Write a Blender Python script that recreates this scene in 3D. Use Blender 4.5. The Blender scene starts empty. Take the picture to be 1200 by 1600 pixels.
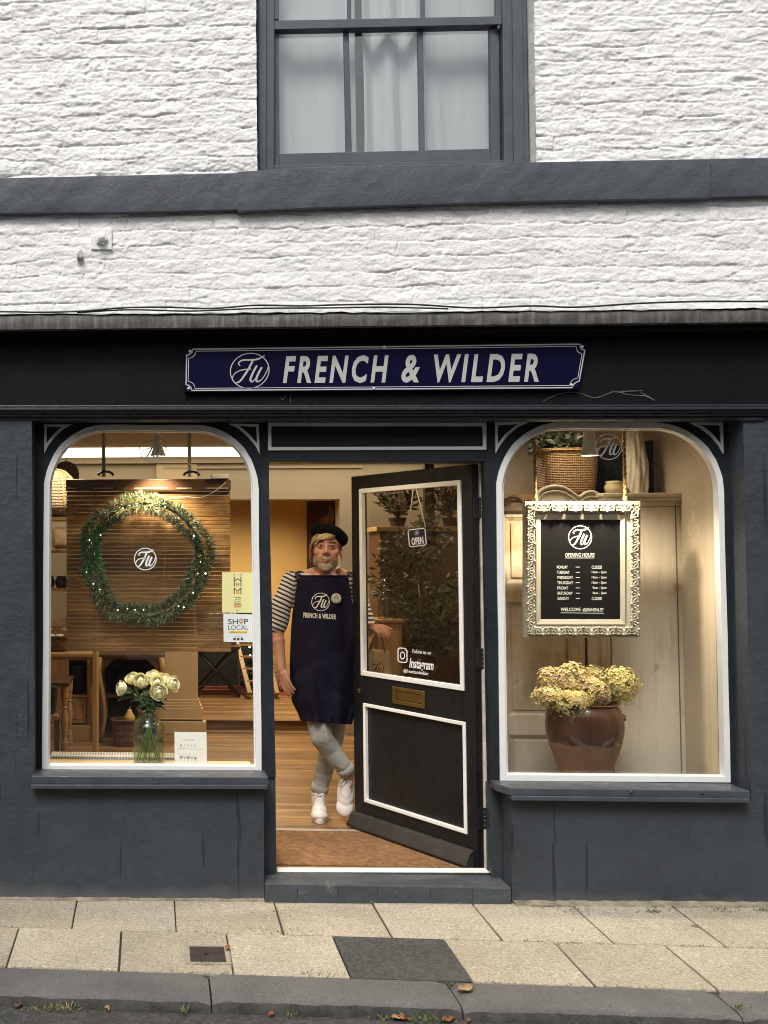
import bpy, bmesh, math, random
import numpy as np
from mathutils import Vector, Matrix, noise as mn
R = math.radians
rnd = random.Random(7)
scene = bpy.context.scene
COL = scene.collection

# ---------------------------------------------------------------- camera model
D, CZ, FPX = 5.5, 1.72, 1710.0
PSI, TH = R(3.3), R(2.5)
ax = Vector((-math.sin(PSI)*math.cos(TH), math.cos(PSI)*math.cos(TH), math.sin(TH)))
rt = Vector((math.cos(PSI), math.sin(PSI), 0.0))
up = rt.cross(ax)
CAM = Vector((0.0, -D, CZ))
_d = Vector((0, 1, 0))
PPX = 240.0 - FPX*_d.dot(rt)/_d.dot(ax)
PPY = 870.0 + FPX*_d.dot(up)/_d.dot(ax)

def ray(px, py):
    return ax + rt*((px-PPX)/FPX) - up*((py-PPY)/FPX)
def P(px, py, Y=0.0):                      # photo pixel -> real point on the vertical plane y = Y
    d = ray(px, py); t = (Y-CAM.y)/d.y
    return CAM + d*t
def PZ(px, py, z):                         # photo pixel -> real point on the level plane
    d = ray(px, py); t = (z-CAM.z)/d.z
    return CAM + d*t
def PP(px, py, p0, n):                     # photo pixel -> real point on any plane
    d = ray(px, py); t = (p0-CAM).dot(n)/d.dot(n)
    return CAM + d*t

cam_data = bpy.data.cameras.new('camera')
cam = bpy.data.objects.new('camera', cam_data); COL.objects.link(cam)
cam.matrix_world = Matrix(((rt.x, up.x, -ax.x, CAM.x), (rt.y, up.y, -ax.y, CAM.y), (rt.z, up.z, -ax.z, CAM.z), (0, 0, 0, 1)))
cam_data.sensor_fit = 'AUTO'; cam_data.sensor_width = 36.0
cam_data.lens = FPX/1600.0*36.0
cam_data.shift_x = (600.0-PPX)/1600.0
cam_data.shift_y = (PPY-800.0)/1600.0
cam_data.clip_end = 500
scene.camera = cam
scene.render.resolution_x, scene.render.resolution_y = 768, 1024

# ---------------------------------------------------------------- noise
def _hash(ix, iy, seed):
    n = (ix.astype(np.int64)*374761393 + iy.astype(np.int64)*668265263 + seed*974634539) & 0xffffffff
    n = ((n ^ (n >> 13))*1274126177) & 0xffffffff
    return ((n ^ (n >> 16)) & 0xffff)/65535.0
def vnoise(x, y, seed=0):
    ix, iy = np.floor(x), np.floor(y); fx, fy = x-ix, y-iy
    fx = fx*fx*(3-2*fx); fy = fy*fy*(3-2*fy)
    a, b = _hash(ix, iy, seed), _hash(ix+1, iy, seed); c, d = _hash(ix, iy+1, seed), _hash(ix+1, iy+1, seed)
    return (a*(1-fx)+b*fx)*(1-fy) + (c*(1-fx)+d*fx)*fy
def fbm(x, y, seed=0, o=4):
    s, a, t = 0.0, 0.5, 0.0
    for k in range(o):
        s = s+a*(vnoise(x, y, seed+k*17)-.5); t += a; a *= .5; x, y = x*2.03+3.1, y*2.03+1.7
    return s/t*2
def n1(x, seed=0):
    return 1.3*mn.noise(Vector((x, seed*7.31+.37, 3.7+seed*1.9)))+.45*mn.noise(Vector((x*2.07, seed*5.1, 9.2)))

# ---------------------------------------------------------------- mesh builder
class MB:
    def __init__(s): s.v, s.f, s.m = [], [], []
    def add(s, vs, fs, mi=0):
        b = len(s.v); s.v += [Vector(v) for v in vs]
        for f in fs: s.f.append([b+i for i in f]); s.m.append(mi)
        return b
    def box(s, x0, x1, y0, y1, z0, z1, mi=0):
        s.add([(x0,y0,z0),(x1,y0,z0),(x1,y1,z0),(x0,y1,z0),(x0,y0,z1),(x1,y0,z1),(x1,y1,z1),(x0,y1,z1)],
              [(0,3,2,1),(4,5,6,7),(0,1,5,4),(1,2,6,5),(2,3,7,6),(3,0,4,7)], mi); return s
    def obox(s, c, a, b, d, mi=0):          # centre and three half vectors
        c, a, b, d = Vector(c), Vector(a), Vector(b), Vector(d)
        vs = [c+a*i+b*j+d*k for k in (-1,1) for (i,j) in ((-1,-1),(1,-1),(1,1),(-1,1))]
        s.add(vs, [(0,3,2,1),(4,5,6,7),(0,1,5,4),(1,2,6,5),(2,3,7,6),(3,0,4,7)], mi); return s
    def prism(s, poly, ext, mi=0):
        n = len(poly); e = Vector(ext); vs = [Vector(p) for p in poly]; vs += [v+e for v in vs]
        fs = [tuple(range(n)), tuple(range(2*n-1, n-1, -1))]+[(i, (i+1) % n, n+(i+1) % n, n+i) for i in range(n)]
        s.add(vs, fs, mi); return s
    def pxp(s, pts, Y, dY, mi=0):
        return s.prism([P(x, y, Y) for x, y in pts], (0, dY, 0), mi)
    def ring(s, outer, inner, ext, mi=0, closed=True):
        n = len(outer); e = Vector(ext); o = [Vector(p) for p in outer]; i_ = [Vector(p) for p in inner]
        vs = o+i_+[v+e for v in o]+[v+e for v in i_]; fs = []
        for k in range(n if closed else n-1):
            j = (k+1) % n
            fs += [(k, j, n+j, n+k), (2*n+k, 3*n+k, 3*n+j, 2*n+j), (k, 2*n+k, 2*n+j, j), (n+k, n+j, 3*n+j, 3*n+k)]
        if not closed:
            fs += [(0, n, 3*n, 2*n), (n-1, 3*n-1, 4*n-1, 2*n-1)]
        s.add(vs, fs, mi); return s
    def tube(s, path, r, seg=8, closed=False, mi=0, flat=1.0):
        path = [Vector(p) for p in path]; n = len(path)
        rr = r if isinstance(r, (list, tuple)) else [r]*n
        ref = None; vs = []
        for i, p in enumerate(path):
            a = path[(i-1) % n] if (closed or i > 0) else p
            b = path[(i+1) % n] if (closed or i < n-1) else p
            t = (b-a).normalized() if (b-a).length > 1e-9 else Vector((0,0,1))
            if ref is None: ref = t.orthogonal().normalized()
            ref = (ref - t*ref.dot(t)); ref = ref.normalized() if ref.length > 1e-6 else t.orthogonal().normalized()
            bi = t.cross(ref)
            for k in range(seg):
                an = 2*math.pi*k/seg
                vs.append(p+(ref*math.cos(an)+bi*math.sin(an)*flat)*rr[i])
        fs = []
        for i in range(n if closed else n-1):
            j = (i+1) % n
            for k in range(seg):
                l = (k+1) % seg; fs.append((i*seg+k, i*seg+l, j*seg+l, j*seg+k))
        if not closed: fs += [tuple(range(seg-1, -1, -1)), tuple(range((n-1)*seg, n*seg))]
        s.add(vs, fs, mi); return s
    def lathe(s, prof, c, seg=24, mi=0, axis=None, wob=0.0, closed=False):
        c = Vector(c); vs = []; n = len(prof)
        A = Vector(axis).normalized() if axis is not None else Vector((0,0,1))
        X = A.orthogonal().normalized() if axis is not None else Vector((1,0,0)); Yv = A.cross(X)
        for (r, z) in prof:
            for k in range(seg):
                an = 2*math.pi*k/seg; q = r*(1+wob*math.sin(an*3+z*20)) if wob else r
                vs.append(c+X*(q*math.cos(an))+Yv*(q*math.sin(an))+A*z)
        fs = []
        for i in range(n if closed else n-1):
            j = (i+1) % n
            for k in range(seg):
                l = (k+1) % seg; fs.append((i*seg+k, i*seg+l, j*seg+l, j*seg+k))
        if not closed: fs += [tuple(range(seg-1, -1, -1)), tuple(range((n-1)*seg, n*seg))]
        s.add(vs, fs, mi); return s
    def ell(s, c, r, seg=14, rings=8, mi=0, rot=None):
        c = Vector(c); r = Vector(r) if not isinstance(r, (int, float)) else Vector((r, r, r)); vs = []; M_ = rot or Matrix.Identity(3)
        vs.append(c+M_@Vector((0,0,r.z)))
        for i in range(1, rings):
            t = math.pi*i/rings
            for k in range(seg):
                a = 2*math.pi*k/seg
                vs.append(c+M_@Vector((r.x*math.sin(t)*math.cos(a), r.y*math.sin(t)*math.sin(a), r.z*math.cos(t))))
        vs.append(c+M_@Vector((0,0,-r.z))); fs = []; L = len(vs)-1
        for k in range(seg):
            l = (k+1) % seg; fs.append((0, 1+k, 1+l)); fs.append((L, 1+(rings-2)*seg+l, 1+(rings-2)*seg+k))
            for i in range(rings-2):
                fs.append((1+i*seg+k, 1+(i+1)*seg+k, 1+(i+1)*seg+l, 1+i*seg+l))
        s.add(vs, fs, mi); return s
    def leaf(s, p, d, nrm, L, W, bend=.15, mi=0):
        p, d = Vector(p), Vector(d).normalized(); nrm = Vector(nrm); w = d.cross(nrm)
        w = w.normalized() if w.length > 1e-6 else d.orthogonal().normalized(); nn = w.cross(d)
        a, b = p+d*L*.5+nn*L*bend*.5, p+d*L
        s.add([p, a+w*W*.5+nn*W*.15, b, a-w*W*.5+nn*W*.15, a], [(0,4,1),(4,2,1),(0,3,4),(4,3,2)], mi); return s
    def sheet(s, f, nu, nv, mi=0):           # open grid f(i/nu, j/nv) -> point
        vs = [f(i/nu, j/nv) for j in range(nv+1) for i in range(nu+1)]
        w = nu+1
        s.add(vs, [(j*w+i, j*w+i+1, (j+1)*w+i+1, (j+1)*w+i) for j in range(nv) for i in range(nu)], mi); return s

def wpos(o):
    p = Vector((0,0,0))
    while o is not None: p = p+o.location; o = o.parent
    return p
def build(name, mb, mats, parent=None, bevel=0, seg=2, smooth=False, recalc=True, loc=None, autosmooth=None):
    me = bpy.data.meshes.new(name)
    org = wpos(parent) if parent is not None else (Vector(loc) if loc is not None else None)
    if org is None:
        xs = mb.v; lo = Vector([min(v[i] for v in xs) for i in range(3)]); hi = Vector([max(v[i] for v in xs) for i in range(3)])
        org = Vector(((lo.x+hi.x)/2, (lo.y+hi.y)/2, lo.z))
    me.from_pydata([v-org for v in mb.v], [], mb.f)
    if not isinstance(mats, (list, tuple)): mats = [mats]
    for m in mats: me.materials.append(m)
    if len(mats) > 1:
        for p, mi in zip(me.polygons, mb.m): p.material_index = mi
    if recalc:
        bm = bmesh.new(); bm.from_mesh(me); bmesh.ops.recalc_face_normals(bm, faces=bm.faces); bm.to_mesh(me); bm.free()
    if smooth:
        for p in me.polygons: p.use_smooth = True
        if autosmooth: me.set_sharp_from_angle(angle=R(autosmooth))
    o = bpy.data.objects.new(name, me); COL.objects.link(o)
    if parent is not None: o.parent = parent
    else: o.location = org
    if bevel:
        b = o.modifiers.new('bevel', 'BEVEL'); b.width = bevel; b.segments = seg; b.limit_method = 'ANGLE'; b.angle_limit = R(35)
    return o
def tag(o, label, cat, group=None, kind=None):
    if label: o['label'] = label
    if cat: o['category'] = cat
    if group: o['group'] = group
    if kind: o['kind'] = kind
    return o
def thing(name, loc, label, cat, group=None):
    o = bpy.data.objects.new(name, None); COL.objects.link(o); o.location = Vector(loc); o.empty_display_size = .1
    return tag(o, label, cat, group)

# ---------------------------------------------------------------- materials
def lin(c):
    return c/12.92 if c <= .04045 else ((c+.055)/1.055)**2.4
def S(r, g, b):
    return (lin(r/255), lin(g/255), lin(b/255))
class N:
    def __init__(s, name):
        s.m = bpy.data.materials.new(name); s.m.use_nodes = True; s.t = s.m.node_tree; s.t.nodes.clear()
        s.out = s.n('ShaderNodeOutputMaterial')
    def n(s, typ, **kw):
        x = s.t.nodes.new(typ)
        for k, v in kw.items(): setattr(x, k, v)
        return x
    def l(s, a, b): s.t.links.new(a, b)
    def coord(s, kind='Object', scale=(1,1,1)):
        tc = s.n('ShaderNodeTexCoord'); mp = s.n('ShaderNodeMapping'); mp.inputs['Scale'].default_value = scale
        s.l(tc.outputs[kind], mp.inputs['Vector']); return mp.outputs['Vector']
    def noise(s, vec, scale, detail=4, rough=.55, dist=0):
        x = s.n('ShaderNodeTexNoise'); x.inputs['Scale'].default_value = scale; x.inputs['Detail'].default_value = detail
        x.inputs['Roughness'].default_value = rough; x.inputs['Distortion'].default_value = dist
        if vec is not None: s.l(vec, x.inputs['Vector'])
        return x.outputs['Fac']
    def ramp(s, fac, stops, interp='LINEAR'):
        x = s.n('ShaderNodeValToRGB'); e = x.color_ramp.elements; x.color_ramp.interpolation = interp
        while len(e) > 1: e.remove(e[-1])
        for i, (p, c) in enumerate(stops):
            c = (c, c, c) if isinstance(c, (int, float)) else c
            q = e[0] if i == 0 else e.new(p)
            q.position = p; q.color = (c[0], c[1], c[2], 1)
        s.l(fac, x.inputs['Fac']); return x.outputs['Color']
    def mix(s, fac, a, b, mode='MIX'):
        x = s.n('ShaderNodeMix', data_type='RGBA', blend_type=mode)
        if isinstance(fac, (int, float)): x.inputs['Factor'].default_value = fac
        else: s.l(fac, x.inputs['Factor'])
        for k, v in (('A', a), ('B', b)):
            sock = [i for i in x.inputs if i.name == k and i.type == 'RGBA'][0]
            if isinstance(v, (tuple, list)): sock.default_value = (v[0], v[1], v[2], 1)
            else: s.l(v, sock)
        return [o for o in x.outputs if o.type == 'RGBA'][0]
    def math(s, op, a, b=None):
        x = s.n('ShaderNodeMath', operation=op)
        for i, v in enumerate((a, b)):
            if v is None: continue
            if isinstance(v, (int, float)): x.inputs[i].default_value = v
            else: s.l(v, x.inputs[i])
        return x.outputs[0]
    def bsdf(s, col, rough=.5, metal=0, spec=.5, normal=None, coat=0, **kw):
        b = s.n('ShaderNodeBsdfPrincipled')
        if isinstance(col, (tuple, list)): b.inputs['Base Color'].default_value = (*col[:3], 1)
        else: s.l(col, b.inputs['Base Color'])
        if isinstance(rough, (int, float)): b.inputs['Roughness'].default_value = rough
        else: s.l(rough, b.inputs['Roughness'])
        b.inputs['Metallic'].default_value = metal; b.inputs['Specular IOR Level'].default_value = spec
        b.inputs['Coat Weight'].default_value = coat
        for k, v in kw.items(): b.inputs[k.replace('_', ' ')].default_value = v
        if normal is not None: s.l(normal, b.inputs['Normal'])
        s.l(b.outputs['BSDF'], s.out.inputs['Surface']); return b
    def bump(s, h, dist=.002, strength=1.0, prev=None):
        x = s.n('ShaderNodeBump'); x.inputs['Distance'].default_value = dist; x.inputs['Strength'].default_value = strength
        s.l(h, x.inputs['Height'])
        if prev is not None: s.l(prev, x.inputs['Normal'])
        return x.outputs['Normal']
def sc(c, k): return tuple(min(1, v*k) for v in c[:3])
def mat(name, col, rough=.5, var=.15, vs=6, bump=0, bs=40, metal=0, spec=.5, stretch=(1,1,1), coat=0, **kw):
    n = N(name); v = n.coord('Object', stretch)
    c = n.ramp(n.noise(v, vs, 5, .6), [(.3, sc(col, 1-var)), (.7, sc(col, 1+var))]) if var else col
    nm = n.bump(n.noise(v, bs, 4, .6), bump) if bump else None
    n.bsdf(c, rough, metal, spec, nm, coat, **kw); return n.m
def wood(name, c1, c2, axis='X', scale=6, rough=.45, bump=.0008, planks=None, across='Y', gap=.0):
    n = N(name); st = {'X': (.12,1,1), 'Y': (1,.12,1), 'Z': (1,1,.12)}[axis]
    v = n.coord('Object', st); f = n.noise(v, scale*5, 6, .65, .6); g = n.noise(v, scale*30, 3, .6)
    c = n.ramp(n.math('ADD', n.math('MULTIPLY', f, .75), n.math('MULTIPLY', g, .25)), [(.33, c1), (.62, c2)])
    nm = n.bump(g, bump)
    if planks:
        v0 = n.coord('Object'); sp = n.n('ShaderNodeSeparateXYZ'); n.l(v0, sp.inputs[0])
        q = n.math('DIVIDE', sp.outputs[across], planks); fl = n.math('FLOOR', q); fr = n.math('FRACT', q)
        wn = n.n('ShaderNodeTexWhiteNoise', noise_dimensions='1D'); n.l(fl, wn.inputs['W'])
        c = n.mix(1.0, c, n.ramp(wn.outputs['Value'], [(0, .62), (1, 1.25)]), 'MULTIPLY')
        ed = n.math('LESS_THAN', n.math('ABSOLUTE', n.math('SUBTRACT', fr, .5)), .5-(gap or .03))
        c = n.mix(ed, sc(c1, .25), c)
    n.bsdf(c, rough, normal=nm); return n.m
def emit(name, col, strength):
    n = N(name); e = n.n('ShaderNodeEmission'); e.inputs['Color'].default_value = (*col, 1); e.inputs['Strength'].default_value = strength
    n.l(e.outputs[0], n.out.inputs['Surface']); return n.m
def glass(name, tint=(1,1,1), f0=.04, extra=.0, rough=.0, film=None):
    n = N(name); tr = n.n('ShaderNodeBsdfTransparent'); tr.inputs['Color'].default_value = (*tint, 1)
    gl = n.n('ShaderNodeBsdfGlossy'); gl.inputs['Roughness'].default_value = rough
    lw = n.n('ShaderNodeLayerWeight'); lw.inputs['Blend'].default_value = .5
    p = n.math('POWER', lw.outputs['Facing'], 5.0)
    fac = n.math('ADD', n.math('MULTIPLY', p, .9), f0+extra)
    vv = n.coord('Object'); nm = n.bump(n.noise(vv, 3, 2), .0006); n.l(nm, gl.inputs['Normal'])
    mx = n.n('ShaderNodeMixShader'); n.l(fac, mx.inputs[0]); n.l(tr.outputs[0], mx.inputs[1]); n.l(gl.outputs[0], mx.inputs[2])
    n.l(mx.outputs[0], n.out.inputs['Surface']); return n.m

# ---------------------------------------------------------------- lettering
def catmull(pts, n=8):
    pts = [tuple(p) for p in pts]; q = [pts[0]]+pts+[pts[-1]]; out = []
    for i in range(1, len(q)-2):
        p0, p1, p2, p3 = q[i-1], q[i], q[i+1], q[i+2]
        for k in range(n):
            t = k/n
            out.append(tuple(.5*((2*b)+(-a+c)*t+(2*a-5*b+4*c-d)*t*t+(-a+3*b-3*c+d)*t**3) for a, b, c, d in zip(p0, p1, p2, p3)))
    out.append(pts[-1]); return out
def stroke(mb, fmap, pts, w, layer=0, mi=0, n=8, closed=False):
    """flat brush stroke; pts = (u, v, width factor)"""
    pts = [p if len(p) == 3 else (p[0], p[1], 1.0) for p in pts]
    c = catmull(pts, n) if n > 1 else pts
    vs = []; m = len(c)
    for i, (x, y, k) in enumerate(c):
        a, b = c[(i-1) % m if closed else max(0, i-1)], c[(i+1) % m if closed else min(m-1, i+1)]
        tx, ty = b[0]-a[0], b[1]-a[1]; L = math.hypot(tx, ty) or 1; nx, ny = -ty/L*w*k*.5, tx/L*w*k*.5
        vs += [fmap(x+nx, y+ny, layer), fmap(x-nx, y-ny, layer)]
    fs = [(2*i, 2*i+1, 2*i+3, 2*i+2) for i in range(m-1)]
    if closed: fs.append((2*m-2, 2*m-1, 1, 0))
    mb.add(vs, fs, mi)
def ringstroke(mb, fmap, cx, cy, r, w, layer=0, n=40, a0=0, a1=2*math.pi):
    full = abs(a1-a0-2*math.pi) < 1e-6
    pts = [(cx+r*math.cos(a0+(a1-a0)*i/n), cy+r*math.sin(a0+(a1-a0)*i/n), 1) for i in range(n if full else n+1)]
    stroke(mb, fmap, pts, w, layer, n=1, closed=full)
def monogram(mb, fmap, k=1.0):
    ringstroke(mb, fmap, 0, 0, 1.0, .07*k, 0)
    stroke(mb, fmap, [(-.5,.3,.5),(-.6,.42,.7),(-.42,.6,.9),(0,.62,1),(.38,.66,1),(.74,.86,.5)], .13*k, 1)
    stroke(mb, fmap, [(.14,.6,1),(0,.25,1.1),(-.22,-.18,1.1),(-.5,-.6,.9),(-.74,-.66,.6),(-.88,-.42,.5),(-.72,-.1,.5),(-.35,.06,.6),(.06,.1,.7)], .14*k, 2)
    stroke(mb, fmap, [(.36,.3,1),(.2,-.05,1.1),(.06,-.48,1.1),(.16,-.62,.8),(.34,-.4,.45),(.62,.18,.4)], .14*k, 3)
    stroke(mb, fmap, [(.62,.2,1),(.48,-.1,1.1),(.36,-.48,1.1),(.46,-.62,.8),(.7,-.42,.5),(.9,.02,.45),(.96,.3,.4)], .14*k, 4)
def planemap(o, U, V, Nn, lift=.0004, step=.00012):
    o, U, V, Nn = Vector(o), Vector(U), Vector(V), Vector(Nn).normalized()
    return lambda u, v, l=0: o+U*u+V*v+Nn*(lift+step*l)
_fcache = {}
def text2d(body, bold=0.0, shear=0.0, space=1.0):
    key = (body, bold, shear, space)
    if key in _fcache: return _fcache[key]
    cu = bpy.data.curves.new('lettering', 'FONT'); cu.body = body; cu.size = 1; cu.offset = bold; cu.shear = shear; cu.space_character = space
    cu.resolution_u = 3; cu.fill_mode = 'FRONT'
    ob = bpy.data.objects.new('lettering', cu); COL.objects.link(ob)
    dg = bpy.context.evaluated_depsgraph_get(); me = bpy.data.meshes.new_from_object(ob.evaluated_get(dg))
    vs = [(v.co.x, v.co.y) for v in me.vertices]; fs = [tuple(p.vertices) for p in me.polygons]
    bpy.data.objects.remove(ob); bpy.data.curves.remove(cu); bpy.data.meshes.remove(me)
    x0 = min(v[0] for v in vs); x1 = max(v[0] for v in vs); y0 = min(v[1] for v in vs); y1 = max(v[1] for v in vs)
    r = ([((x-x0)/(x1-x0), (y-y0)/(y1-y0)) for x, y in vs], fs, (x1-x0)/(y1-y0)); _fcache[key] = r; return r
def text(mb, fmap, body, u0, u1, v0, v1, bold=0.0, shear=0.0, space=1.0, layer=0, mi=0):
    vs, fs, asp = text2d(body, bold, shear, space)
    if u1 is None: u1 = u0+(v1-v0)*asp
    mb.add([fmap(u0+(u1-u0)*x, v0+(v1-v0)*y, layer) for x, y in vs], fs, mi)
# ================================================================ materials of the building
def brick_paint():
    n = N('white_painted_brick'); v = n.coord('Object')
    a = n.noise(v, 3.0, 5, .6); b = n.noise(v, 60, 4, .6); c = n.noise(v, 9, 6, .7)
    col = n.ramp(a, [(.3, (.78,.775,.755)), (.7, (.86,.855,.84))])
    dirt = n.ramp(c, [(.60, 0.0), (.78, .55)])
    col = n.mix(dirt, col, (.60,.575,.53))
    geo = n.n('ShaderNodeNewGeometry')
    pt = n.ramp(geo.outputs['Pointiness'], [(.42, .5), (.5, 0)])
    nm = n.bump(b, .0034); nm = n.bump(n.noise(v, 24, 5, .7), .005, prev=nm); nm = n.bump(n.noise(v, 170, 3, .6), .0009, prev=nm)
    n.bsdf(col, .62, spec=.3, normal=nm); return n.m
M_BRICK = brick_paint()
def slate_paint(name, c, bump=.0012, drips=False, rough=.5, rub=.0, spec=.3):
    n = N(name); v = n.coord('Object'); a = n.noise(v, 2.2, 5, .6)
    col = n.ramp(a, [(.3, sc(c, .86)), (.7, sc(c, 1.14))])
    col = n.mix(n.ramp(n.noise(v, 5, 6, .7), [(.42, .0), (.72, .55)]), col, sc(c, 1.5))
    nm = n.bump(n.noise(v, 26, 5, .65), bump*2.6); nm = n.bump(n.noise(v, 7, 4, .6), bump*3, prev=nm); nm = n.bump(n.noise(v, 140, 3, .6), bump*.6, prev=nm)
    if drips:
        s = n.coord('Object', (9, 9, .55)); d = n.noise(s, 3.0, 2, .5)
        col = n.mix(n.ramp(d, [(.645, 0), (.68, .7)]), col, sc(c, .35))
        sp = n.n('ShaderNodeSeparateXYZ'); n.l(n.coord('Object'), sp.inputs[0])
        low = n.ramp(n.math('ADD', sp.outputs['Z'], n.math('MULTIPLY', n.noise(v, 7, 4), .12)), [(.07, .5), (.16, 0)])
        col = n.mix(low, col, (.17,.165,.15))
        fl = n.ramp(n.noise(v, 30, 6, .7), [(.70, 0), (.74, .6)])
        col = n.mix(fl, col, sc(c, 1.9))
    if rub:
        col = n.mix(n.ramp(n.noise(v, 14, 6, .72), [(.60, 0), (.70, rub)]), col, (.22,.215,.20))
    n.bsdf(col, n.ramp(n.noise(v, 20, 3), [(.3, rough-.1), (.7, rough+.1)]), spec=spec, normal=nm); return n.m
M_SLATE = slate_paint('slate_grey_paint', (.040,.047,.056), .0004, rough=.42)
M_SLATE2 = slate_paint('mid_slate_paint', (.085,.096,.112), .0006, rough=.45)
M_BAND = slate_paint('slate_masonry_paint', (.068,.076,.088), .0018, rough=.5)
M_RENDER = slate_paint('slate_render_paint', (.039,.046,.055), .0021, drips=True, rough=.5)
M_STEP = slate_paint('worn_step_paint', (.055,.063,.072), .0018, rough=.6, rub=.55)
M_SILL = slate_paint('sill_paint', (.055,.063,.073), .0006, rough=.38)
M_BLACK = slate_paint('black_fascia_paint', (.0055,.006,.0075), .0006, rough=.55, spec=.14)
M_BLACK2 = slate_paint('blue_black_joinery_paint', (.019,.0225,.028), .0004, rough=.40)
M_DOOR = slate_paint('black_door_paint', (.0105,.0112,.0125), .0003, rough=.33)
M_WHITE = mat('white_gloss_paint', (.80,.80,.78), .35, .03, 20, .0006, 60)
M_LEAD = None
def lead():
    n = N('weathered_lead'); v = n.coord('Object', (1, 1, 1)); s = n.coord('Object', (10, 10, .8))
    a = n.noise(s, 3, 5, .7); b = n.noise(v, 7, 5, .7)
    col = n.ramp(a, [(.30, (.035,.032,.028)), (.52, (.11,.105,.095)), (.72, (.26,.26,.25))])
    col = n.mix(n.ramp(b, [(.45, 0), (.7, .55)]), col, (.05,.043,.034))
    n.bsdf(col, .55, normal=n.bump(b, .006)); return n.m
M_LEAD = lead()
def flash():
    n = N('grey_flashing'); v = n.coord('Object'); b = n.noise(v, 9, 6, .7)
    n.bsdf(n.ramp(b, [(.3, (.10,.11,.12)), (.7, (.36,.37,.38))]), .5, normal=n.bump(b, .004)); return n.m
M_FLASH = flash()
M_GLASS = glass('shop_window_glass', (.97,.98,.97), .052)
M_GLASS_UP = glass('old_sash_glass', (.96,.98,.98), .10)
M_DECAL = mat('white_vinyl', (.82,.82,.80), .5, 0)
M_DECAL_SOFT = mat('frosted_vinyl', (.45,.43,.40), .6, 0)
M_PLASTER = mat('cream_plaster', (.50,.43,.33), .8, .05, 3, .0006, 30)
M_CEIL = mat('warm_ceiling_paint', (.40,.32,.22), .8, .08, 2, .0004, 30)
M_GOLD = mat('gold_plaster', (.60,.39,.135), .75, .10, 2.5, .0006, 30)
M_FLOOR = wood('oak_plank_floor', (.12,.058,.017), (.38,.215,.082), 'X', 4, .36, .0006, planks=.085, across='Y', gap=.02)
M_STEPW = wood('dark_step_wood', (.10,.052,.020), (.20,.11,.045), 'X', 4, .45, .0006)
M_NOSE = wood('pale_nosing_wood', (.45,.30,.15), (.62,.45,.26), 'X', 4, .4, .0004)
M_BOARD = wood('pale_window_board', (.50,.36,.19), (.70,.55,.34), 'X', 3, .45, .0004)
M_BRASS = mat('aged_brass', (.30,.21,.075), .32, .18, 12, .0003, 60, metal=.9)
M_IRON = mat('black_iron', (.02,.02,.022), .45, .2, 20, .0004, 80, metal=.3)

# ================================================================ the building, one thing
shop = thing('shop_building', (1.25, 0, 0), 'white painted brick shop with dark slate shopfront, arched display windows and an open black door', 'building')

# ---- rough white painted brickwork as real relief
def brick_height(x, z, rough):
    wx = x+.020*fbm(x*5, z*9, 3, 3); wz = z+.020*fbm(x*2.6, z*4, 5, 4)+.010*fbm(x*13, z*13, 8, 2)
    row = np.floor(wz/.075); fz = wz-row*.075
    off = (np.mod(row, 2))*.112+_hash(row, row*0, 11)*.05
    u = (wx+off)/.225; bi = np.floor(u); fx = (u-bi)*.225
    jn = .5+.5*fbm(x*6, z*12, 21, 3)
    dz = np.minimum(fz, .075-fz); dx = np.minimum(fx, .225-fx)
    wj = .0055+.006*fbm(x*20, z*30, 22, 2)
    jz = np.clip(1-dz/np.maximum(.003, wj), 0, 1); jx = np.clip(1-dx/np.maximum(.002, wj*.7), 0, 1)
    jz = jz*jz*(3-2*jz)*np.clip(.25+1.5*jn, 0, 1.1); jx = jx*jx*(3-2*jx)*np.clip(2.0*fbm(x*4, z*8, 33, 2)+.35, 0, 1)
    h = -(.0085-.0030*(rough > .8))*np.maximum(jz*(.35+.9*np.clip(fbm(x*3.3, z*7, 35, 2)+.35, 0, 1)), jx*.9)
    b = _hash(bi, row, 41)-.5; tilt = (_hash(bi, row, 43)-.5)*(fz-.037)*.10
    h = h+b*.004+tilt
    sst = lambda t, w: (lambda q: q*q*(3-2*q))(np.clip(t/w*.5+.5, 0, 1))
    fl1 = fbm(x*9+.6*fbm(x*9, z*15, 101, 2), z*21, 103, 4); fl2 = fbm(x*20, z*40+.5*fbm(x*20, z*20, 105, 2), 107, 4); fl3 = fbm(x*6, z*12, 109, 3)
    h = h+rough*(.0046*sst(fl1-.02, .085)+.0034*sst(fl2+.05, .11)+.0040*sst(fl3+.05, .11)-.005)
    r1 = fbm(x*11, z*34, 51, 4); r2 = fbm(x*26, z*60, 57, 4); r3 = fbm(x*70, z*95, 61, 3)
    ridge = 1-np.abs(fbm(x*9, z*26, 71, 3))*2.4
    lump = fbm(x*2.3, z*3.5, 77, 3)
    h = h+rough*(.0026*r1+.0032*r2+.0028*r3+.0014*ridge+.0035*lump)
    pit = np.clip(fbm(x*15, z*30, 91, 2)-.56, 0, 1)
    return h-.05*pit*rough*.7
def wall_grid(mb, x0, x1, z0, z1, res, rough, edge=None):
    nx, nz = max(2, int((x1-x0)/res)), max(2, int((z1-z0)/res))
    xs = np.linspace(x0, x1, nx+1); zs = np.linspace(z0, z1, nz+1); X, Z = np.meshgrid(xs, zs)
    H = brick_height(X, Z, rough)
    vs = list(zip(X.ravel().tolist(), (-H).ravel().tolist(), Z.ravel().tolist())); w = nx+1
    mb.add(vs, [(j*w+i, j*w+i+1, (j+1)*w+i+1, (j+1)*w+i) for j in range(nz) for i in range(nx)])
bandT_l, bandT_r = P(0, 262, 0).z, P(1200, 250, 0).z
bandZ = min(bandT_l, bandT_r)-.06
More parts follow.
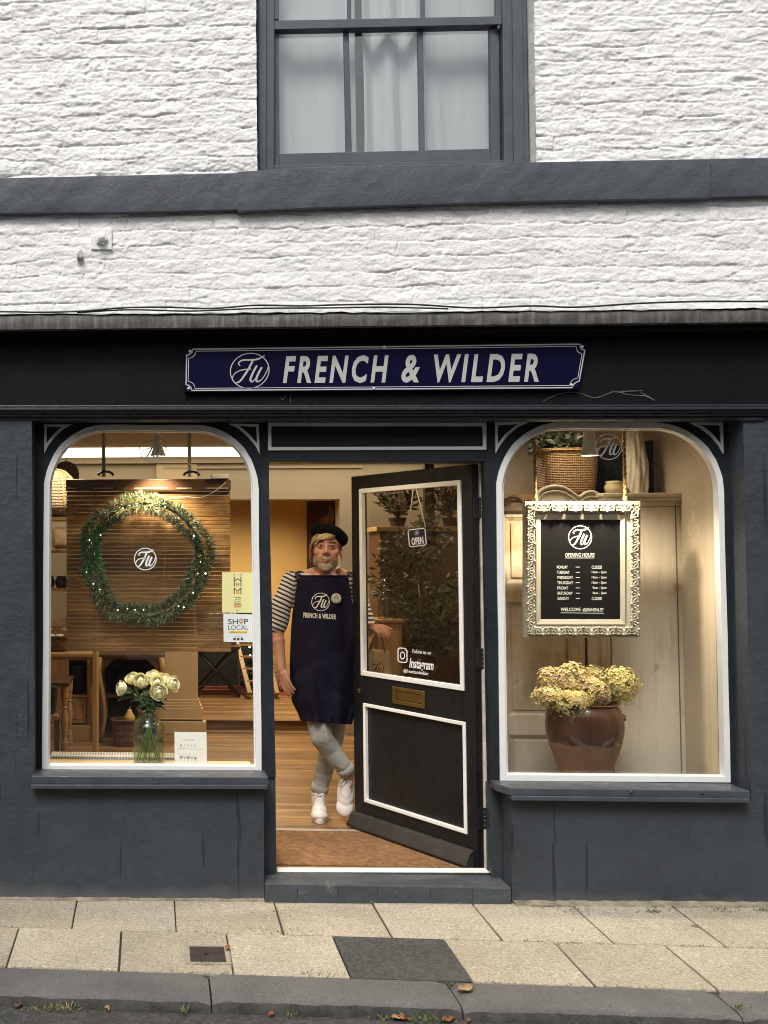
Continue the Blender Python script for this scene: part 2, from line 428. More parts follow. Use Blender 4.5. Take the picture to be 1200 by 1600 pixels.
ledgeZ = P(600, 492, 0).z-.03
WX0, WX1 = P(401, 150, 0).x, P(836, 150, 0).x
b = MB()
wall_grid(b, -1.5, WX0, bandZ, 4.75, .0052, .74)
wall_grid(b, WX1, 3.75, bandZ, 4.75, .0052, .74)
wall_grid(b, -1.5, 3.75, ledgeZ, bandZ, .0052, .50)
for (x0, x1, z0, z1) in ((-6, -1.5, ledgeZ, 6.2), (3.75, 8, ledgeZ, 6.2), (-1.5, WX0, 4.75, 6.2), (WX1, 3.75, 4.75, 6.2), (WX0, WX1, 5.15, 6.2)):
    wall_grid(b, x0, x1, z0, z1, .03, 1.0)
build('brick_wall', b, M_BRICK, shop, smooth=True, recalc=False)
# reveals of the upper window
b = MB()
nz = 60
def revf(X, sgn):
    def f(u, v):
        z = bandZ+.05+v*(5.15-bandZ-.05)
        return Vector((X+sgn*(.004*n1(z*14, 3)+.003*n1(z*40, 5))*(1-u), -.006+u*.10, z))
    return f
b.sheet(revf(WX1, 1), 4, 120); b.sheet(revf(WX0, -1), 4, 120)
b.box(WX0, WX1, .0, .12, 5.15, 5.2)
build('window_reveal', b, M_BRICK, shop, smooth=True)

# ---- painted stone band under the sash window
def lumpy_bar(mb, pts_top, pts_bot, Y0, Y1, seg, amp, seed, mi=0, rows=6, bottom=True):
    """wavy masonry bar between two photo lines, front face at Y0 running back to Y1"""
    def lerp(pts, t):
        k = t*(len(pts)-1); i = min(int(k), len(pts)-2); f = k-i
        return (pts[i][0]*(1-f)+pts[i+1][0]*f, pts[i][1]*(1-f)+pts[i+1][1]*f)
    A = [P(*lerp(pts_top, i/seg), Y0) for i in range(seg+1)]; B = [P(*lerp(pts_bot, i/seg), Y0) for i in range(seg+1)]
    prof = [(0, Y1-Y0), (0, .012), (.03, .003)]+[(.03+.94*k/rows, 0) for k in range(1, rows)]+[(.985, .004), (1, .014), (1, Y1-Y0)]
    vs = []
    for i in range(seg+1):
        for j, (t, dy) in enumerate(prof):
            p = A[i].lerp(B[i], t)
            q = n1(p.x*9+t*2, seed)*amp+n1(p.x*30+t*9, seed+1)*amp*.5
            vs.append((p.x, p.y+dy+q*(1 if 0 < j < len(prof)-1 else 0), p.z+q*.5*(1 if t in (0, 1) else 0)))
    m = len(prof); fs = [(i*m+j, i*m+j+1, (i+1)*m+j+1, (i+1)*m+j) for i in range(seg) for j in range(m-1)]
    fs += [tuple(range(m-1, -1, -1)), tuple(seg*m+j for j in range(m))]
    mb.add(vs, fs, mi)
b = MB()
lumpy_bar(b, [(-420,284),(0,277),(230,272),(372,269)], [(-420,346),(0,333),(230,331),(372,327)], -.045, .05, 150, .0028, 5)
lumpy_bar(b, [(372,267),(500,259),(840,252),(1110,247)], [(372,330),(500,324),(840,314),(1110,309)], -.050, .10, 170, .0024, 9)
lumpy_bar(b, [(1110,247),(1200,245),(1700,238)], [(1110,308),(1200,305),(1700,290)], -.044, .05, 90, .0026, 12)
build('string_course', b, M_BAND, shop, smooth=True, autosmooth=40)
# mortar crumbs in the shadow gap beneath the band
# ---- sash window
sash = MB()
YW = .075
def pq(mb, pts, Y, dY, mi=0): mb.pxp(pts, Y, dY, mi)
pq(sash, [(401,-260),(430,-260),(428,268),(403,268)], YW, .10)                 # outer lining left
pq(sash, [(782,-260),(818,-260),(827,256),(788,257)], YW, .10)                 # outer lining right
pq(sash, [(404,-260),(417,-260),(416,266),(405,266)], YW-.012, .012)
pq(sash, [(798,-260),(813,-260),(819,255),(803,256)], YW-.012, .012)
pq(sash, [(424,258),(793,250),(793,262),(424,270)], YW+.01, .10)               # sill bead
sw = build('sash_window', sash, M_SLATE2, shop, bevel=.003)
s2 = MB()
YL = YW+.035                                                                   # lower sash
pq(s2, [(424,46),(436,46),(437,260),(425,260)], YL, .045)
pq(s2, [(766,38),(780,38),(782,252),(768,253)], YL, .045)
pq(s2, [(436.5,240),(767,232),(768,253),(437,259)], YL, .045)
pq(s2, [(436.5,40),(767,33),(767,42),(436.5,48)], YL, .045)
pq(s2, [(537,44),(545,44),(550,238),(541,238)], YL+.008, .03)
pq(s2, [(653,40),(661,40),(664,235),(656,235)], YL+.008, .03)
build('lower_sash', s2, M_SLATE2, sw, bevel=.003)
s3 = MB()
YU = YW+.012                                                                   # upper sash, in front
pq(s3, [(428,-260),(436,-260),(436,30),(427,30)], YU, .03)
pq(s3, [(774,-260),(783,-260),(784,28),(775,28)], YU, .03)
pq(s3, [(426,32),(784,25),(784,38),(426,46)], YU-.006, .036)
pq(s3, [(543,-260),(549,-260),(549,32),(543,32)], YU+.006, .02)
pq(s3, [(657,-260),(663,-260),(664,29),(658,29)], YU+.006, .02)
build('upper_sash', s3, M_SLATE2, sw, bevel=.002)
g = MB(); pq(g, [(434,44),(770,36),(771,236),(436,242)], YL+.02, .004); build('pane', g, M_GLASS_UP, sw)
g = MB(); pq(g, [(433,-260),(778,-260),(779,30),(433,36)], YU+.012, .004); build('pane', g, M_GLASS_UP, sw)
hk = MB(); q = P(779, 44, YU); hk.ell(q, (.009,.012,.013), 10, 6); hk.tube([q, q+Vector((.004,-.004,.02)), q+Vector((-.003,-.002,.035))], .004, 6)
build('sash_horn', hk, M_SLATE2, sw, smooth=True)
# upstairs room closing the window behind its curtain
rm = MB(); a0, a1 = WX0-.4, WX1+.4
for bx in ((a0, a1, 1.6, 1.65, 3.2, 5.6), (a0-.05, a0, .2, 1.65, 3.2, 5.6), (a1, a1+.05, .2, 1.65, 3.2, 5.6), (a0, a1, .2, 1.6, 5.6, 5.65)): rm.box(*bx)
build('upstairs_room', rm, mat('grey_upstairs_wall', (.30,.30,.29), .9), shop)

# ---- lead capped ledge, fascia and mouldings
def lead_line(y0, y1, y2):
    return [(-600,y0),(0,y0),(600,y1),(1200,y2),(1800,y2-3)]
b = MB(); lumpy_bar(b, lead_line(492,489,483), lead_line(515,509,503), -.135, .06, 200, .004, 15, rows=3); build('lead_ledge', b, M_LEAD, shop, smooth=True, autosmooth=50)
b = MB()
def capf(u, v):
    px = -600+2400*u; t = u*4; ys = [492,492,489,483,480]; i = min(int(t), 3); y = ys[i]*(1-t+i)+ys[i+1]*(t-i)
    f = P(px, y, -.14); bk = Vector((f.x, .015, f.z+.035))
    p = f.lerp(bk, v); return p+Vector((0, 0, .003+.005*n1(p.x*6, 3+int(v*9))+(.004*n1(p.x*19, 8))))
b.sheet(capf, 220, 6); build('flashing', b, M_FLASH, shop, smooth=True, recalc=False)
b = MB(); pq(b, [(-600,500),(1800,490),(1800,650),(-600,650)], .0, .2)
build('fascia', b, M_BLACK, shop)
b = MB()                                                                        # cavetto under the ledge
for (y0, y1, Y) in ((508, 520, -.09), (519, 527, -.045)):
    pq(b, [(-600,y0+2),(1800,y0-6),(1800,y1-6),(-600,y1+2)], Y, .1)
pq(b, [(304,528),(306,528),(307,634),(304.6,634)], -.0012, .01); 
build('bed_moulding', b, M_BLACK, shop, bevel=.008)
b = MB()
for (y0, y1, Y) in ((633.5, 637, -.02), (637, 641.5, -.045), (641.5, 646, -.034), (645, 651, -.022), (650, 657, -.006)):
    pq(b, [(-600,y0+.8),(1800,y0-2.5),(1800,y1-2.5),(-600,y1+.8)], Y, .1)
build('cornice_moulding', b, slate_paint('cornice_paint', (.03,.034,.039), .0006, rough=.33), shop, bevel=.003)
# cracked and flaking paint on the fascia
M_FLAKE = mat('bare_edge', (.13,.12,.10), .7, .4, 40)
for q_, pts_, w_ in ((.0035, [(848,628,.4),(862,620,.9),(880,614,1.1),(905,614,.6),(926,621,.9),(938,620,1),(960,612,1.2),(985,617,.7),(1005,618,1),(1024,626,.4)], 1.2), (.0037, [(966,612,.6),(985,611,1),(1003,610,.6)], 1.4),
    (.0036, [(1001,613,.5),(1012,619,1),(1022,625,.5)], 1.2), (.0035, [(455,614,.6),(453.5,622,1),(454,630,.6)], 1.1), (.0035, [(436,619,.5),(442,624,1),(446,618,.6)], 1.1)):
    b = MB(); stroke(b, lambda u, v, l=0: P(u, v, -q_), [(x, y+.8*n1(x*.3, 4), k*(1+.5*n1(x*.21, 9))) for x, y, k in catmull(pts_, 6)], w_, n=1); build('flaking_paint', b, M_FLAKE, shop, recalc=False)
# ---- pilasters
b = MB(); pq(b, [(-700,655),(49.5,655),(52.5,1230),(54,1407),(-700,1407)], 0, .3); build('pilaster', b, M_RENDER, shop, bevel=0)
b = MB(); pq(b, [(1161,651),(1900,648),(1900,1418),(1178,1412),(1174.2,1258)], 0, .3); build('pilaster', b, M_RENDER, shop, bevel=0)
b = MB(); pq(b, [(1147,653),(1190,650),(1196,657),(1160,658)], -.012, .05); build('pilaster_cap', b, M_BLACK2, shop, bevel=.004)

# ---- stallrisers, sills, doorstep
b = MB(); pq(b, [(52.5,1230),(412,1230),(413,1407),(54,1407)], .0, .16); build('stallriser', b, M_RENDER, shop, bevel=0)
b = MB(); pq(b, [(799,1246),(1174.2,1250),(1178,1412),(800,1411)], .0, .20); build('stallriser', b, M_RENDER, shop, bevel=0)
def slab(mb, front, Yf, Yb, mi=0):
    mb.pxp(front, Yf, Yb-Yf, mi)
b = MB(); slab(b, [(49,1212.5),(419,1214.5),(420,1226),(49,1225.5)], -.045, .17); slab(b, [(48,1226),(418,1226.6),(418,1233.5),(48,1233)], -.058, .0)
s = build('window_sill', b, M_SILL, shop, bevel=.004)
b = MB(); q = P(244, 1224, -.046); b.ell(q, (.010,.006,.010), 10, 6); build('bolt_head', b, M_SLATE, s, smooth=True)
b = MB()
tf = [P(796,1231,-.045), P(1172,1236,-.045), P(1172,1236,.16), P(779,1228,.17), P(775,1226,.02)]
tf[2] = Vector((tf[1].x, .17, tf[1].z)); tf[3] = Vector((P(775,1226,.05).x, .17, tf[0].z)); tf[4] = Vector((P(775,1226,.05).x, .05, tf[0].z))
hz = P(796,1231,-.045).z-P(796,1243,-.045).z
b.prism(tf, (0,0,-hz))
slab(b, [(800,1243.8),(1172,1248),(1172,1255),(800,1251)], -.058, .0)
s = build('window_sill', b, M_SILL, shop, bevel=.004)
for (x, y) in ((986,1238),(1097,1239)): b = MB(); b.ell(P(x, y, -.046), (.009,.006,.009), 10, 6); build('bolt_head', b, M_SLATE, s, smooth=True)
b = MB()
sz = P(600,1383,-.015).z; szb = P(600,1362,.2).z
sx0, sx1 = P(414,1384,-.015).x, P(799.5,1384,-.015).x
b.prism([Vector((sx0,-.015,-.05)), Vector((sx0,-.015,sz)), Vector((sx0,.26,szb-.008)), Vector((sx0,.26,-.05))], (sx1-sx0,0,0))
build('doorstep', b, M_STEP, shop, bevel=.008)
M_JOINT = mat('dark_joint', (.02,.02,.02), .9, 0)
for x, y0, y1 in ((464,1385,1404),(528,1386,1405),(589,1386,1404),(672,1386,1405),(738,1387,1406)):
    b = MB(); stroke(b, lambda u, v, l=0: P(u, v, -.0165), [(x,y0,.5),(x+1,(y0+y1)/2,1),(x-.5,y1,.6)], 1.1); build('step_joint', b, M_JOINT, shop, recalc=False)
b = MB(); pq(b, [(405,1215),(430.5,1215),(432,1366),(405,1366)], .152, .10); build('door_post', b, M_SLATE, shop, bevel=.003)
b = MB(); pq(b, [(766,1226),(815,1226),(815,1384),(768.5,1384)], .152, .10); build('door_post', b, M_SLATE, shop, bevel=.003)

# ---- arched display windows
def arch(bl, br, ls, rs, top_l, top_r, inset=0, n=16, jit=0, seed=0):
    """photo outline going up the left side, over, and down the right; ls/rs spring points"""
    i = inset
    out = [(bl[0]+i, bl[1]-i)]
    m = 6
    for k in range(1, m): t = k/m; out.append((bl[0]+i+(ls[0]-bl[0])*t, bl[1]-i+(ls[1]-bl[1]+i)*t))
    rx, ry = top_l[0]-ls[0]-i, ls[1]-top_l[1]-i
    for k in range(n+1):
        a = math.pi-(math.pi/2)*k/n; out.append((top_l[0]+rx*math.cos(a), ls[1]-ry*math.sin(a)))
    for k in range(1, 5): t = k/5; out.append((top_l[0]+(top_r[0]-top_l[0])*t, top_l[1]+i+(top_r[1]-top_l[1])*t))
    rx, ry = rs[0]-top_r[0]-i, rs[1]-top_r[1]-i
    for k in range(n+1):
        a = math.pi/2*(1-k/n); out.append((top_r[0]+rx*math.cos(a), rs[1]-ry*math.sin(a)))
    for k in range(1, m): t = k/m; out.append((rs[0]-i+(br[0]-rs[0])*t, rs[1]+(br[1]-rs[1]-i)*t))
    out.append((br[0]-i, br[1]-i))
    if jit:
        out = [(x+jit*n1(j*1.7, seed), y+jit*n1(j*1.3+9, seed+2)) for j, (x, y) in enumerate(out)]
    return out
LW = dict(bl=(66,1205), br=(409,1207), ls=(68.5,766), rs=(404,766), top_l=(165,663.5), top_r=(308,664))
RW = dict(bl=(782,1220), br=(1142,1223), ls=(775.5,766), rs=(1131,768), top_l=(876,660), top_r=(1022,660))
def outer_match(spec, TL, TR, BL, BR, n=16):
    m = 6; out = []
    def L(a, b, t): return (a[0]+(b[0]-a[0])*t, a[1]+(b[1]-a[1])*t)
    sl = (TL[0], spec['ls'][1]); sr = (TR[0], spec['rs'][1]); tl = (spec['top_l'][0], TL[1]); tr = (spec['top_r'][0], TR[1])
    for k in range(m): out.append(L(BL, sl, k/m))
    for k in range(n+1): out.append(L(sl, TL, k/(n/2)) if k <= n/2 else L(TL, tl, (k-n/2)/(n/2)))
    for k in range(1, 5): out.append(L(tl, tr, k/5))
    for k in range(n+1): out.append(L(tr, TR, k/(n/2)) if k <= n/2 else L(TR, sr, (k-n/2)/(n/2)))
    for k in range(1, m): out.append(L(sr, BR, k/m))
    out.append(BR); return out
YF = .14
def display(spec, TL, TR, BL, BR, name_parent):
    b = MB(); inn = arch(**spec, inset=2); out = outer_match(spec, TL, TR, BL, BR)
    b.ring([P(*p, YF) for p in out], [P(*p, YF) for p in inn], (0, .055, 0), closed=True)
    fr = build('window_surround', b, M_BLACK2, shop)
    t = MB(); o = arch(**spec, jit=.8, seed=3); i = arch(**spec, inset=9, jit=.5, seed=4)
    t.ring([P(*p, YF-.008) for p in o], [P(*p, YF-.008) for p in i], (0, .052, 0), closed=True)
    i2 = arch(**spec, inset=9.2); i3 = arch(**spec, inset=11.5)
    t.ring([P(*p, YF+.02) for p in i2], [P(*p, YF+.02) for p in i3], (0, .03, 0), closed=True)
    w = build('display_window', t, M_WHITE, shop)
    g = MB(); g.prism([P(*p, YF+.051) for p in arch(**spec, inset=6)], (0, .006, 0)); build('pane', g, M_GLASS, w)
    return w
wl = display(LW, (46,650), (420.5,650), (50,1213.5), (431,1214.5), shop)
wr = display(RW, (757,648), (1160,648), (766,1225), (1164,1232), shop)
b = MB(); pq(b, [(420.9,650),(756.6,650),(756.9,721.5),(421.3,721.5)], YF, .12)
pq(b, [(420.7,705),(756.8,705),(757,721),(421,721)], YF-.006, .0055)
build('door_head', b, M_BLACK2, shop, bevel=.002)
# white-lined mouldings
def line_ring(pts, w, Y, dY, seed=0, inw=None):
    """bead along a closed photo polygon, inset w pixels"""
    n = len(pts); cx = sum(p[0] for p in pts)/n; cy = sum(p[1] for p in pts)/n; ins = []
    area = sum(pts[i][0]*pts[(i+1) % n][1]-pts[(i+1) % n][0]*pts[i][1] for i in range(n)); sg = 1 if area > 0 else -1
    for i in range(n):
        a, p, c = Vector(pts[i-1]), Vector(pts[i]), Vector(pts[(i+1) % n])
        d1, d2 = (p-a).normalized(), (c-p).normalized(); n1_, n2 = Vector((-d1.y, d1.x))*sg, Vector((-d2.y, d2.x))*sg
        bis = (n1_+n2).normalized(); k = w/max(.3, bis.dot(n1_)); ins.append(tuple(p+bis*k))
    mb = MB(); mb.ring([P(*p, Y) for p in pts], [P(*p, Y) for p in ins], (0, dY, 0)); return mb, ins
for pts in ([(69,663),(112,663),(98,671),(86,682),(76,695),(69,708)], [(357,662),(404.5,662.5),(405.5,709),(399,696),(386,681),(372,669)],
            [(774,660),(827,659.5),(810,667),(793,681),(782,695),(774.5,708)], [(1078,660),(1130,660),(1130.5,709),(1123,696),(1111,681),(1096,669)]):
    m_, ins = line_ring(pts, 4.2, YF-.010, .02)
    build('spandrel_moulding', m_, M_WHITE, shop)
m_, ins = line_ring([(419,660.5),(760,660.5),(760,702.5),(419,703.5)], 5, YF-.014, .02); build('transom_moulding', m_, M_WHITE, shop)
# ---- threshold, jamb edge, mat well
FZ = P(500, 1355, .23).z
b = MB(); b.prism([P(432,1355,.215), P(758,1356,.215), P(766,1363.5,.19), P(433,1362.5,.19)], (0,.03,-.03))
build('threshold', b, slate_paint('worn_white_threshold', (.66,.64,.58), .001, rub=.9), shop, bevel=.002)
b = MB(); pq(b, [(749.5,724),(756,724),(763,1358),(757,1358)], .235, .03); build('door_jamb', b, mat('chipped_cream_jamb', (.60,.54,.45), .6, .3, 14, .001), shop)

# ================================================================ door leaf, standing open
HT, HB = P(736, 725, .225), P(747, 1357, .225)
hz_t, hz_b = HT.z, HB.z
fr_t = PZ(551, 745, hz_t); fr_b = PZ(552, 1287, hz_b+.01)
hinge = Vector(((HT.x+HB.x)/2, .225, 0)); fe = (fr_t+fr_b)/2
du = Vector((fe.x-hinge.x, fe.y-hinge.y, 0)); LEAF = du.length; du.normalize()
dn = Vector((du.y, -du.x, 0));  dn = dn if dn.y < 0 else -dn       # outward (street) normal
print('LEAF', LEAF, 'open depth', fe.y, 'height', hz_t-hz_b, 'FZ', FZ)
def DQ(px, py, lift=0.0):                                            # photo pixel -> door plane
    return PP(px, py, hinge+dn*lift, dn)
def dprism(mb, pts, lift, dep, mi=0): mb.prism([DQ(x, y, 0)+dn*lift for x, y in pts], -dn*dep, mi)
def duv(p): q = p-hinge; return q.dot(du), q.z
gTL, gTR, gBR, gBL = DQ(561,765), DQ(720.5,749), DQ(726.5,1079), DQ(566,1056)
def pt(u, z, lift=0.0): return hinge+du*u+Vector((0,0,z))+dn*lift
u1 = (duv(gTL)[0]+duv(gBL)[0])/2; u0 = (duv(gTR)[0]+duv(gBR)[0])/2; gz1 = (duv(gTL)[1]+duv(gTR)[1])/2; gz0 = (duv(gBL)[1]+duv(gBR)[1])/2
pTL, pTR, pBR, pBL = DQ(567,1099), DQ(727.5,1127), DQ(731,1302), DQ(571,1255)
pu1 = (duv(pTL)[0]+duv(pBL)[0])/2; pu0 = (duv(pTR)[0]+duv(pBR)[0])/2; pz1 = (duv(pTL)[1]+duv(pTR)[1])/2; pz0 = (duv(pBL)[1]+duv(pBR)[1])/2
print('glass u', u0, u1, 'z', gz0, gz1, 'panel', pu0, pu1, pz0, pz1)
TK = .045
def dbox(mb, ua, ub, za, zb, la=0.0, lb=-TK, mi=0):
    c = pt((ua+ub)/2, (za+zb)/2, (la+lb)/2); mb.obox(c, du*(ub-ua)/2, dn*(la-lb)/2, Vector((0,0,(zb-za)/2)), mi)
b = MB()
iu0, iu1 = u0+.008, u1-.008
dbox(b, 0, iu0, hz_b, hz_t); dbox(b, iu1, LEAF, hz_b, hz_t)
dbox(b, iu0, iu1, gz1-.008, hz_t); dbox(b, iu0, iu1, pz1-.008, gz0+.008); dbox(b, iu0, iu1, hz_b, pz0+.008)
dbox(b, iu0, iu1, pz0+.008, pz1-.008, -.014, -TK+.006)
door = build('door', b, M_DOOR, shop, bevel=.002)
def dframe(ua, ub, za, zb, w, la, lb):
    m = MB()
    o = [pt(ua,za,la), pt(ub,za,la), pt(ub,zb,la), pt(ua,zb,la)]; i = [pt(ua+w,za+w,la), pt(ub-w,za+w,la), pt(ub-w,zb-w,la), pt(ua+w,zb-w,la)]
    m.ring(o, i, -dn*(la-lb)); return m
build('glazing_bead', dframe(u0, u1, gz0, gz1, .026, .008, -.02), M_WHITE, door, bevel=.003)
build('panel_moulding', dframe(pu0, pu1, pz0, pz1, .020, .007, -.016), M_WHITE, door, bevel=.003)
g = MB(); dbox(g, u0+.015, u1-.015, gz0+.015, gz1-.015, -.021, -.026); build('pane', g, glass('door_glass', (.90,.88,.84), .03), door)
# letterbox
m_ = MB(); lb_ = [DQ(614.5,1072), DQ(665.5,1080), DQ(665.5,1106), DQ(615,1100)]
lu1 = duv(lb_[0])[0]; lu0 = duv(lb_[1])[0]; lz1 = (duv(lb_[0])[1]+duv(lb_[1])[1])/2; lz0 = (duv(lb_[2])[1]+duv(lb_[3])[1])/2
m_.ring([pt(lu0,lz0,.010), pt(lu1,lz0,.010), pt(lu1,lz1,.010), pt(lu0,lz1,.010)], [pt(lu0+.03,lz0+.022,.010), pt(lu1-.03,lz0+.022,.010), pt(lu1-.03,lz1-.022,.010), pt(lu0+.03,lz1-.022,.010)], -dn*.009)
lb2 = build('letterbox', m_, M_BRASS, door, bevel=.003)
m_ = MB(); dbox(m_, lu0+.033, lu1-.033, lz0+.025, lz1-.025, .006, .001); build('flap', m_, M_BRASS, lb2, bevel=.002)
# weather board
m_ = MB(); wz = hz_b+.005
prof = [(.0,.0),(.062,.0),(.066,.012),(.030,.070),(.012,.082),(.0,.082)]
m_.prism([pt(.018, wz+z, l+.0006) for l, z in prof], du*(LEAF+.0-.020)); build('weather_board', m_, mat('worn_black_board', (.022,.021,.020), .5, .35, 16, .001), door, bevel=.003)
for py in (793, 1030, 1280):
    m_ = MB(); q = P(744.5, py, .215); z = q.z
    m_.obox(hinge-du*.0035+Vector((0,0,z))-dn*.022, dn*.018, du*.003, Vector((0,0,.055)))
    kn = hinge-du*.006-dn*.046
    for j in range(5): m_.lathe([(.009,-.010),(.009,.010)], kn+Vector((0,0,z-.044+j*.022)), 10)
    build('hinge', m_, M_IRON, door, bevel=.002)
m_ = MB(); q = DQ(561,1080,.0)
m_.lathe([(.014,0),(.014,.004),(.009,.006)], q, 14, axis=dn); build('keyhole', m_, M_BRASS, door)
q = pt(LEAF+.0008, P(555,908,fe.y).z, -.022); m_ = MB(); m_.obox(q, du*.002, dn*.012, Vector((0,0,.05))); m_.lathe([(.012,0),(.016,.01),(.010,.03),(.020,.05),(.012,.062)], q-dn*.025-du*.07, 14, axis=-dn); build('latch', m_, M_BRASS, door, bevel=.001)

# ---- lettering on the glass
def pxmap(cx, cy, s, Y):                 # circle of s pixels on the plane Y (metric)
    o = P(cx, cy, Y); e = P(cx+s, cy, Y)-o; k = e.length
    return planemap(o, (k,0,0), (0,0,k), (0,-1,0))
b = MB(); monogram(b, pxmap(239, 702, 21, YF+.0505), .8); build('window_decal', b, M_DECAL_SOFT, wl, recalc=False)
b = MB(); monogram(b, pxmap(227, 873.5, 17, YF+.0505), 1.15); build('window_decal', b, M_DECAL, wl, recalc=False)
b = MB(); monogram(b, pxmap(951, 698, 20.5, YF+.0505), .9); build('window_decal', b, M_DECAL, wr, recalc=False)
gm = lambda px, py, l=0: DQ(px, py, 0)-dn*.020+dn*.0002*(l+1)
b = MB()
def rrect(cx, cy, hw, hh, r, w, layer, skew):
    pts = []
    for (sx, sy, a0) in ((1,1,0),(-1,1,90),(-1,-1,180),(1,-1,270)):
        for k in range(6):
            a = R(a0+k*18); pts.append((cx+sx*(hw-r)+r*math.cos(a), cy+sy*(hh-r)+r*math.sin(a)+0))
    stroke(b, lambda u, v, l=0: gm(u, v+skew*(u-cx), l), pts, w, layer, n=1, closed=True)
rrect(624.5, 1024, 7, 11, 4, 1.6, 0, .12)
ringstroke(b, lambda u, v, l=0: gm(624.5+u*3.4, 1024.5+v*5.2, l), 0, 0, 1, .36, 1, 20)
ringstroke(b, lambda u, v, l=0: gm(628.6+u*.5, 1016.5+v*.8, l), 0, 0, .6, 1.1, 1, 8)
tm = lambda x0, y0, sk: (lambda u, v, l=0: gm(x0+u, y0-v+sk*u, l))
text(b, tm(640, 1020.5, .10), 'Follow us on', 0, 29, 0, 6, bold=.01)
text(b, tm(635, 1043, .12), 'Instagram', 0, 38, -5, 15, bold=.02, shear=.25)
text(b, tm(626, 1052, .13), '@frenchandwilder', 0, 39, 0, 7, bold=.01)
build('door_decal', b, M_DECAL, door, recalc=False)
# ================================================================ inside of the shop (parts of the building)
CEIL = 2.62; XL, XR = -1.35, 2.97; YS = PZ(500, 1145, FZ).y; F2 = FZ+.125; YB = 7.2
b = MB(); b.box(XL-.1, XR+.1, .23, YS, FZ-.15, FZ); build('floor', b, M_FLOOR, shop)
b = MB(); b.box(XL-.1, XR+.1, YS, YB+.1, FZ-.15, F2-.012); build('step', b, M_STEPW, shop)
b = MB(); b.box(XL-.1, XR+.1, YS-.02, YB+.1, F2-.012, F2); build('upper_floor', b, M_FLOOR, shop)
b = MB(); b.box(XL, XR, YS-.012, YS-.001, FZ+.001, FZ+.016); b.box(XL, XR, YS-.034, YS-.0205, F2-.016, F2-.002)
build('step_nosing', b, M_NOSE, shop)
b = MB(); b.box(XL-.1, XL, .26, YB, FZ, CEIL); b.box(XL-.1, XR+.1, .262, .32, 2.47, CEIL+.02)
b.box(XL-.1, P(60,900,.3).x, .262, .32, FZ, 2.47); b.box(XL-.1, P(405,1200,.3).x, .262, .32, FZ-.1, P(200,1214,.262).z)
b.box(P(775,1200,.3).x, XR+.1, .262, .32, FZ-.1, P(900,1228,.262).z)
b.box(XR, XR+.1, .44, YB, FZ, CEIL)
build('interior_wall', b, M_PLASTER, shop)
b = MB(); b.box(XR-.03, XR+.1, .199, .439, .45, CEIL); build('window_cheek', b, mat('honey_painted_wood', (.50,.42,.30), .6, .08, 3, .0004, 30, stretch=(1,1,.2)), shop)
b = MB(); b.box(XL-.1, XR+.1, YB, YB+.1, FZ, CEIL); build('back_wall', b, M_GOLD, shop)
b = MB(); b.box(XL-.1, XR+.1, .262, YB+.1, CEIL+.021, CEIL+.12); build('ceiling', b, M_CEIL, shop)
YK = YS-.06                                                                     # bulkhead over the step
OX = P(531, 800, YK).x; CX0, CX1 = P(245,1000,YK).x, P(309,1000,YK).x; BZ = P(480,780,YK).z
b = MB(); b.box(CX1, OX, YK, YK+.25, BZ, CEIL+.02); b.box(OX, XR, YK, YK+.25, FZ, CEIL+.02)
b.box(XL, CX0, YK+.02, YK+.25, FZ, CEIL+.02)
b.box(CX1-.3, OX+.2, YK-.03, YK-.0005, BZ+.28, BZ+.30); b.box(XL, XR, YK-.06, YK-.0005, CEIL-.05, CEIL+.02)
build('bulkhead', b, mat('beige_bulkhead', (.36,.285,.19), .75, .06, 3), shop)
b = MB(); b.box(CX0, CX1, YK-.02, YK+.22, F2, CEIL+.02)
cz = F2
for (e, za, zb) in ((.045, 0, .012), (.040, .012, .10), (.030, .10, .125), (.018, .125, .15), (.010, .15, .175)):
    b.box(CX0-e, CX1+e, YK-.021-e, YK+.22+e, cz+za, cz+zb)
b.box(CX0-.07, CX1+.07, YK-.10, YK+.3, FZ+.001, F2-.013)
build('column', b, mat('caramel_column_paint', (.50,.37,.215), .6, .06, 3), shop, bevel=.004)
LD, RD = .585, .553                                                             # window boards
b = MB(); b.box(P(50,1190,.17).x, P(404,1190,.17).x, .262, .68, LD-.03, LD); build('window_board', b, M_BOARD, shop, bevel=.004)
b = MB(); b.box(P(776,1200,.17).x, XR-.031, .262, .60, RD-.03, RD); build('window_board', b, M_BOARD, shop, bevel=.004)
b = MB(); b.box(XL, XR-.5, 3.72, 4.32, CEIL-.004, CEIL+.02); build('ceiling_light_panel', b, emit('lit_diffuser', (1.0,.88,.66), 2.8), shop)

